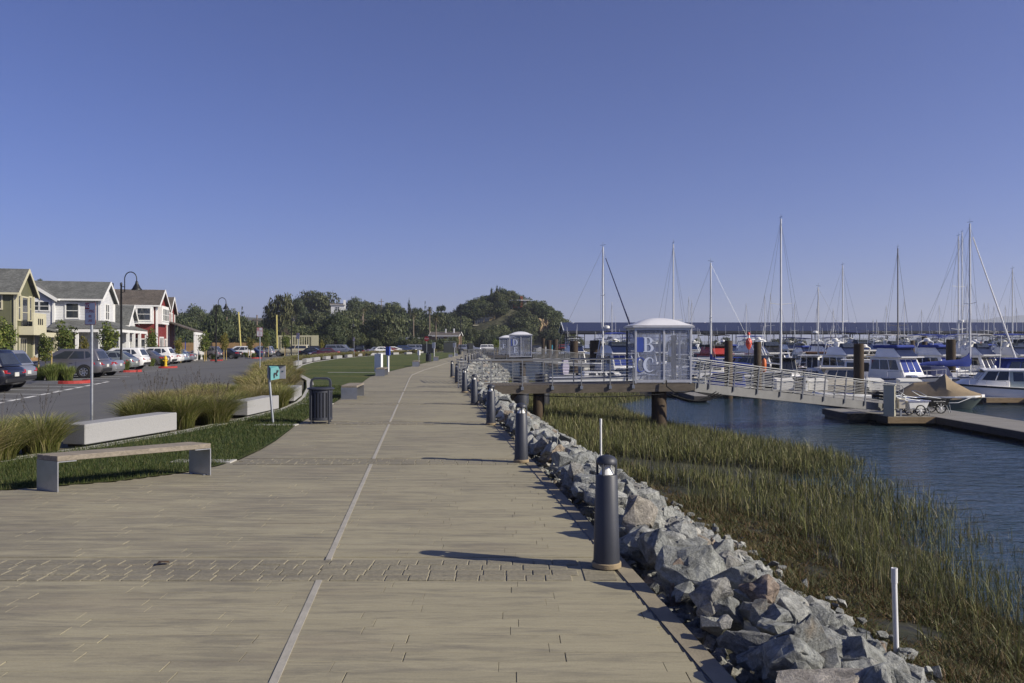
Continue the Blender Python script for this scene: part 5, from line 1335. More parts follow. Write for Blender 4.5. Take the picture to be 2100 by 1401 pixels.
def palm_mesh(seed):
    r_ = random.Random(seed); mb = MB()
    for j in range(64):
        a = r_.uniform(0, 6.28); el = r_.uniform(-.9, 1.35); L = r_.uniform(.75, 1.0); pv = Vector((0, 0, 0)); w = .1
        d = Vector((math.cos(a) * math.cos(el), math.sin(a) * math.cos(el), math.sin(el))); side = Vector((-math.sin(a), math.cos(a), 0))
        rings = []
        for q in range(4):
            u = q / 3; p = d * L * u + Vector((0, 0, -.35 * u * u)); ww = side * w * (1.6 * u * (1.15 - u) + .12); rings.append([p - ww, p + Vector((0, 0, .03)), p + ww])
        for r0, r1 in zip(rings, rings[1:]): mb.add(r0 + r1, [(0, 1, 4, 3), (1, 2, 5, 4)])
    return mb.mesh('crown', M['leaf_palm'])
palms = [palm_mesh(i) for i in range(2)]
mb = MB(); mb.tube([(0, 0, -.2), (0, 0, 1)], [.035, .022], 8); palm_tr = mb.mesh('trunk', M['palm_trunk'], 60)
mb = MB(); mb.lathe([(.1, -.9), (.3, -.4), (.38, -.05), (.2, .05)], n=9); skirt_m = mb.mesh('dead_frond_skirt', M['palm_trunk'], 60)
tn = 0
def tree(label, px, top, wpx, d, kindn='oak', group=None, base=None, cat='tree'):
    global tn; tn += 1
    x = (px - 1050) / 1650 * d; zt = 1.8 - (top - 706) / 1650 * d; zb = terr(x, d) if base is None else base; h = max(1.5, zt - zb); r = max(.6, wpx / 1650 * d / 2)
    name = {'oak': 'broadleaf_tree', 'con': 'conifer_tree', 'arau': 'conifer_tree', 'cedar': 'conifer_tree', 'umb': 'pine_tree', 'euc': 'eucalyptus_tree', 'bare': 'bare_tree', 'palm': 'palm_tree'}[kindn]
    t = thing(name, label, cat, (x, d, zb), random.uniform(0, 6.28), group)
    if kindn == 'palm':
        inst('trunk', palm_tr, t, (0, 0, 0), (0, 0, 0), (h * .55, h * .55, h - r * .7)); inst('crown', palms[tn % 2], t, (0, 0, h - r * .7), (0, 0, 0), (r * 1.25,) * 3); inst('dead_fronds', skirt_m, t, (0, 0, h - r * .8), (0, 0, 0), (r * .9, r * .9, r * 1.1)); return t
    cm = {'oak': oaks[tn % 6], 'con': con[tn % 2], 'arau': arau, 'cedar': cedar, 'umb': umbrella, 'euc': euc, 'bare': bares[tn % 2]}[kindn]
    k_ = .92 if kindn == 'oak' else 1; hc = min(h, 2.1 * r) if kindn == 'oak' else h
    inst('crown', cm, t, (0, 0, h - hc), (0, 0, 0), (r * k_ * 1.08, r * k_ * 1.08, hc)); inst('trunk', oak_trunk, t, (0, 0, 0), (0, 0, 0), (max(r, h * .3),) * 2 + (h,)); return t
random.seed(12)
for a in (('rounded dark tree rising left of the second street lamp', 405, 628, 42, 300), ('flat-topped umbrella pine behind the second street lamp', 444, 627, 32, 290, 'umb'), ('broad dark tree right of the umbrella pine', 468, 636, 48, 300), ('small layered pine behind the leaning yellow pole', 497, 630, 24, 280, 'arau'),
          ('big dark bushy tree low behind the second street lamp', 441, 649, 66, 170), ('broad dark tree behind the cedar fence', 500, 658, 70, 185), ('dark tree crown between red house porch and second lamp', 388, 648, 44, 260), ('tall bushy eucalyptus behind the straight yellow pole', 571, 606, 66, 220, 'euc'), ('dark dome tree just right of the eucalyptus', 608, 614, 34, 270),
          ('large dark dome oak crowning the low hill', 651, 599, 78, 330), ('dark spreading tree left below the large dome oak', 618, 630, 46, 300), ('purple-brown bare tree below the large dome oak', 658, 643, 50, 280, 'bare'), ('rounded oak right of the white hilltop house', 728, 611, 34, 340), ('wide oak on the ridge beside the rounded oak', 758, 619, 42, 345),
          ('oak crown on the ridge left of the antenna pole', 776, 625, 26, 345), ('broad dome oak right of the antenna pole', 803, 621, 40, 330), ('brown leafless tree below the antenna pole', 793, 637, 50, 290, 'bare'), ('tall dark pointed cypress on the ridge', 839, 610, 22, 310, 'con'), ('slender tiered conifer behind the tall palm', 872, 619, 17, 320, 'arau'),
          ('flat-tiered dark cedar before the gap in the hills', 906, 628, 34, 300, 'cedar'), ('dark oak between cypress and cedar', 857, 632, 30, 315), ('dark oak left of the cypress', 822, 632, 26, 310), ('fan palm in front of the middle of the ridge', 745, 630, 13, 270, 'palm'), ('slim fan palm left of the tall palm', 848, 641, 13, 250, 'palm'),
          ('tall fan palm left of the brown house', 881, 629, 15, 255, 'palm'), ('thick fan palm at the corner of the brown house', 894, 646, 19, 235, 'palm'), ('dark oak behind the brown house', 920, 652, 40, 290), ('dark tree behind the stop sign', 868, 656, 44, 270),
          ('pale bare tree before the eucalyptus', 585, 664, 22, 170, 'bare'), ('grey bare tree at the red house roof', 392, 660, 30, 220, 'bare'), ('dark treetop above the olive house roof ridge', 80, 573, 16, 110), ('round tree behind the covered berths end', 1050, 690, 24, 240)):
    tree(*a)
fill_lab = ['dark evergreen tree massed on the wooded slope behind the parking lot', 'olive-green tree massed on the wooded slope behind the parking lot']
for i in range(92):
    px = 372 + 570 * ((i * .618) % 1); d = random.uniform(195, 320); top = random.uniform(648, 684) + (12 if 500 < px < 545 or px > 915 else 0) - (10 if 630 < px < 820 else 0)
    if 795 < px < 945 or 735 < px < 757: d = random.uniform(285, 325)
    tree(fill_lab[i % 2], px, top - 6, random.uniform(40, 80), d, 'oak', 'trees massed on the wooded slope')
for i in range(70):
    px = 372 + 570 * ((i * .618) % 1); behind = 795 < px < 945 or 735 < px < 757; tree('mid-height tree low on the wooded slope', px, random.uniform(668, 690), random.uniform(34, 62), random.uniform(268, 285) if behind else random.uniform(186, 230), 'oak', 'lower trees on the wooded slope')
for i in range(26):
    px = 640 + 300 * i / 26; tree('low shrubby tree behind the far end of the lot', px + random.uniform(-6, 6), random.uniform(690, 699) if px > 795 else random.uniform(683, 694), random.uniform(22, 34), random.uniform(180, 200), 'oak', 'shrubby trees behind the far lot')
# trees on the steep hill
for a in (('pointed conifer crowning the steep hill', 1019, 582, 17, 336, 'con'), ('smaller conifer on the shoulder below the crowning conifer', 1008, 589, 20, 334, 'con'), ('dark oak just right of the crowning conifer', 1034, 592, 30, 338), ('dark oak on the crest above the red chimney house', 1046, 597, 26, 340), ('open-branched oak at the hill edge above the gap', 946, 624, 18, 330), ('oak at the seaward brow of the hill', 1105, 617, 34, 335), ('drooping oak above the cliff', 1120, 628, 40, 330)):
    tree(*a, 'trees on the steep hill') if len(a) == 6 else tree(*a, 'oak', 'trees on the steep hill')
hl = ['dark oak clinging to the steep hill at the path end', 'olive oak clinging to the steep hill at the path end']
n = 0; i = 0
while n < 120 and i < 4000:
    i += 1; x = random.uniform(-26, 22); y = random.uniform(302, 350); z = terr(x, y)
    if z < .6: continue
    px, py = 1050 + 1650 * x / y, 706 - 1650 * (z + 3 - 1.8) / y
    hgt = random.uniform(4.2, 7.2); top = 706 - 1650 * (z + hgt - 1.8) / y
    if 962 < px < 1036 and top < 660 and y < 318: continue
    if 1084 < px < 1126 and top < 686 and y < 321: continue
    if 1036 < px < 1096 and top < 622 and y < 333: continue
    tree(hl[n % 2], px, top, random.uniform(30, 50), y, 'oak', 'oaks on the steep hill'); n += 1
for i in range(30):
    px = 935 + 215 * i / 30; 
    if 1082 < px < 1126: continue
    tree('low bright shrub at the foot of the steep hill', px + random.uniform(-4, 4), random.uniform(672, 690), random.uniform(20, 36), random.uniform(282, 300), 'oak', 'shrubs at the foot of the steep hill')
# houses on the slopes
h = House('grey-roofed tan house with big windows halfway up the steep hill', (-13.2, 316), 0, z=9.0); h.trim = M['cream_trim']
M['tan_wall'] = pm('tan_stucco', (.36, .27, .13), .8, 0, .1, 1)
h.gable(-1.6, 5.2, 0, 5, 3.2, 3.9, 'x', M['tan_wall'], M['shingle']); h.gable(1.5, 6.6, .6, 5, 5.6, 6.2, 'x', M['tan_wall'], M['shingle'])
h.win('-y', 0, .3, .8, 3.0, 3.0, 4, rows=1); h.win('-y', 0, 3.4, .6, 2.9, 1.6, 2, rows=1); h.win('-y', .6, 3.2, 3.9, 5.2, 2.0, 2, rows=1); h.part('deck', (2.4, -.6, .2), (9, 1.6, .4), M['cream_trim']); h.part('chimney', (5.4, 1.2, 6.8), (.5, .5, 1.2), M['cream_trim'])
h = House('white flat-roofed house with red brick chimney on the hill crest', (.4, 331), 0, z=16.6)
h.part('wall', (2.4, 2, 1.6), (6.4, 4, 3.0), M['white_siding']); h.part('wall', (1.0, 1.2, 1.6), (2.0, 2.8, 3.0), pm('brick_wall', (.3, .09, .05), .85, 0, .2, 4)); h.part('roof_slab', (2.6, 1.6, 3.25), (8.4, 5.6, .35), M['trim']); h.part('chimney', (3.5, -.3, 2.6), (1.0, .9, 4.4), pm('red_brick', (.28, .07, .035), .85, 0, .2, 4)); h.win('-y', 0, 2.0, .6, 2.6, 1.2, 1)
h = House('white hilltop house with chimney above the low hill', (-71, 320), 10, z=13.2); h.gable(-1, 4.2, 0, 4, 4.2, 4.8, 'x', M['white_siding'], M['shingle_br']); h.win('-y', 0, 1.5, 2.0, 3.4, 1.6, 2); h.part('chimney', (4.3, .5, 4.2), (.9, .8, 4.0), M['trim'])
h = House('white house half hidden in trees beside the fan palm', (-76, 310), 0, z=8); h.gable(0, 5, 0, 4, 3.2, 4.0, 'x', M['white_siding']); h.win('-y', 0, 1.2, 1, 2.4, 1.5, 2)
h = House('tan-roofed house among trees below the large dome oak', (-76, 270), 0, z=4.2); h.gable(-2, 6, 0, 5, 3.4, 4.6, 'x', M['tan_wall'], M['tan_wall'])
h = House('white ranch house with low gables behind the lot', (-36.5, 238), -8); h.gable(0, 8, 0, 7, 2.6, 3.9, 'y', M['white_siding']); h.gable(5, 11.5, -1.5, 6, 2.4, 3.7, 'y', M['white_siding']); h.win('-y', 0, 3, .6, 2.0, 1.5, 2); h.part('door', (5.6, -.03, 1.1), (.9, .08, 2.1), M['trim'])
h = House('brown two-storey house with white balcony behind the palms', (-25.5, 250), -6); M['brown_wall'] = pm('brown_shingle_wall', (.16, .1, .06), .85, 0, .2, 3)
h.gable(0, 9, 0, 6, 4.6, 5.6, 'x', M['brown_wall'], M['shingle_br']); h.win('-y', 0, 3.4, 2.6, 3.8, 1.4, 2); h.win('-y', 0, 6.6, 2.5, 4.0, 1.8, 2); h.part('balcony', (5, -.3, 4.35), (8.6, .5, .14), M['trim']); h.part('vent_pipe', (4.6, 2, 6.0), (.35, .35, 1.4), M['trim']); h.part('vent_pipe', (7.2, 2, 6.0), (.4, .4, 1.6), M['trim'])
# dark enclosures, fence at the end of the lawn
M['slat_grey'] = siding('dark_grey_boards', (.045, .05, .05), .3, True)
t = thing('bin_enclosure', 'dark grey board enclosure at the end of the lawn', 'enclosure', (-14.6, 172, -.1), 0); MB().box((1.3, 1, 1.15), (2.7, 2, 2.3)).build('wall', M['slat_grey'], t); MB().bar((0, -.05, 2.5), (2.6, -.05, 2.5), .06).build('rail', M['galv'], t)
t = thing('bin_enclosure', 'narrow dark enclosure beside the white stone at the path end', 'enclosure', (-9.2, 165, 0), 0); MB().box((.6, .6, 1.0), (1.25, 1.2, 2.0)).build('wall', M['slat_grey'], t); MB().box((.2, -.01, .9), (.3, .04, 1.7)).build('door', M['black'], t)
t = thing('bin_enclosure', 'low black enclosure under the stop sign', 'enclosure', (-17.8, 160, -.2), 0); MB().box((1, 1, 1.0), (2.2, 2, 2.0)).build('wall', M['black'], t)
# utility poles with crossarms, antenna
def upole(label, px, top, bot, d, arms=1):
    a = W(px, bot, d); hgt = W(px, top, d).z - a.z; t = thing('utility_pole', label, 'utility pole', a, 0, 'utility poles along the slope'); MB().tube([(0, 0, 0), (0, 0, hgt)], .16, 6).build('pole', M['palm_trunk'], t)
    for i in range(arms): MB().box((0, -.1, hgt - 1.2 - i * 1.5), (2.4, .15, .18)).build('crossarm', M['palm_trunk'], t)
upole('utility pole with crossarm before the white ranch house', 801, 652, 695, 230); upole('utility pole with crossarm by the fan palm', 743, 648, 692, 240); upole('pale utility pole between leaning yellow pole and eucalyptus', 527, 646, 672, 200); upole('utility pole with white box left of the leaning yellow pole', 465, 650, 676, 200); upole('antenna pole with crossbars on the ridge skyline', 782, 613, 640, 345, 3)
# far ridge and breakwater
def ridge(name, Y, tab, label):
    n = 160; x0, x1 = tab[0][0], tab[-1][0]; V = []; 
    for i in range(n):
        x = x0 + (x1 - x0) * i / (n - 1); z = interp(tab, x) * (1 + .16 * mnoise.noise((x * .0022, 0, 5)) + .08 * mnoise.noise((x * .009, 1, 5)))
        V += [(x, Y - 200, -4), (x, Y, z), (x, Y + 500, -4)]
    V = np.array(V, dtype=float); idx = np.arange(n * 3).reshape(n, 3); F = np.concatenate([np.stack([idx[:-1, j], idx[1:, j], idx[1:, j + 1], idx[:-1, j + 1]], 1) for j in (0, 1)])
    kind(inst(name, npmesh(name, V, F, M['hill'], smooth=True)), 'structure', label)
ridge('mountains', 5200, [(-4500, 120), (-2600, 150), (-1400, 118), (-600, 60), (100, 26), (1400, 24), (2600, 50), (2950, 150), (3300, 190), (3900, 170), (4600, 210)], 'faint blue mountains on the horizon across the bay')
ridge('far_shore', 1500, [(-1200, 70), (-560, 62), (-420, 46), (-350, 50), (-260, 30), (-150, 4), (-100, -4)], 'blue wooded hills far behind the lot')
bw = [(2 + i * 6.5, 214 + 2.5 * math.sin(i * .7)) for i in range(40)]
mb = MB()
for a, b in zip(bw, bw[1:]): mb.hexa([(a[0], a[1] - 5, -2.6), (b[0], b[1] - 5, -2.6), (b[0], b[1] + 5, -2.6), (a[0], a[1] + 5, -2.6), (a[0], a[1] - 1.5, -.9), (b[0], b[1] - 1.5, -.9), (b[0], b[1] + 1.5, -.9), (a[0], a[1] + 1.5, -.9)])
kind(mb.build('breakwater', M['hill']), 'structure', 'low earth breakwater behind the covered berths')
for i in range(34):
    px = 1195 + 30 * i + random.uniform(-8, 8)
    if 1530 < px < 1560 or random.random() < .25: continue
    tree('scrubby bush on the breakwater behind the covered berths', px, random.uniform(690, 699), random.uniform(16, 34), random.uniform(209, 216), 'oak', 'bushes on the breakwater', base=-1.0, cat='bush')
# ---------------------------------------------------------------- gangway huts, piers, ramps, docks
k = NT('hazy_polycarbonate'); v = k.coord('Object', (9, 9, .35)); f = k.noise(v, 3, 5, .7); g = k.noise(k.coord('Object'), 1.2, 5, .6)
k.set(col=k.ramp(f, [(.3, (.3, .32, .38)), (.7, (.5, .52, .57))]), rough=.22, spec=.5)
tr = k.n('ShaderNodeBsdfTransparent'); tr.inputs[0].default_value = (.9, .92, .97, 1); ms = k.n('ShaderNodeMixShader')
k.l(k.math('ADD', k.ramp(f, [(.3, .09), (.75, .28)]), k.ramp(g, [(.4, 0), (.75, .16)])), ms.inputs[0]); k.l(tr.outputs[0], ms.inputs[1]); k.l(k.b.outputs[0], ms.inputs[2]); k.l(ms.outputs[0], k.out.inputs[0]); M['poly'] = k.m
M['dome'] = pm('white_dome', (.66, .66, .68), .4, 0, .05, 2, dirt=.1); M['letter'] = pm('pale_lettering', (.55, .6, .72), .5, 0, .05, 5); M['letter_blue'] = pm('blue_film', (.045, .08, .33), .4, 0, .1, 5)
M['dark_metal'] = pm('dark_grey_metal', (.06, .06, .065), .5, .3, .2, 5)
def outline(name, loops, h, mat, parent, loc, depth=.004, sx=1):
    cu = bpy.data.curves.new(name, 'CURVE'); cu.dimensions = '2D'; cu.fill_mode = 'BOTH'; cu.extrude = depth / 2
    for lp_ in loops:
        sp = cu.splines.new('POLY'); sp.points.add(len(lp_) - 1); sp.use_cyclic_u = True
        for p, (a, b) in zip(sp.points, lp_): p.co = (a * h * sx, b * h, 0, 1)
    cu.materials.append(mat); me = bpy.data.meshes.new_from_object(bpy.data.objects.new(name, cu)); me.name = name; return inst(name, me, parent, loc, (R(90), 0, 0))
def arc(cx, cy, rx, ry, a0, a1, n=14): return [(cx + rx * math.cos(R(a0 + (a1 - a0) * i / n)), cy + ry * math.sin(R(a0 + (a1 - a0) * i / n))) for i in range(n + 1)]
GL = {'B': [[(-.03, 0), (.3, 0)] + arc(.33, .27, .34, .27, -90, 75) + arc(.3, .77, .3, .23, -75, 90) + [(-.03, 1), (-.03, .96), (.04, .94), (.04, .06), (-.03, .04)], [(.2, .05), (.3, .05)] + arc(.3, .275, .17, .225, -90, 90) + [(.2, .5)], [(.2, .55), (.27, .55)] + arc(.27, .755, .15, .2, -90, 90) + [(.2, .955)]],
      'C': [arc(.4, .5, .42, .52, 48, 300, 26) + [(.7, .22), (.66, .24)] + arc(.44, .5, .27, .45, -52, -300, 22)[1:] + [(.64, .68), (.7, .68), (.7, .98), (.66, .9)]],
      'D': [[(-.03, 0), (.28, 0)] + arc(.28, .5, .46, .5, -90, 90, 18) + [(-.03, 1), (-.03, .96), (.04, .94), (.04, .06), (-.03, .04)], [(.2, .05), (.28, .05)] + arc(.28, .5, .27, .45, -90, 90, 16) + [(.2, .95)]],
      'E': [[(-.03, 0), (.6, 0), (.6, .24), (.55, .24), (.5, .06), (.2, .06), (.2, .48), (.38, .48), (.4, .4), (.44, .4), (.44, .62), (.4, .62), (.38, .54), (.2, .54), (.2, .94), (.48, .94), (.53, .78), (.58, .78), (.58, 1), (-.03, 1), (-.03, .96), (.04, .94), (.04, .06), (-.03, .04)]],
      'F': [[(-.03, 0), (.3, 0), (.3, .04), (.2, .06), (.2, .48), (.38, .48), (.4, .4), (.44, .4), (.44, .62), (.4, .62), (.38, .54), (.2, .54), (.2, .94), (.48, .94), (.53, .78), (.58, .78), (.58, 1), (-.03, 1), (-.03, .96), (.04, .94), (.04, .06), (-.03, .04)]]}
GL['C'] = [arc(.42, .5, .42, .52, 42, 318, 30) + arc(.48, .5, .26, .455, -55, -305, 26) + [(.655, .66), (.7, .66), (.72, .86)]]
def hut(label, o, rz, rows, z=.1, wd=2.5, dp=2.0, hgt=2.42, sc=1):
    t = thing('gangway_hut', label, 'gate hut', (*o, z), rz, 'domed gangway gate huts', sc)
    P = .085
    for x in (0, wd / 2 + .03, wd):
        for y in (0, dp):
            if 0 < x < wd and y == dp: x = wd * .62
            MB().box((x + (P / 2 if x == 0 else -P / 2 if x == wd else 0), y + (P / 2 if y == 0 else -P / 2), hgt / 2), (P if 0 < x < wd else P, P, hgt)).build('post', M['alu'] if not (x == 0 and y == dp) else M['dark_metal'], t, bev=(.008, 30, 1))  # back corner post on the shore side has a darker metal than the others
    sk = MB(); sk.box((wd / 2, P / 2 - .003, .1), (wd - 2 * P + .01, P, .12)); sk.build('base_skirt', M['alu'], t)
    for nm, c, d in (('top_beam', (wd / 2, P / 2, hgt - .05), (wd - 2 * P, P - .01, .1)), ('top_beam', (wd / 2, dp - P / 2, hgt - .05), (wd - 2 * P, P - .01, .1)), ('top_beam', (P / 2, dp / 2, hgt - .05), (P - .01, dp - 2 * P, .1)), ('top_beam', (wd - P / 2, dp / 2, hgt - .05), (P - .01, dp - 2 * P, .1))): MB().box(c, d).build(nm, M['alu'], t)
    m = wd / 2 + .03
    for a, b, nm in (((P, .04, .17), (m - P / 2, .05, hgt - .1), 'pane'), ((m + P / 2, .04, .17), (wd - P, .05, hgt - .1), 'pane'), ((.035, P, .1), (.045, dp - P, hgt - .1), 'pane'), ((wd - .045, P, .1), (wd - .035, dp - P, hgt - .1), 'pane'), ((P, dp - .05, .1), (wd * .55, dp - .04, hgt - .1), 'pane')):
        c = [(i + j) / 2 for i, j in zip(a, b)]; d = [abs(j - i) for i, j in zip(a, b)]; MB().box(c, d).build(nm, M['poly'], t)
    oh = .1; rings = []
    for s, zz in ((1, 0), (1, .07), (.985, .09), (.86, .2), (.68, .31), (.46, .39), (.22, .435), (.02, .445)):
        e = min(1, .25 + s * .75); pts = []
        for i in range(20):
            a = 2 * math.pi * i / 20 + R(9); ca, sa = math.cos(a), math.sin(a); q = 1 / max(abs(ca), abs(sa)); bl = s if s > .9 else s * .9
            q = 1 + (q - 1) * (1 if s > .9 else max(0, s * 1.05)); pts.append((wd / 2 + ca * q * bl * (wd / 2 + oh), dp / 2 + sa * q * bl * (dp / 2 + oh), hgt + zz))
        rings.append(pts)
    rings[0:2] = [[(-oh, -oh, hgt + zz), (wd + oh, -oh, hgt + zz), (wd + oh, dp + oh, hgt + zz), (-oh, dp + oh, hgt + zz)] for zz in (0, .075)]
    MB().loft(rings[:2], True, True).build('eave', M['alu'], t); MB().loft(rings[2:], True, True).build('dome', M['dome'], t, 50)
    MB().box((wd * .8, dp * .6, 1.1), (.05, .7, 2.0)).build('gate_leaf', M['dark_metal'], t); MB().tube([(wd * .33, dp * .5, .05), (wd * .33, dp * .5, 1.2), (wd * .7, dp * .5, 1.2)], .02, 6).build('inner_rail', M['alu'], t)
    for ch, x, zc, hh, back in rows:
        if back == 'block': MB().box((x - .16, .036, zc + hh / 2), (.31, .006, hh)).build('blue_backing', M['letter_blue'], t)
        elif back: outline('blue_backing', GL[ch if back == 'self' else back], hh, M['letter_blue'], t, (x - (.38 if back == 'self' else .26), .034, zc))
        outline('letter', GL[ch], hh, M['letter'], t, (x, .026, zc))
    return t
PRZ = math.atan(.05)
def railing(label, a, b, posts, hgt=1.07, n=7, lean=False, endloop=False, group='gangway railings', brackets=True, r=.02):
    """rails from a to b (deck level); posts: distances along"""
    a, b = Vector(a), Vector(b); d = (b - a).normalized(); t = thing('railing', label, 'railing', a, 0, group)
    up = Vector((0, 0, 1)) if not lean else Vector((-d.z * d.x, -d.z * d.y, 1 - d.z * d.z)).normalized()
    L = (b - a).length
    for i in range(n + 1):
        z = .12 + (hgt - .12) * i / n; rr_ = r * (1.15 if i == n else .58)
        MB().tube([up * z, up * z + d * L], rr_, 8).build('rail', M['rail'], t, 60)
    side = Vector((d.y, -d.x, 0)).normalized()
    for s in posts:
        MB().bar(d * s - up * .18 + side * .03, d * s + up * hgt + side * .03, .045, .065).build('post', M['rail'], t)
        if brackets: MB().bar(d * s - up * .2 + side * .05, d * s - up * .06 + side * .05, .12, .1).build('bracket', M['galv'], t)
    if endloop:
        c = d * L; e = [c + up * hgt, c + d * .18 + up * (hgt - .03), c + d * .32 + up * (hgt - .16), c + d * .34 + up * (hgt - .34), c + d * .22 + up * (hgt - .5), c + up * (hgt - .53)]
        MB().tube(e, r, 8).build('end_loop', M['rail'], t, 60)
    return t
def pier(label, o, L, wd, rz, slope):
    t = thing('pier', label, 'pier', (*o, 0), rz); zf = lambda x: slope * x
    n = int(L / .145)
    for i in range(n):
        x = (i + .5) * .145; MB().box((x, wd / 2, zf(x) - .02), (.136, wd, .04)).build('deck_board', M['pier_wood'], t) if i == 0 else None
    me0 = [c for c in t.children][0].data
    for i in range(1, n): x = i * .145; inst('deck_board', me0, t, (x, 0, zf(x)))
    for y in (.06, wd - .06): MB().hexa([(0, y - .06, -.36), (L, y - .06, zf(L) - .36), (L, y + .06, zf(L) - .36), (0, y + .06, -.36), (0, y - .06, -.042), (L, y - .06, zf(L) - .042), (L, y + .06, zf(L) - .042), (0, y + .06, -.042)]).build('fascia_beam', M['pier_wood'], t)
    return t
def pile(label, x, y, z0, z1, r, mat='pile', group='timber piles', cap=False):
    t = thing('timber_pile', label, 'pile', (x, y, 0), random.uniform(0, 6), group); MB().lathe([(r * 1.04, z0), (r, (z0 + z1) / 2), (r * .96, z1 - .03), (r * .85, z1)], n=14).build('pile', M[mat], t, 50)
    if cap: MB().lathe([(r * 1.1, z1 - .35), (r * 1.1, z1 + .02), (.02, z1 + .3)], n=14).build('cap', M['white_plastic'], t, 50)
    return t
# first gangway
PO = Vector((-1.95, 34.45)); pd = Vector((math.cos(PRZ), math.sin(PRZ))); pn_ = Vector((-pd.y, pd.x))
pier('timber pier of the first gangway on piles over the marsh', PO, 9.9, 2.3, PRZ, .0125)
def PP(s, w=0, z=0): p = PO + pd * s + pn_ * w; return (p.x, p.y, .0125 * s + z)
railing('horizontal-bar railing on the near side of the first gangway', PP(.1, .02), PP(7.25, .02), (.95, 2.3, 3.6, 4.85, 6.1, 7.1))
railing('horizontal-bar railing on the far side of the first gangway', PP(.1, 2.28), PP(7.3, 2.28), (.6, 2.0, 3.4, 4.8, 6.2))
railing('short railing wing beside the fifth bollard', (-1.95, 34.45, 0), (-2.2, 33.2, 0), (.05, .6, 1.2), brackets=False); railing('short railing wing past the gangway entrance', (-2.2, 36.9, 0), (-2.75, 39.6, 0), (.1, 1.3, 2.6), brackets=False)
hut('domed gangway gate hut with letters B and C on its pane', PP(7.27, -.02)[:2], PRZ, [('B', .4, 1.36, .64, 'block'), ('C', .37, .5, .62, 'self')], .1)
pile('thick pile under the B and C hut', *PP(8.45, .5)[:2], -3.0, -.27, .34); pile('slim pile under the middle of the first gangway', *PP(3.1, .4)[:2], -3, -.33, .22); pile('back pile under the first gangway', *PP(3.3, 1.9)[:2], -3, -.33, .22)
t = thing('pile_bracing', 'dark timber crossbrace under the shore end of the first gangway', 'timber', (*PP(.9, .1)[:2], 0))
MB().bar((0, 0, -.4), (1.2, .1, -1.5), .09, .2).build('brace', M['pile'], t); MB().bar((1.2, .15, -.35), (.1, .2, -1.6), .09, .2).build('brace', M['pile'], t); MB().bar((.1, .05, -1.0), (1.4, .1, -1.0), .09, .2).build('brace', M['pile'], t)
t = thing('cable_bundle', 'black cables hanging under the hut and the ramp', 'cables', (*PP(8.5, -.06)[:2], 0))
for i in range(4):
    p = []
    for j in range(13):
        u = j / 12; p.append((.1 + 2.2 * u + .1 * i, -.03 * i, -.25 - .42 * math.sin(math.pi * u) * (1 - .14 * i) - .05 * i))
    MB().tube(p, .022, 6).build('cable', M['rubber'], t, 60)
MB().tube([(.12, -.06, .25), (.14, -.08, -.02), (.45, -.1, -.26), (.9, -.1, -.28), (1.3, -.08, -.2)], .03, 7).build('hose', M['rubber'], t, 60)
p = [(-6.5 + 6.5 * j / 12, -.04, -.36 - .12 * math.sin(math.pi * j / 12)) for j in range(13)]; MB().tube(p, .022, 6).build('cable', M['rubber'], t, 60)
# ramp
RA, RB = Vector((7.95, 35.0, .1)), Vector((19.5, 40.75, -1.3)); rd = (RB - RA).normalized(); rs = Vector((rd.y, -rd.x, 0)).normalized()
t = thing('ramp', 'grey aluminium ramp sloping from the B and C hut to the dock', 'gangway ramp', RA)
for w in (0, -1.5):
    b0_, b1_ = rs * w, rs * w + (RB - RA); MB().bar(b0_ + Vector((0, 0, -.17)), b1_ + Vector((0, 0, -.17)), .06, .38).build('stringer', pm('grey_stringer', (.17, .17, .165), .6, .1, .15, 2, dirt=.3) if w == 0 else M['rail'], t)
me_b = None
for i in range(60):
    c = (RB - RA) * ((i + .5) / 60) - rs * .75; 
    if me_b is None: mb = MB(); mb.bar(rs * .7, -rs * .7, .17, .03); me_b = mb.mesh('deck_slat', M['dock_wood'])
    inst('deck_slat', me_b, t, c)
LR = (RB - RA).length
railing('horizontal-bar railing on the near side of the ramp', RA + rs * .04, RB + rs * .04, [.15, .75] + [.75 + 1.4 * i for i in range(1, 9)], lean=True, endloop=True, brackets=False, n=6); railing('horizontal-bar railing on the far side of the ramp', RA - rs * 1.54, RB - rs * 1.54, [.4 + 1.4 * i for i in range(9)], lean=True, brackets=False, n=6)
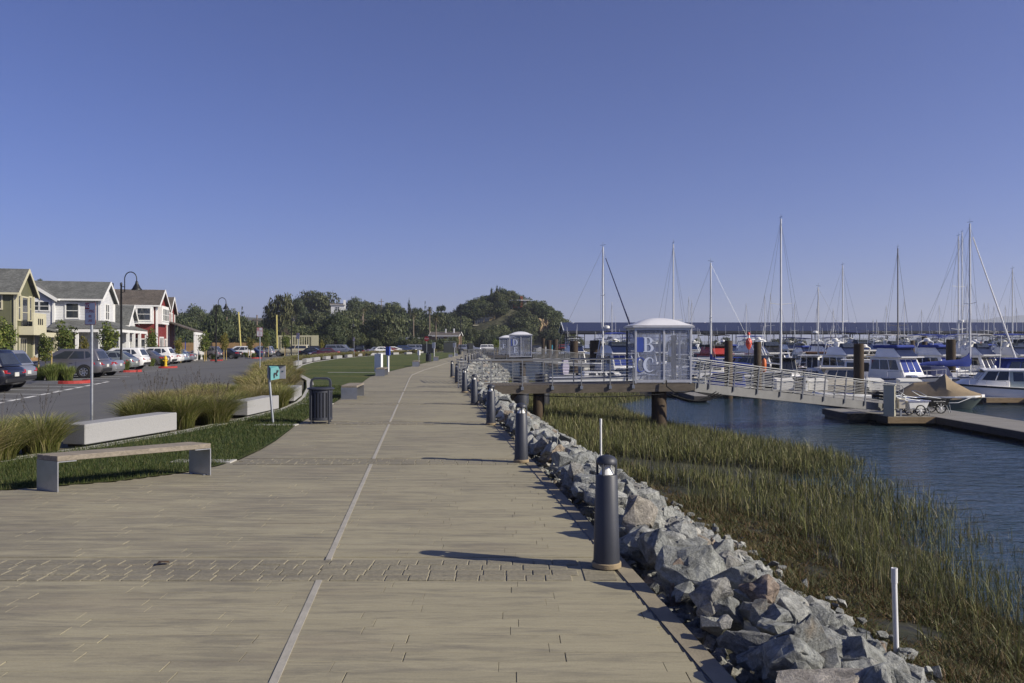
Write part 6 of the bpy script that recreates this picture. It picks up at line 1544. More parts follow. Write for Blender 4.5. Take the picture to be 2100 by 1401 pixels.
# floating docks
def dock(label, x0, x1, y0, y1, ztop=-1.75, along='x', tan=False, boards=0):
    t = thing('floating_dock', label, 'dock', ((x0 + x1) / 2, (y0 + y1) / 2, ztop), 0, 'floating docks'); w, l = x1 - x0, y1 - y0
    MB().box((0, 0, -.06), (w - .02, l - .02, .06)).build('deck_slab', M['dock_dark'], t)
    if boards:
        n = int((l if along == 'y' else w) / boards); mb = MB(); mb.box((0, 0, -.015), ((w, boards - .012, .03) if along == 'y' else (boards - .012, l, .03))); bm_ = mb.mesh('deck_board', M['dock_wood']); 
        for i in range(n):
            o = -((l if along == 'y' else w) / 2) + (i + .5) * boards; inst('deck_board', bm_, t, (0, o, random.uniform(-.004, .004)) if along == 'y' else (o, 0, random.uniform(-.004, .004)))
    else: MB().box((0, 0, -.015), (w, l, .03)).build('decking', M['dock_wood'], t)
    for c, d in (((0, -l / 2 - .03, -.16), (w + .12, .06, .3)), ((0, l / 2 + .03, -.16), (w + .12, .06, .3)), ((-w / 2 - .03, 0, -.16), (.06, l, .3)), ((w / 2 + .03, 0, -.16), (.06, l, .3))): MB().box(c, d).build('fascia_board', M['dock_tan'] if tan and c[1] < 0 else M['dock_dark'], t)
    n = max(2, int(max(w, l) / 2.4)); fl = MB()
    for i in range(n):
        u = -.5 + (i + .5) / n; c = (u * w, 0, -.45) if w > l else (0, u * l, -.45); fl.box(c, (min(1.6, w * .9), min(1.6, l * .9), .42))
    fl.build('float', M['hull_black'], t); return t
dock('landing dock with tan fascia under the foot of the ramp', 18.4, 20.62, 39.3, 44.4, tan=True, boards=.18); dock('shadowed dock section under the lower half of the ramp', 17.2, 18.3, 41.2, 44.4); dock('wide dock walkway running toward the viewer below the carts', 20.72, 23.6, 12, 44.4, along='y', boards=.2)
dock('dock walkway linking the landing to the boat berths', 20.8, 23.4, 44.6, 60.4); dock('long dock walkway with white dock boxes across the berths', 8, 92, 60.5, 62.9); dock('long middle dock walkway between boat rows', 10, 120, 106.8, 109.2); dock('far dock walkway in front of the covered berths', 12, 150, 143.5, 146)
for i, x in enumerate((12.5, 27.5, 34.0, 41.0, 48.5, 56, 64)):
    dock('short finger dock between berths, berth %s' % ['beside the ramp posts', 'under the tarped boat', 'behind the pilothouse boat', 'past the pilothouse boat', 'near the picture edge', 'beyond the picture edge', 'outermost'][i], x, x + 1.0, 52.5 if x > 26 else 55, 60.4)
dock('weathered grey float stub beside the tarped boat bow', 31.4, 33.8, 53.2, 54.6, tan=True)
for i, x in enumerate(range(14, 92, 9)): 
    t = dock('finger dock on the far side of the long dock walkway', x, x + .9, 63, 73); t['group'] = 'far side finger docks'
# dock carts, cabinet
def cart(label, loc, rz, mat, letters=False):
    t = thing('dock_cart', label, 'dock cart', loc, rz, 'dock carts')
    MB().loft([[(-.5, -.26, .34), (.42, -.26, .34), (.42, .26, .34), (-.5, .26, .34)], [(-.62, -.34, .74), (.55, -.34, .74), (.55, .34, .74), (-.62, .34, .74)]], True, True).build('tub', M[mat], t, bev=(.03, 20, 2))
    MB().loft([[(-.66, -.38, .73), (.59, -.38, .73), (.59, .38, .73), (-.66, .38, .73)], [(-.66, -.38, .77), (.59, -.38, .77), (.59, .38, .77), (-.66, .38, .77)]], True, True).build('tub_rim', M['chrome'] if not letters else M['rubber'], t)
    for s in (-1, 1):
        w = thing('wheel', '', '', (-.02, s * .42, .28)); del w['label']; del w['category']; w.parent = t
        mb = MB(); pts = [(.26 * math.cos(2 * math.pi * i / 20), 0, .26 * math.sin(2 * math.pi * i / 20)) for i in range(21)]; mb.tube(pts, .03, 6, False); mb.build('tyre', M['rubber'], w, 60)
        mb = MB(); mb.disc((0, 0, 0), (0, 1, 0), .05, .08, 8)
        for i in range(8): a = 2 * math.pi * i / 8; mb.bar((0, 0, 0), (.24 * math.cos(a), 0, .24 * math.sin(a)), .022)
        mb.build('spokes', M['white_plastic'], w)
    for s in (-1, 1): MB().tube([(.35, s * .3, .4), (.5, s * .3, .02), (.58, s * .3, .02), (.5, s * .3, .45)], .018, 6).build('leg', M['galv'], t, 60)
    MB().tube([(.3, -.34, .72), (-.7, -.34, .86), (-1.15, -.33, 1.12), (-1.2, 0, 1.15), (-1.15, .33, 1.12), (-.7, .34, .86), (.3, .34, .72)], .02, 7).build('handle', M['galv'], t, 60)
    if letters:
        text('LOCH LOMOND', 'lettering', .1, M['white_plastic'], t, (-.03, -.325, .62), (R(79), 0, 0), sx=.85); text('MARINA', 'lettering', .075, M['white_plastic'], t, (-.03, -.305, .51), (R(79), 0, 0), sx=1.1)
    return t
cart('white dock cart with chrome handles behind the cream cabinet', (20.05, 40.0, -1.75), R(10), 'white_plastic'); cart('black dock cart lettered LOCH LOMOND at the dock corner', (21.95, 41.6, -1.75), R(4), 'hull_black', True); cart('dark dock cart parked between the white and lettered carts', (20.95, 42.2, -1.75), R(18), 'hull_black')
t = thing('utility_cabinet', 'tall cream utility cabinet at the foot of the ramp', 'cabinet', (18.62, 39.68, -1.75), R(-32)); M['cabinet'] = pm('cream_cabinet', (.42, .4, .31), .5, .1, .08, 3, dirt=.2)
MB().box((0, 0, .76), (.5, .5, 1.5), bev=.01).build('cabinet_body', M['cabinet'], t); MB().box((.245, 0, .9), (.03, .03, 1.2)).build('seam', M['black'], t); MB().box((.25, 0, .34), (.02, .5, .02)).build('seam', M['black'], t); MB().box((0, 0, 1.53), (.56, .56, .04)).build('lid', M['cabinet'], t)
t = thing('meter_box', 'small cream box on wheels beside the utility cabinet', 'box', (19.2, 39.75, -1.75)); MB().box((0, 0, .62), (.32, .3, .5), bev=.02).build('box_body', M['cream'], t); MB().box((0, 0, .2), (.08, .08, .4)).build('stand', M['galv'], t)
# dock boxes and pedestals
bxm = None
def dbox(label, px, py, d, w=1.35, num=None):
    global bxm
    p = W(px, py, d); t = thing('dock_box', label, 'dock box', (p.x, d, -1.75), R(random.uniform(-4, 4)), 'white dock boxes')
    MB().loft([[(-w / 2, -.35, .05), (w / 2, -.35, .05), (w / 2, .35, .05), (-w / 2, .35, .05)], [(-w / 2, -.35, .72), (w / 2, -.35, .72), (w / 2, .35, .8), (-w / 2, .35, .8)]], True, True).build('box_body', M['box_white'], t)
    MB().loft([[(-w / 2 - .04, -.4, .722), (w / 2 + .04, -.4, .722), (w / 2 + .04, .4, .802), (-w / 2 - .04, .4, .802)], [(-w / 2, -.36, .82), (w / 2, -.36, .82), (w / 2, .36, .95), (-w / 2, .36, .95)]], True, True).build('lid', M['box_white'], t)
    MB().box((0, -.36, .66), (.12, .03, .1)).build('latch', M['galv'], t)
    if num: text(num, 'lettering', .3, M['black'], t, (.1, -.354, .4), (R(90), 0, 0))
    return t
for a in (('white dock box behind the ramp rails left of the dark-windowed cruiser', 1608, 800, 62), ('second white dock box behind the ramp rails', 1674, 802, 61.5, 1.5), ('white dock box numbered 3 below the blue-canvas flybridge boat', 1864, 797, 61.2, 1.6, '3'), ('low white dock box past the ramp foot', 1790, 798, 61.5), ('white dock box beside the tall blue sail cover', 1962, 760, 107.5, 2.0),
          ('white dock box before the white cabin boat', 2003, 760, 107.5, 1.4), ('far white dock box near the black-hulled trawler', 1636, 744, 107.2, 1.2), ('far white dock box left of the grey furled boom', 1684, 744, 107.2, 1.2), ('white dock box by the far small cruiser', 1908, 762, 107.4, 1.3), ('white dock box at the far end behind the canvas-topped boat', 2066, 757, 107.6, 1.4)):
    dbox(*a)
def pedestal(label, x, y, light=True):
    t = thing('power_pedestal', label, 'power post', (x, y, -1.75), 0, 'white dock power posts'); MB().box((0, 0, .5), (.2, .2, 1.0), bev=.02).build('pedestal_body', M['white_plastic'], t); MB().box((0, -.105, .7), (.12, .02, .2)).build('socket', M['black'], t); MB().box((0, 0, 1.06), (.16, .16, .1)).build('lamp_cap', M['grey_canvas'], t)
for i, x in enumerate((14.6, 18.6, 22.3, 26.9, 33.2, 36.8, 47.5)): pedestal('white power post on the long dock, ' + ['nearest the hut', 'behind the first pile', 'behind the second pile', 'near the tarped boat', 'behind the box numbered 3', 'left of the pilothouse boat', 'at the picture edge'][i], x, 61.0)
for i in range(8): 
    pedestal('small white power post on the middle dock', 18 + 8.3 * i, 107.2)
# mooring piles
for lab, px, top, d, r in (('dark mooring pile nearest the hut, before the red-cabin boat', 1494, 699, 59, .3), ('dark mooring pile beside the grey trawler', 1553.5, 701, 59, .28), ('tall black mooring pile before the big white flybridge cruiser', 1761, 705, 58, .36), ('brown mooring pile behind the blue sail cover', 1950, 696, 75, .42), ('slim black pile left of the blue canvas boat', 1896, 690, 88, .28),
                           ('short dark pile beside the far white cruiser', 1871, 698, 88, .26), ('thick rounded dark pile in front of the sportfisher', 1221, 698, 85, .62), ('dark pile near the white covered cruiser', 1177, 699, 95, .5), ('brown pile beside the turquoise tarp', 1139, 696, 150, .5), ('dark pile left of the turquoise tarp', 1126, 698, 150, .5), ('slim dark pile before the hill foot', 1114, 694, 150, .35)):
    p = W(px, top, d); pile(lab, p.x, d, -4, p.z, r, group='mooring piles')
# second and third gangways
O2 = (-5.1, 88.6)
pier('timber pier of the second gangway with the D and E hut', O2, 7.4, 2.3, PRZ, .03); railing('railing on the near side of the second gangway', (-5.0, 88.6, .1), (-.35, 88.8, .25), (.2, 1.6, 3.0, 4.4)); railing('railing on the far side of the second gangway', (-5.0, 90.8, .1), (-.35, 91, .25), (.2, 1.6, 3.0, 4.4)); railing('slatted railing along the edge before the second gangway', (-5.3, 88.5, 0), (-4.6, 82.0, 0), (.2, 2.2, 4.2, 6.3), brackets=False)
hut('domed gangway gate hut with letters D and E', (-.3, 88.9), 0, [('D', .42, 1.3, .68, 'D'), ('E', .52, .5, .62, None)], .35)
pile('pile under the D and E hut', 1.2, 90, -3, -.05, .33)
A2, B2 = Vector((2.3, 89.4, .3)), Vector((15, 92.5, -1.2)); t = thing('ramp', 'distant aluminium ramp sloping down from the D and E hut', 'gangway ramp', A2); MB().bar((0, 0, -.2), B2 - A2 + Vector((0, 0, -.2)), .06, .4).build('stringer', M['rail'], t); MB().bar((0, 1.4, -.2), B2 - A2 + Vector((0, 1.4, -.2)), .06, .4).build('stringer', M['rail'], t); MB().bar((0, .7, -.02), B2 - A2 + Vector((0, .7, -.02)), 1.4, .04).build('deck', M['dock_wood'], t)
railing('railing on the near side of the distant ramp', A2, B2, [.3 + 1.7 * i for i in range(8)], lean=True, brackets=False, r=.03); railing('railing on the far side of the distant ramp', A2 + Vector((0, 1.45, 0)), B2 + Vector((0, 1.45, 0)), [.5 + 1.7 * i for i in range(8)], lean=True, brackets=False, r=.03)
hut('farthest domed gangway gate hut with letter F', (-1.9, 121), 0, [('F', .5, .8, .7, None)], .3); railing('railing beside the farthest gangway hut', (-6, 120.5, 0), (-1.9, 120.7, .2), (.3, 1.9, 3.6), brackets=False); pier('timber pier of the farthest gangway', (-5.6, 120.6), 7, 2.2, 0, .03)
# pvc marker pipes
def pvc(label, x, y, top, lean):
    z0 = bed(x, y) - .2; t = thing('pvc_pipe', label, 'pipe', (x, y, z0), 0, 'white pvc pipes in the marsh'); h_ = top - z0
    MB().tube([(lean, 0, 0), (0, 0, h_ - .16)], .03, 12).build('pipe', M['pvc'], t, 50); MB().lathe([(.036, h_ - .17), (.036, h_), (.028, h_), (.028, h_ - .1)], n=12).build('coupling', M['pvc'], t, 50)
p = G(1834, 1345, bed(4.3, 9.1)); pvc('white pvc pipe standing in the pickweed near the stones, nearest pipe', p[0], p[1], W(1826, 1165, p[1]).z, .03); pvc('white pvc pipe at the edge of the mud beyond the second bollard', (1232 - 1050) / 1650 * 23.6, 23.6, W(1232, 859, 23.6).z, .01)
t = thing('drain_pipe', 'grey drum of pipe standing in the marsh behind the first gangway rails', 'drum', (-.05 + .5, 41.5, -1.8)); MB().lathe([(.42, 0), (.42, 1.9), (.4, 1.95), (.1, 1.97)], n=18).build('drum_body', M['bollard'], t, 50)
t = thing('drain_pipe', 'black drum of pipe standing in the marsh behind the first gangway rails', 'drum', (1.6, 42.5, -1.8)); MB().lathe([(.38, 0), (.38, 2.0), (.36, 2.05), (.1, 2.07)], n=18).build('drum_body', M['black'], t, 50)
# ---------------------------------------------------------------- covered berths
M['blue_roof'] = siding('blue_metal_roof', (.021, .031, .085), .6, True); M['steel_dark'] = pm('dark_steel', (.03, .032, .04), .6, .2, .1, 3)
t = thing('covered_berths', 'long blue metal roof over covered boat berths on thin posts', 'boat shed', (11.4, 180, WATER_Z))
ZE, ZR = 6.75, 8.75
for s, nm in ((-1, 'roof'), (1, 'roof')):
    y0 = 9 if s > 0 else -9
    MB().hexa([(-.4, y0, ZE), (150, y0, ZE), (150, 0, ZR), (-.4, 0, ZR), (-.4, y0, ZE + .12), (150, y0, ZE + .12), (150, 0, ZR + .12), (-.4, 0, ZR + .12)]).build(nm, M['blue_roof'], t)
MB().box((74.8, -9.05, ZE - .22), (150, .1, .5)).build('eave_fascia', M['steel_dark'], t); MB().box((74.8, 9.05, ZE - .22), (150, .1, .5)).build('eave_fascia', M['steel_dark'], t)
MB().prismx([(-9, 0), (9, 0), (0, ZR - ZE)], (.02, 0, ZE), (0, 1, 0), (0, 0, 1), (-1, 0, 0), .06).build('gable_panel', M['steel_dark'], t)
mb = MB()
for s in (-1, 1): mb.bar((-.42, s * 9.1, ZE + .05), (-.42, 0, ZR + .08), .12, .3)
mb.build('gable_trim', M['white_plastic'], t)
mb = MB(); mb.tube([(0, 0, 0), (0, 0, ZE - .1)], .09, 6); post_m = mb.mesh('post', M['steel_dark'])
for i in range(38):
    for y in (-8.8, 8.8): inst('post', post_m, t, (i * 4.03, y, 0))
    if i % 2 == 0: inst('post', post_m, t, (i * 4.03 + .6, -3, 0)); inst('post', post_m, t, (i * 4.03 + 1.1, 3, 0))
mb = MB()
for y in (-8.8, 8.8): mb.bar((0, y, 3.0), (149, y, 3.0), .12)
mb.build('tie_rail', M['steel_dark'], t)
mb = MB()
for i in range(0, 38): mb.bar((i * 4.03, -8.8, ZE - .3), (i * 4.03, 8.8, ZE - .3), .14)
o = mb.build('truss', M['steel_dark'], t)
MB().box((74, 0, .4), (150, 2.2, .15)).build('walkway', M['dock_wood'], t)

# ---------------------------------------------------------------- boats
HB = [(0, .80), (.12, .9), (.3, .98), (.5, 1), (.65, .95), (.78, .8), (.88, .58), (.95, .32), (1, .03)]
def hull(t, L, B, fb, fs, mat, stripe=None, deck='white', rake=.1, curve=1.7, name='hull'):
    hb = B / 2; rings = []; S = []
    for u, k in HB:
        z = fs + (fb - fs) * u ** curve; xt = (u - .5) * L; xb = (u * (1 - rake) - .5) * L + .02 * L; w = hb * k
        wb = w * (.86 if u < .8 else .86 - (u - .8) * 1.9); wb = max(.02, wb)
        zc = .05 + (.25 * max(0, u - .6))
        half = [(xb, .0, -.35), (xb, wb * .8, -.2), (xb + (xt - xb) * .35, wb, zc), (xb + (xt - xb) * .75, w * .985, zc + (z - zc) * .6), (xt, w, z)]
        rings.append([(x, y, zz) for x, y, zz in half] + [(x, -y, zz) for x, y, zz in reversed(half[1:])]); S.append((xt, w, z))
    h_ = MB().loft(rings, True, True).build(name, M[mat], t, 45)
    d = MB(); rr_ = [[(x, -w * .97, z - .05), (x, 0, z + .03), (x, w * .97, z - .05)] for x, w, z in S]; d.loft([[(x, -w * 1.0, z + .03), (x, 0, z + .09), (x, w * 1.0, z + .03), (x, w * .96, z - .04), (x, -w * .96, z - .04)] for x, w, z in S], True, True); d.build('deck', M[deck], t, 40)
    if stripe:
        mb = MB()
        for sg in (-1, 1):
            mb.loft([[(x - .004, sg * (w + .012), z - .1), (x, sg * (w + .03), z - .04), (x, sg * (w + .012), z + .02), (x - .004, sg * (w - .02), z - .04)] for x, w, z in S], True, True)
        mb.build('rub_rail', M[stripe], t)
    return S
def frus(t, name, mat, x0, x1, w0, z0, z1, r0, r1, w1, bev=.06, parent=None):
    """tapered house: x0 aft, x1 fore at the bottom; r0, r1 how far the top leans in"""
    base = [Vector((x0, -w0, z0)), Vector((x1, -w0 * .9, z0)), Vector((x1, w0 * .9, z0)), Vector((x0, w0, z0))]; top = [Vector((x0 + r0, -w1, z1)), Vector((x1 - r1, -w1 * .92, z1)), Vector((x1 - r1, w1 * .92, z1)), Vector((x0 + r0, w1, z1))]
    o = MB().hexa(base + top).build(name, M[mat], parent or t, 50, bev=(bev, 20, 2) if bev else None)
    return o, base, top
def panes(parent, base, top, face, polys, mat='glass', name='window', off=.015):
    a, b, c, d = {'s': (base[0], base[1], top[1], top[0]), 'p': (base[2], base[3], top[3], top[2]), 'f': (base[1], base[2], top[2], top[1]), 'a': (base[3], base[0], top[0], top[3])}[face]
    n = (b - a).cross(d - a).normalized()
    for pl in polys:
        if face == 'p': pl = [(1 - u, v) for u, v in reversed(pl)]
        q = [(a.lerp(b, u)).lerp(d.lerp(c, u), v) + n * off for u, v in pl]
        MB().loft([[p - n * .04 for p in q], q], True, True).build(name, M[mat], parent)
def rects(n, u0, u1, v0, v1, gap=.02): w = (u1 - u0) / n; return [[(u0 + i * w + gap, v0), (u0 + (i + 1) * w - gap, v0), (u0 + (i + 1) * w - gap, v1), (u0 + i * w + gap, v1)] for i in range(n)]
def pulpit(t, S, u0=6, h_=.6):
    mb = MB()
    for sg in (-1, 1):
        pts = [(x, sg * w * .94, z + h_) for x, w, z in S[u0 - 3:]]; mb.tube(pts, .016, 5)
        for x, w, z in S[u0 - 3:]: mb.tube([(x, sg * w * .94, z), (x, sg * w * .94, z + h_)], .014, 5)
    mb.build('bow_rail', M['chrome'], t)
def boat(label, px, d, hd, name, cat, group=None):
    return thing(name, label, cat, ((px - 1050) / 1650 * d, d, WATER_Z), R(hd), group)
def sailboat(label, px, d, top, hd, L=9.5, cover='blue_canvas', hullm='white', mast='mast', jib=None, spreaders=(.55,), stripe='navy', dodger=None, radar=None, lean=0, simple=False, cover_low=True, group='sailboats in the marina', r=.085, boom_dir=-1):
    t = boat(label, px, d, hd, 'sailboat', 'sailboat', group); B = L * .31; fb, fs = L * .125, L * .095
    S = hull(t, L, B, fb, fs, hullm, stripe, rake=.16); H = (1.8 - (top - 706) / 1650 * d) - WATER_Z; xm = L * .08; zd = fs + .1
    c, b, tp = frus(t, 'cabin', 'white' if hullm != 'cream' else 'cream', -L * .12, L * .26, B * .33, zd - .1, zd + .45, .1, .5, B * .26); 
    if not simple:
        for f in 'sp': panes(c, b, tp, f, rects(3, .1, .85, .35, .75, .03))
    MB().tube([(xm, 0, zd), (xm + lean, 0, H)], [r, r * .72], 8).build('mast', M[mast], t, 60)
    if not simple:
        MB().tube([(xm + lean, 0, H), (xm + lean, 0, H + .45)], .012, 4).build('antenna', M['wire'], t); MB().bar((xm - .25 + lean, 0, H + .12), (xm + .25 + lean, 0, H + .2), .025).build('wind_vane', M['black'], t)
    zb = zd + 1.15; xb = xm + boom_dir * L * .42
    MB().tube([(xm, 0, zb), (xb, 0, zb + .1)], .06, 7).build('boom', M[mast], t, 60)
    if cover:
        rg = []
        for u, hh, ww in ((-.02, 1.5, .1), (.04, .95, .2), (.2, .55, .2), (.5, .42, .18), (.8, .3, .14), (1.0, .16, .09)):
            x = xm + (xb - xm) * u; z = zb + .1 * u - .12; rg.append([(x, -ww * .4, z - .06), (x, -ww, z + hh * .3), (x, -ww * .35, z + hh), (x, ww * .35, z + hh), (x, ww, z + hh * .3), (x, ww * .4, z - .06)])
        MB().loft(rg, True, True).build('sail_cover', M[cover], t, 60)
    xs_bow, xs_st = L * .49, -L * .49; wr = .011
    st = MB(); st.tube([(xs_bow, 0, fb), (xm + lean, 0, H * .985)], wr, 4); st.tube([(xs_st, 0, fs), (xm + lean, 0, H * .99)], wr, 4)
    for sg in (-1, 1):
        prev = None
        for k_ in spreaders:
            zz = zd + (H - zd) * k_; w_ = B * .36 * (1 - .35 * k_)
            MB().tube([(xm + lean * k_, 0, zz), (xm + lean * k_, sg * w_, zz + .1)], .024, 5).build('spreader', M[mast], t)
            a = prev or (xm - .1, sg * B * .46, fs + .15); st.tube([a, (xm + lean * k_, sg * w_, zz + .1)], wr, 4); prev = (xm + lean * k_, sg * w_, zz + .1)
        st.tube([prev, (xm + lean, 0, H * .98)], wr, 4); st.tube([(xm - .5, sg * B * .45, fs + .15), (xm, 0, zd + (H - zd) * spreaders[0])], wr, 4)
    st.build('rigging', M['wire'], t)
    if jib: MB().tube([(xs_bow - .1, 0, fb + .3), (xs_bow - .15, 0, fb + .8), (xm + lean + .25, 0, H * .92)], [.05, .09, .04], 7).build('furled_jib', M[jib], t, 60)
    if radar: MB().lathe([(.05, 0), (.28, .02), (.28, .2), (.2, .26)], (xm + .35, 0, H * radar), 12).build('radar_dome', M['white_plastic'], t, 50)
    if dodger:
        c2, b2, t2 = frus(t, 'dodger', dodger, -L * .3, -L * .1, B * .34, zd, zd + 1.0, .15, .45, B * .27); panes(c2, b2, t2, 'f', rects(2, .1, .9, .2, .85), 'tint'); 
    if not simple: pulpit(t, S)
    return t
def cruiser(label, px, d, hd, L=10, hullm='white', house='white', fly=True, canvas=None, bimini=None, stripe='navy', hull_h=None, wind_cover=None, arch=True, group='motor cruisers in the marina', emblem=False, radar=True, lett=None, extras=True):
    t = boat(label, px, d, hd, 'motor_cruiser', 'motor boat', group); B = L * .33; fb, fs = L * .16, L * .1
    S = hull(t, L, B, fb, fs, hullm, stripe, rake=.2, curve=1.5)
    zc = fs + (fb - fs) * .4
    f0, b0_, t0_ = frus(t, 'foredeck', house, -L * .1, L * .38, B * .36, zc - .1, zc + .35, 0, L * .12, B * .28)
    panes(f0, b0_, t0_, 's', rects(2, .25, .85, .3, .75, .05)); panes(f0, b0_, t0_, 'p', rects(2, .25, .85, .3, .75, .05))
    z1 = zc + .3; c, b, tp = frus(t, 'cabin', house, -L * .27, L * .17, B * .41, z1 - .3, z1 + 1.45, .12, L * .1, B * .35)
    for f in 'sp': panes(c, b, tp, f, rects(3, .06, .92, .42, .88, .015))
    panes(c, b, tp, 'f', rects(3, .06, .94, .3, .9, .015), wind_cover or 'glass', 'windshield'); panes(c, b, tp, 'a', [[(.3, .05), (.7, .05), (.7, .9), (.3, .9)]], 'glass', 'door')
    top = z1 + 1.45; MB().box((-L * .08, 0, top + .03), (L * .44, B * .8, .08), bev=.03).build('cabin_roof', M[house], t)
    if fly:
        fy, fb2, ft2 = frus(t, 'flybridge', house, -L * .2, L * .1, B * .37, top + .05, top + .85, .1, L * .1, B * .3, .08)
        if canvas: MB().box((-L * .09, 0, top + .9), (L * .3, B * .66, .28), bev=.1).build('bridge_cover', M[canvas], t)
        else:
            w_, wb_, wt_ = frus(t, 'wind_screen', 'tint', L * -.02, L * .04, B * .3, top + .8, top + 1.2, 0, .3, B * .26, 0)
            MB().box((-L * .12, 0, top + 1.0), (.5, .9, .6), bev=.08).build('helm_seat', M['white_plastic'], t)
        MB().loft([[(L * .092, -B * .3, top + .02), (L * .092, B * .3, top + .02), (L * .1, B * .3, top + .08), (L * .1, -B * .3, top + .08)], [(L * .0, -B * .27, top + .84), (L * .0, B * .27, top + .84), (L * .008, B * .27, top + .88), (L * .008, -B * .27, top + .88)]], True, True).build('bridge_trim', M[stripe], t)
        if emblem:
            ctr = Vector((L * .06, 0, top + .42)); pts = []
            for i in range(16): a = 2 * math.pi * i / 16; q = .42 if i % 4 == 0 else .27 if i % 2 == 0 else .1; pts.append((q * math.cos(a) * 1.3, q * math.sin(a)))
            u2 = Vector((-.78, 0, .62)).normalized(); nrm = Vector((.62, 0, .78)).normalized(); MB().prismx(pts, ctr + nrm * .04, (0, 1, 0), u2, nrm, .02).build('star_emblem', M['black'], fy)
        if bimini:
            zt = top + 2.2; MB().loft([[(x, y, zt - .12 * (y / (B * .36)) ** 2 - .05 * abs(x + L * .1)) for y in np.linspace(-B * .36, B * .36, 7)] + [(x, y, zt - .06 - .12 * (y / (B * .36)) ** 2 - .05 * abs(x + L * .1)) for y in np.linspace(B * .36, -B * .36, 7)] for x in np.linspace(-L * .24, L * .06, 5)], True, True).build('bimini', M[bimini], t, 50)
            mb = MB()
            for sg in (-1, 1):
                for x0, x1 in ((-L * .1, -L * .22), (-L * .1, L * .05), (-L * .1, -L * .08)): mb.tube([(x0, sg * B * .34, top + .5), (x1, sg * B * .35, zt - .15)], .018, 5)
            mb.build('bimini_frame', M['chrome'], t)
    elif bimini:
        zt = top + .1; MB().box((-L * .32, 0, zt), (L * .3, B * .74, .1), bev=.04).build('bimini', M[bimini], t)
    if arch:
        zt = top + (1.3 if fly else .7); mb = MB(); y = B * .34
        mb.tube([(-L * .24, -y, top - .2), (-L * .2, -y * .95, zt), (-L * .19, -y * .5, zt + .15), (-L * .19, y * .5, zt + .15), (-L * .2, y * .95, zt), (-L * .24, y, top - .2)], .06, 6); mb.build('radar_arch', M['white_plastic'], t, 60)
        if radar: MB().lathe([(.05, 0), (.3, .03), (.3, .2), (.18, .28)], (-L * .19, 0, zt + .15), 12).build('radar_dome', M['white_plastic'], t, 50)
        MB().tube([(-L * .2, y * .6, zt), (-L * .23, y * .7, zt + 2.6)], .018, 4).build('antenna', M['white_plastic'], t); MB().tube([(-L * .2, -y * .6, zt), (-L * .23, -y * .7, zt + 2.2)], .018, 4).build('antenna', M['white_plastic'], t)
    if extras:
        pulpit(t, S)
        for sg in (-1, 1):
            for u in (-.2, .1): MB().lathe([(.03, -.35), (.11, -.28), (.11, .18), (.03, .26)], (u * L, sg * (B * .5 + .1), fs * .5 + .1), 8).build('fender', M['white_plastic'], t, 50)
        MB().box((L * .43, 0, fb + .1), (.5, .25, .12)).build('windlass', M['chrome'], t)
    return t
random.seed(31)
# the pilothouse boat nearest the viewer at the picture edge
t = boat('white pilothouse boat with pale green canvas cockpit enclosure, nearest boat', 2052, 54.8, 164, 'pilothouse_boat', 'motor boat'); L, B = 7.6, 2.6
S = hull(t, L, B, 1.35, .98, 'white', 'black', rake=.22, curve=1.4)
c, b, tp = frus(t, 'pilothouse', 'white', -.3, 2.0, 1.05, 1.0, 2.35, -.05, 1.05, .86, .08); panes(c, b, tp, 's', [[(.06, .42), (.44, .42), (.44, .92), (.06, .92)], [(.48, .42), (.9, .42), (.9, .9), (.48, .92)]]); panes(c, b, tp, 'p', [[(.06, .42), (.44, .42), (.44, .92), (.06, .92)], [(.48, .42), (.9, .42), (.9, .9), (.48, .92)]]); panes(c, b, tp, 'f', rects(2, .06, .94, .35, .92))
c, b, tp = frus(t, 'cuddy', 'white', 1.0, 3.2, .95, 1.0, 1.62, 0, 1.0, .7, .1)
e, b, tp = frus(t, 'canvas_enclosure', 'seafoam', -3.2, -.3, 1.12, .95, 2.28, .18, .0, .9, .12)
for f in 'sp': panes(e, b, tp, f, rects(3, .04, .97, .42, .88, .045), 'tint')
panes(e, b, tp, 'a', rects(2, .08, .92, .42, .88, .04), 'tint'); MB().loft([[(x, y, 2.36 - .1 * (y / .95) ** 2 - (.08 if x < -2.9 else 0)) for y in np.linspace(-.98, .98, 7)] + [(x, y, 2.28 - .1 * (y / .95) ** 2 - (.08 if x < -2.9 else 0)) for y in np.linspace(.98, -.98, 7)] for x in (-3.25, -2.6, -1, .6, 1.25)], True, True).build('hard_top', M['white'], t, 50)
MB().box((-3.65, 0, .5), (.5, 2.0, .7), bev=.05).build('swim_step', M['white'], t); MB().lathe([(.12, 0), (.13, .1), (.06, .2)], (.4, .1, 2.36), 10).build('anchor_light', M['white_plastic'], t, 50); MB().tube([(.2, .5, 2.3), (.1, .55, 4.6)], .018, 5).build('antenna', M['white_plastic'], t); pulpit(t, S, 6, .4); MB().box((-3.95, 0, .75), (.4, .5, .9), bev=.08).build('outboard_motor', M['black'], t)
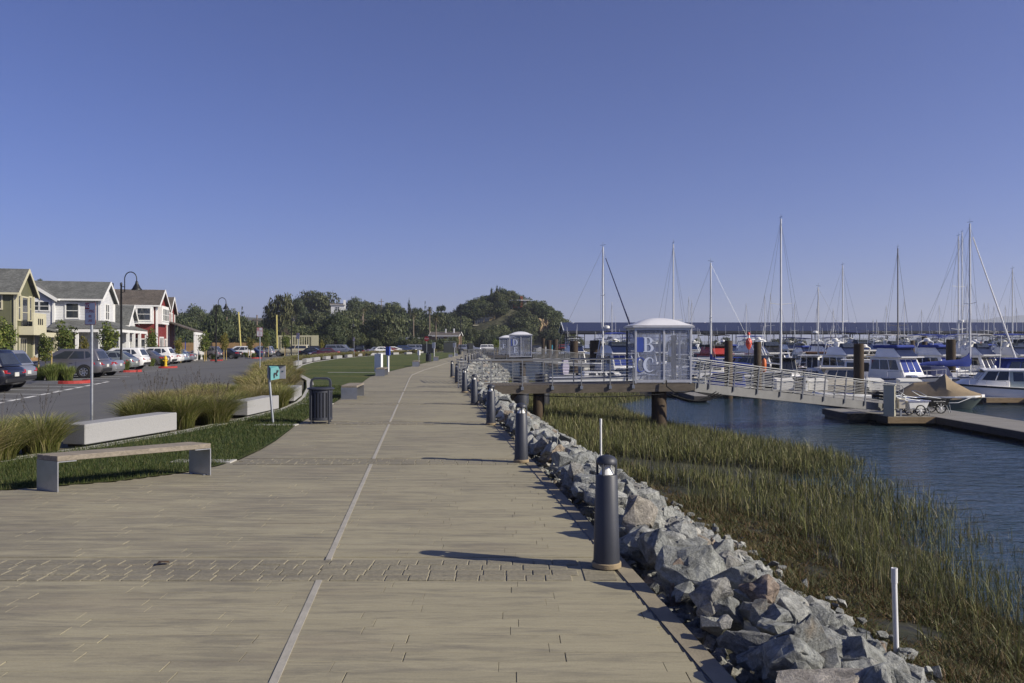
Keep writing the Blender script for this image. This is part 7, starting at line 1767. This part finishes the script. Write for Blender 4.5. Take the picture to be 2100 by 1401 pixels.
# the tarped boat
t = boat('small grey-green boat under a sagging brown tarp beside the lettered cart', 1927, 50.2, -22, 'tarped_boat', 'motor boat'); L, B = 4.9, 1.9
S = hull(t, L, B, .85, .72, 'green_hull', 'white_plastic', rake=.2); rg = []
for u, ht in ((-.46, .35), (-.3, .85), (-.05, .95), (.06, 1.45), (.14, 1.0), (.34, .3), (.46, .1)):
    x = u * L; w = B / 2 * (1.04 if u < .2 else 1.04 - (u - .2) * 2.6); z = .72 + (.13 if u > .3 else 0); rg.append([(x, -w, z - .12), (x, -w * .8, z + ht * .35), (x, -w * .38, z + ht * .78), (x, 0, z + ht), (x, w * .38, z + ht * .72), (x, w * .8, z + ht * .3), (x, w, z - .12)])
MB().loft(rg, True, True).build('tarp', M['tan_canvas'], t, 25); MB().tube([(-.5, -.2, .7), (.3, -.1, 2.1)], .03, 5).build('tarp_pole', M['alu'], t); MB().box((-2.5, 0, .6), (.35, .4, .8), bev=.06).build('outboard_motor', M['black'], t)
MB().tube([(1.9, -.5, .85), (.9, -1.1, .45), (-.1, -1.35, .4), (-.9, -1.2, .55)], .025, 6).build('mooring_line', M['white_plastic'], t, 60)
# blue-canvas flybridge boat
cruiser('white flybridge cruiser with royal blue bridge cover and blue windshield cover', 1848, 67.5, -72, 9.2, canvas='blue_canvas', wind_cover='blue_canvas', stripe='navy', arch=False)
# low cruiser with dark windows
cruiser('low cream cruiser with wraparound dark windows behind the ramp rails', 1703, 64, 176, 8.8, hullm='cream', house='cream', fly=False, stripe='navy', arch=False).scale = (.82, .8, .74)
cruiser('dark-hulled boat under a blue cover behind the top of the ramp', 1478, 65.5, 176, 7.5, hullm='navy', house='blue_canvas', wind_cover='blue_canvas', fly=False, stripe='black', arch=False).scale = (.9, .9, .62)
cruiser('black-hulled launch low behind the middle of the ramp', 1575, 66, 174, 7.5, hullm='hull_black', house='grey_hull', fly=False, stripe='black', arch=False).scale = (.9, .9, .62)
cruiser('white trawler with black star emblem on its flybridge front', 1580, 84, -68, 10.5, hullm='hull_black', emblem=True, stripe='black', arch=True); 
cruiser('red cabin cruiser with black canvas bridge enclosure', 1472, 86, -74, 9.5, hullm='white', house='red', canvas='dark_canvas', bimini='dark_canvas', stripe='red', arch=False)
cruiser('grey work trawler with boxy wheelhouse left of the star-emblem boat', 1524, 80, 170, 9.0, hullm='grey_hull', house='grey_hull', fly=False, stripe='black', arch=True, radar=False)
cruiser('white sportfisher with blue canvas dodger, seen through the hut panes', 1268, 82, -72, 10.5, bimini='blue_canvas', wind_cover='blue_canvas', stripe='navy')
cruiser('large white flybridge cruiser with pale blue stripe behind the tall black pile', 1768, 90, -66, 12.5, stripe='navy', bimini='navy_canvas')
cruiser('white bridge-deck cruiser behind the blue-canvas flybridge boat', 1835, 112, -68, 12, stripe='navy', bimini='grey_canvas')
cruiser('cabin boat with bright blue bridge canvas left of the brown pile', 1912, 96, -70, 10.5, canvas='blue_canvas', bimini='blue_canvas', stripe='navy', house='white')
cruiser('white cabin cruiser with life ring and blue bimini right of the blue sail cover', 1996, 92, -58, 10.5, bimini='blue_canvas', stripe='white_plastic')
cruiser('large white motor yacht cut by the picture edge with dark windows', 2088, 96, -150, 13, bimini='dark_canvas', stripe='navy')
cruiser('white runabout under a long royal blue cover behind the pilothouse boat', 2072, 66, 178, 8.5, fly=False, canvas='blue_canvas', wind_cover='blue_canvas', house='blue_canvas', stripe='navy', arch=False)
cruiser('white cruiser moored beside the mooring piles left of the sportfisher', 1181, 112, -80, 9.5, stripe='navy', bimini='dark_canvas'); cruiser('dark-hulled wooden boat with brown deckhouse in the middle berths', 1668, 100, 172, 10, hullm='hull_black', house='teak', fly=False, stripe='black', arch=True, radar=False); cruiser('black workboat stern-on beside the star-emblem trawler', 1612, 78, -90, 7, hullm='hull_black', house='hull_black', fly=False, stripe='black', arch=False)
cruiser('small white cruiser with blue cover in the middle berths', 1652, 116, -80, 8, fly=True, canvas='blue_canvas', bimini='navy_canvas'); cruiser('white cruiser far behind the dark wooden boat', 1705, 118, -95, 9, bimini='navy_canvas')
cruiser('white cabin boat with dark slit windows beside the far dock box', 2030, 104, 170, 8.5, fly=False, stripe='white_plastic', arch=False); cruiser('grey-hulled boat low behind the ramp top', 1438, 74, 168, 7.5, hullm='grey_hull', fly=False, bimini='blue_canvas', stripe='navy', arch=False); cruiser('small white cruiser moored close behind the hut', 1395, 92, -88, 8.5, bimini='navy_canvas')
for lab, px, d, hd, L, kw in (('distant white cruiser under the roof end beside the red pickup', 1176, 160, -90, 10, dict(bimini='grey_canvas')), ('distant white cruiser berthed under the blue roof left of the hut', 1232, 158, -90, 10, dict(bimini='navy_canvas')), ('distant white cruiser berthed behind the hut', 1345, 150, -95, 11, dict(bimini='blue_canvas')), ('distant white cruiser between hut and red-cabin boat', 1428, 138, -90, 10, dict()), ('distant white cruiser right of the star-emblem boat', 1625, 140, -85, 11, dict(bimini='navy_canvas')),
                             ('distant white flybridge boat above the low cruiser', 1735, 138, -92, 11, dict()), ('distant white trawler right of the big cruiser', 1805, 142, -90, 12, dict()), ('distant cream trawler with mast boom left of the slim pile', 1868, 130, -100, 12, dict(house='cream')), ('distant white boat under the roof by the brown pile', 1935, 150, -90, 11, dict(bimini='blue_canvas')), ('distant white yacht with dark bimini behind the life-ring cruiser', 2030, 135, -60, 13, dict(bimini='dark_canvas')), ('distant white boat at the roof right end', 2075, 150, -90, 12, dict(bimini='navy_canvas')), ('distant white boat beyond the life-ring cruiser', 1990, 158, -90, 12, dict()), ('distant cruiser low left of the red-cabin boat', 1406, 118, 160, 9, dict(fly=False, stripe='navy'))):
    cruiser(lab, px, d, hd, L, extras=False, **kw)
for lab, px, d, hd, L, kw in (('white cruiser tucked between sportfisher and hut', 1292, 128, -70, 9.5, dict(bimini='blue_canvas')), ('white open fishing boat beside the first mooring pile', 1510, 98, -112, 8.5, dict(fly=False, bimini='navy_canvas', arch=False)), ('white bridge boat showing over the grey trawler', 1545, 108, -70, 10, dict(bimini='blue_canvas')), ('white cruiser low behind the second dock box', 1662, 84, -118, 8.5, dict(fly=False, arch=False)),
                             ('white flybridge boat beside the slim white mast', 1697, 108, -70, 10, dict(canvas='navy_canvas')), ('cream cruiser between the tall black pile and the blue-canvas boat', 1800, 82, -66, 9, dict(house='cream', fly=False)), ('white cruiser squeezed left of the slim black pile', 1880, 104, -70, 9.5, dict(bimini='grey_canvas')), ('white sportfisher behind the blue sail cover', 1944, 112, -66, 10.5, dict(bimini='blue_canvas')),
                             ('white cruiser beside the rust-orange kayak', 2022, 116, -72, 10, dict(canvas='blue_canvas')), ('white cruiser beyond the leaning mast', 2058, 120, -115, 10, dict(bimini='navy_canvas')), ('white runabout by the low white dock box', 1772, 73, -20, 6.5, dict(fly=False, arch=False)), ('white cruiser in the middle berths right of the red-cabin boat', 1497, 116, -70, 9.5, dict(canvas='blue_canvas')), ('white boat behind the hut pane', 1350, 110, -70, 9, dict())):
    cruiser(lab, px, d, hd, L, extras=False, **kw)
for lab, px, d, kw in (('white cruiser with blue bridge cover just right of the blue sail cover mast', 1930, 80, dict(canvas='blue_canvas', wind_cover='blue_canvas')), ('white flybridge cruiser behind the pilothouse boat roof', 2012, 80, dict(bimini='grey_canvas')), ('white cruiser with blue bimini over the blue runabout cover', 2086, 80, dict(bimini='blue_canvas')), ('white cruiser with plain bridge left of the tall black pile', 1738, 80, dict())):
    cruiser(lab, px, d, -70, 9.2, **kw)
# dinghies, kayak-like craft, buoy floats
def dinghy(label, px, d, hd, L, tube_m, floor):
    t = boat(label, px, d, hd, 'dinghy', 'dinghy'); r = .22; w = L * .22
    MB().tube([(-L / 2, -w, .25), (L * .2, -w, .28), (L * .42, -w * .55, .36), (L * .5, 0, .42), (L * .42, w * .55, .36), (L * .2, w, .28), (-L / 2, w, .25)], r, 10).build('tube', M[tube_m], t, 60); MB().box((-.05 * L, 0, .12), (L * .85, w * 1.7, .1)).build('floor', M[floor], t); MB().box((-.1 * L, 0, .42), (.25, w * 1.8, .06)).build('thwart', M['red'], t); MB().box((-L * .5, 0, .55), (.3, .3, .8), bev=.06).build('outboard_motor', M['black'], t)
dinghy('white and navy inflatable dinghy tied below the ramp rails', 1724, 57.5, 175, 3.6, 'white_plastic', 'navy'); dinghy('white inflatable dinghy behind the railing by the hut', 1150, 84, 170, 3.4, 'white_plastic', 'grey_hull')
t = boat('small boat with raised lavender-covered outboard near the mooring piles', 1196, 88, 20, 'skiff', 'small boat'); hull(t, 5, 1.9, .9, .7, 'grey_hull', 'navy'); MB().loft([[(-2.5, -.3, .6), (-2.5, .3, .6), (-1.9, .3, .6), (-1.9, -.3, .6)], [(-2.6, -.35, 1.5), (-2.6, .35, 1.5), (-1.8, .35, 1.6), (-1.8, -.35, 1.6)], [(-2.4, -.2, 2.3), (-2.4, .2, 2.3), (-1.9, .2, 2.3), (-1.9, -.2, 2.3)]], True, True).build('motor_cover', pm('lavender_cover', (.45, .42, .55), .8, 0, .1, 3), t, 40)
t = thing('channel_buoy', 'red and white channel buoy hoisted among the boats before the grey trawler', 'buoy', W(1535.5, 716, 74), scale=.56); MB().lathe([(.1, -.1), (.32, .25), (.5, .7), (.5, .95), (.52, 1.0)], n=14).build('float', M['buoy_red'], t, 40); MB().lathe([(.52, 1.0), (.5, 1.35), (.28, 1.75), (.22, 1.8)], n=14).build('upper_float', M['buoy_red'], t, 40); MB().lathe([(.22, 1.8), (.2, 2.3)], n=12).build('white_band', M['white_plastic'], t, 40); MB().lathe([(.26, 2.3), (.2, 2.7), (.05, 2.8)], n=12).build('top_mark', M['buoy_red'], t, 40); MB().lathe([(.525, .96), (.525, 1.02)], n=14).build('dark_band', M['black'], t)
MB().tube([(0, 0, -1.6), (0, 0, 0)], .06, 6).build('stand', M['dark_metal'], t)
t = thing('rescue_float', 'slim orange rescue float hanging on a post by the ramp', 'float', (*W(1566, 740, 63).xy, -1.75)); MB().tube([(0, 0, 0), (0, 0, 2.2)], .04, 6).build('post', M['galv'], t); MB().lathe([(.05, 1.35), (.17, 1.45), (.19, 1.9), (.17, 2.3), (.05, 2.45)], (0, -.1, 0), 10).build('float_body', M['orange'], t, 50)
t = thing('kayak', 'orange-brown kayak stood on end beside the leaning forestay', 'kayak', (*W(2012, 715, 90).xy, -1.2), R(20)); MB().loft([[(.02, 0, 0), (-.02, 0, 0), (0, .03, 0)], [(.35, 0, 1.0), (-.35, 0, 1.0), (0, .3, 1.0)], [(.38, 0, 2.0), (-.38, 0, 2.0), (0, .32, 2.0)], [(.02, 0, 3.3), (-.02, 0, 3.3), (0, .05, 3.3)]], True, True).build('kayak_hull', pm('rust_orange', (.35, .1, .03), .5, 0, .1, 3), t, 50)
t = thing('life_ring', 'white life ring hung on the dock by the white cabin cruiser', 'life ring', W(1992, 706, 88)); MB().tube([(.3 * math.cos(2 * math.pi * i / 16), 0, .3 * math.sin(2 * math.pi * i / 16)) for i in range(17)], .08, 8, False).build('ring', M['white_plastic'], t, 60)
# sailboats: masts placed by the photograph
sailboat('sailboat with navy furled jib and two spreaders left of the hut', 1219, 74, 506, 6, 10, None, jib='navy_canvas', spreaders=(.31, .62), radar=.42)
sailboat('sailboat with cream mast rising behind the hut dome', 1373, 76, 503, -75, 10, None, spreaders=(.42,), mast='mast', hullm='cream'); sailboat('sailboat with short dark-topped mast right of the hut', 1474, 72, 539, 172, 8.8, 'blue_canvas', spreaders=(.52,), hullm='white')
sailboat('tall-masted sailboat with one long spreader pair, tallest mast', 1591, 70, 452, -80, 11, None, spreaders=(.46,), r=.1, hullm='hull_black'); sailboat('sailboat with slim white mast and grey furled boom', 1691, 92, 589, 176, 8.8, 'grey_canvas', spreaders=(.4,), radar=.5, cover_low=False)
sailboat('sailboat with blue sail cover on slim bright mast behind the low cruiser', 1718, 96, 546, -70, 10, 'blue_canvas', spreaders=(.46,)); sailboat('sailboat with dark bare mast above the blue-canvas flybridge boat', 1835, 82, 511, -95, 10, 'blue_canvas', mast='mast_dark', spreaders=(.38,))
sailboat('sailboat with royal blue sail cover and white furled jib near the brown pile', 1969, 69, 459, 0, 10.5, 'blue_canvas', mast='mast', jib='white', spreaders=(.48,), dodger='navy_canvas', r=.1)
sailboat('sailboat with radar dome on its mast, just left of the white furled jib boat', 1952, 92, 487, -70, 11, None, spreaders=(.3, .62), radar=.4); sailboat('sailboat whose mast stands directly behind the white furled jib boat', 1964, 104, 479, -85, 11, 'navy_canvas', spreaders=(.45,)); sailboat('sailboat with leaning white mast at the picture edge', 2065, 96, 554, -75, 9.5, 'grey_canvas', spreaders=(.3,), lean=.0)
far = [(1254, 620), (1411, 609), (1417, 616), (1528, 622), (1566, 603), (1578, 601), (1627, 621), (1674, 629), (1707, 633), (1814, 627), (1852, 615), (1885, 635), (1921, 626), (1980, 582), (2014, 621), (2021, 622), (2034, 627), (2056, 627), (1287, 648), (1455, 640), (1600, 640), (1786, 655), (1796, 655), (2080, 632)]
place = ['left of the hut above the blue roof', 'just right of the hut', 'second just right of the hut', 'right of the short dark-topped mast', 'left of the tallest mast', 'close by the tallest mast', 'right of the tallest mast', 'left of the slim white mast', 'right of the slim white mast', 'left of the dark bare mast', 'right of the dark bare mast', 'midway to the radar mast', 'left of the radar mast', 'right of the furled jib boat', 'first of the pair past the furled jib', 'second of the pair past the furled jib', 'left of the leaning mast', 'beside the leaning mast', 'close to the hut dome', 'before the short dark-topped mast', 'behind the tallest mast', 'first stub above the big cruiser', 'second stub above the big cruiser', 'at the picture edge']
for (px, top), pl in zip(far, place):
    sailboat('far sailboat with thin mast ' + pl, px, 168 if 600 < top else 150, top, random.choice((-90, -80, -100)), 9.5, random.choice((None, 'blue_canvas', 'navy_canvas')), spreaders=(.5,), simple=True, group='far sailboats at the covered berths', r=.07)
# ---------------------------------------------------------------- small litter on the promenade, birds on the roof
t = thing('fallen_leaf', 'curled brown leaf lying on the nearest paving band', 'leaf', (-2.85, 6.55, .012), .4); MB().add([(-.05, -.02, 0), (0, -.03, .02), (.06, -.01, .005), (.05, .02, .015), (-.02, .03, .02)], [(0, 1, 2, 3, 4)]).build('leaf_blade', pm('brown_leaf', (.06, .035, .015), .8), t)
def gull(label, px, py, d):
    t = thing('bird', label, 'bird', W(px, py, d), 0, 'birds on the roof'); MB().loft([[(-.28, 0, .12), (-.28, .01, .13), (-.28, 0, .14)], [(-.1, -.08, .1), (-.1, .08, .1), (-.1, 0, .24)], [(.1, -.08, .12), (.1, .08, .12), (.1, 0, .28)], [(.2, -.03, .28), (.2, .03, .28), (.2, 0, .36)], [(.3, -.01, .3), (.3, .01, .3), (.3, 0, .32)]], True, True).build('body', M['white_plastic'], t, 60); MB().tube([(0, 0, 0), (0, 0, .12)], .01, 4).build('leg', M['orange'], t)
gull('dark bird perched on the blue roof near its gable end', 1176, 664, 179); gull('white gull perched on the blue roof right of the hut', 1446, 663, 179); gull('white gull perched on the blue roof above the big cruiser', 1753, 663, 179)
# ---------------------------------------------------------------- air
k = NT('sea_haze'); k.t.nodes.remove(k.b); pv = k.n('ShaderNodeVolumePrincipled'); pv.inputs['Color'].default_value = (.8, .86, 1, 1); pv.inputs['Density'].default_value = HAZE; pv.inputs['Anisotropy'].default_value = .2
k.l(pv.outputs[0], k.out.inputs['Volume'])
mb = MB(); mb.box((500, 3400, 128), (9900, 7200, 266)); o = mb.build('haze', k.m); kind(o, 'stuff', 'thin blue sea haze over the bay')
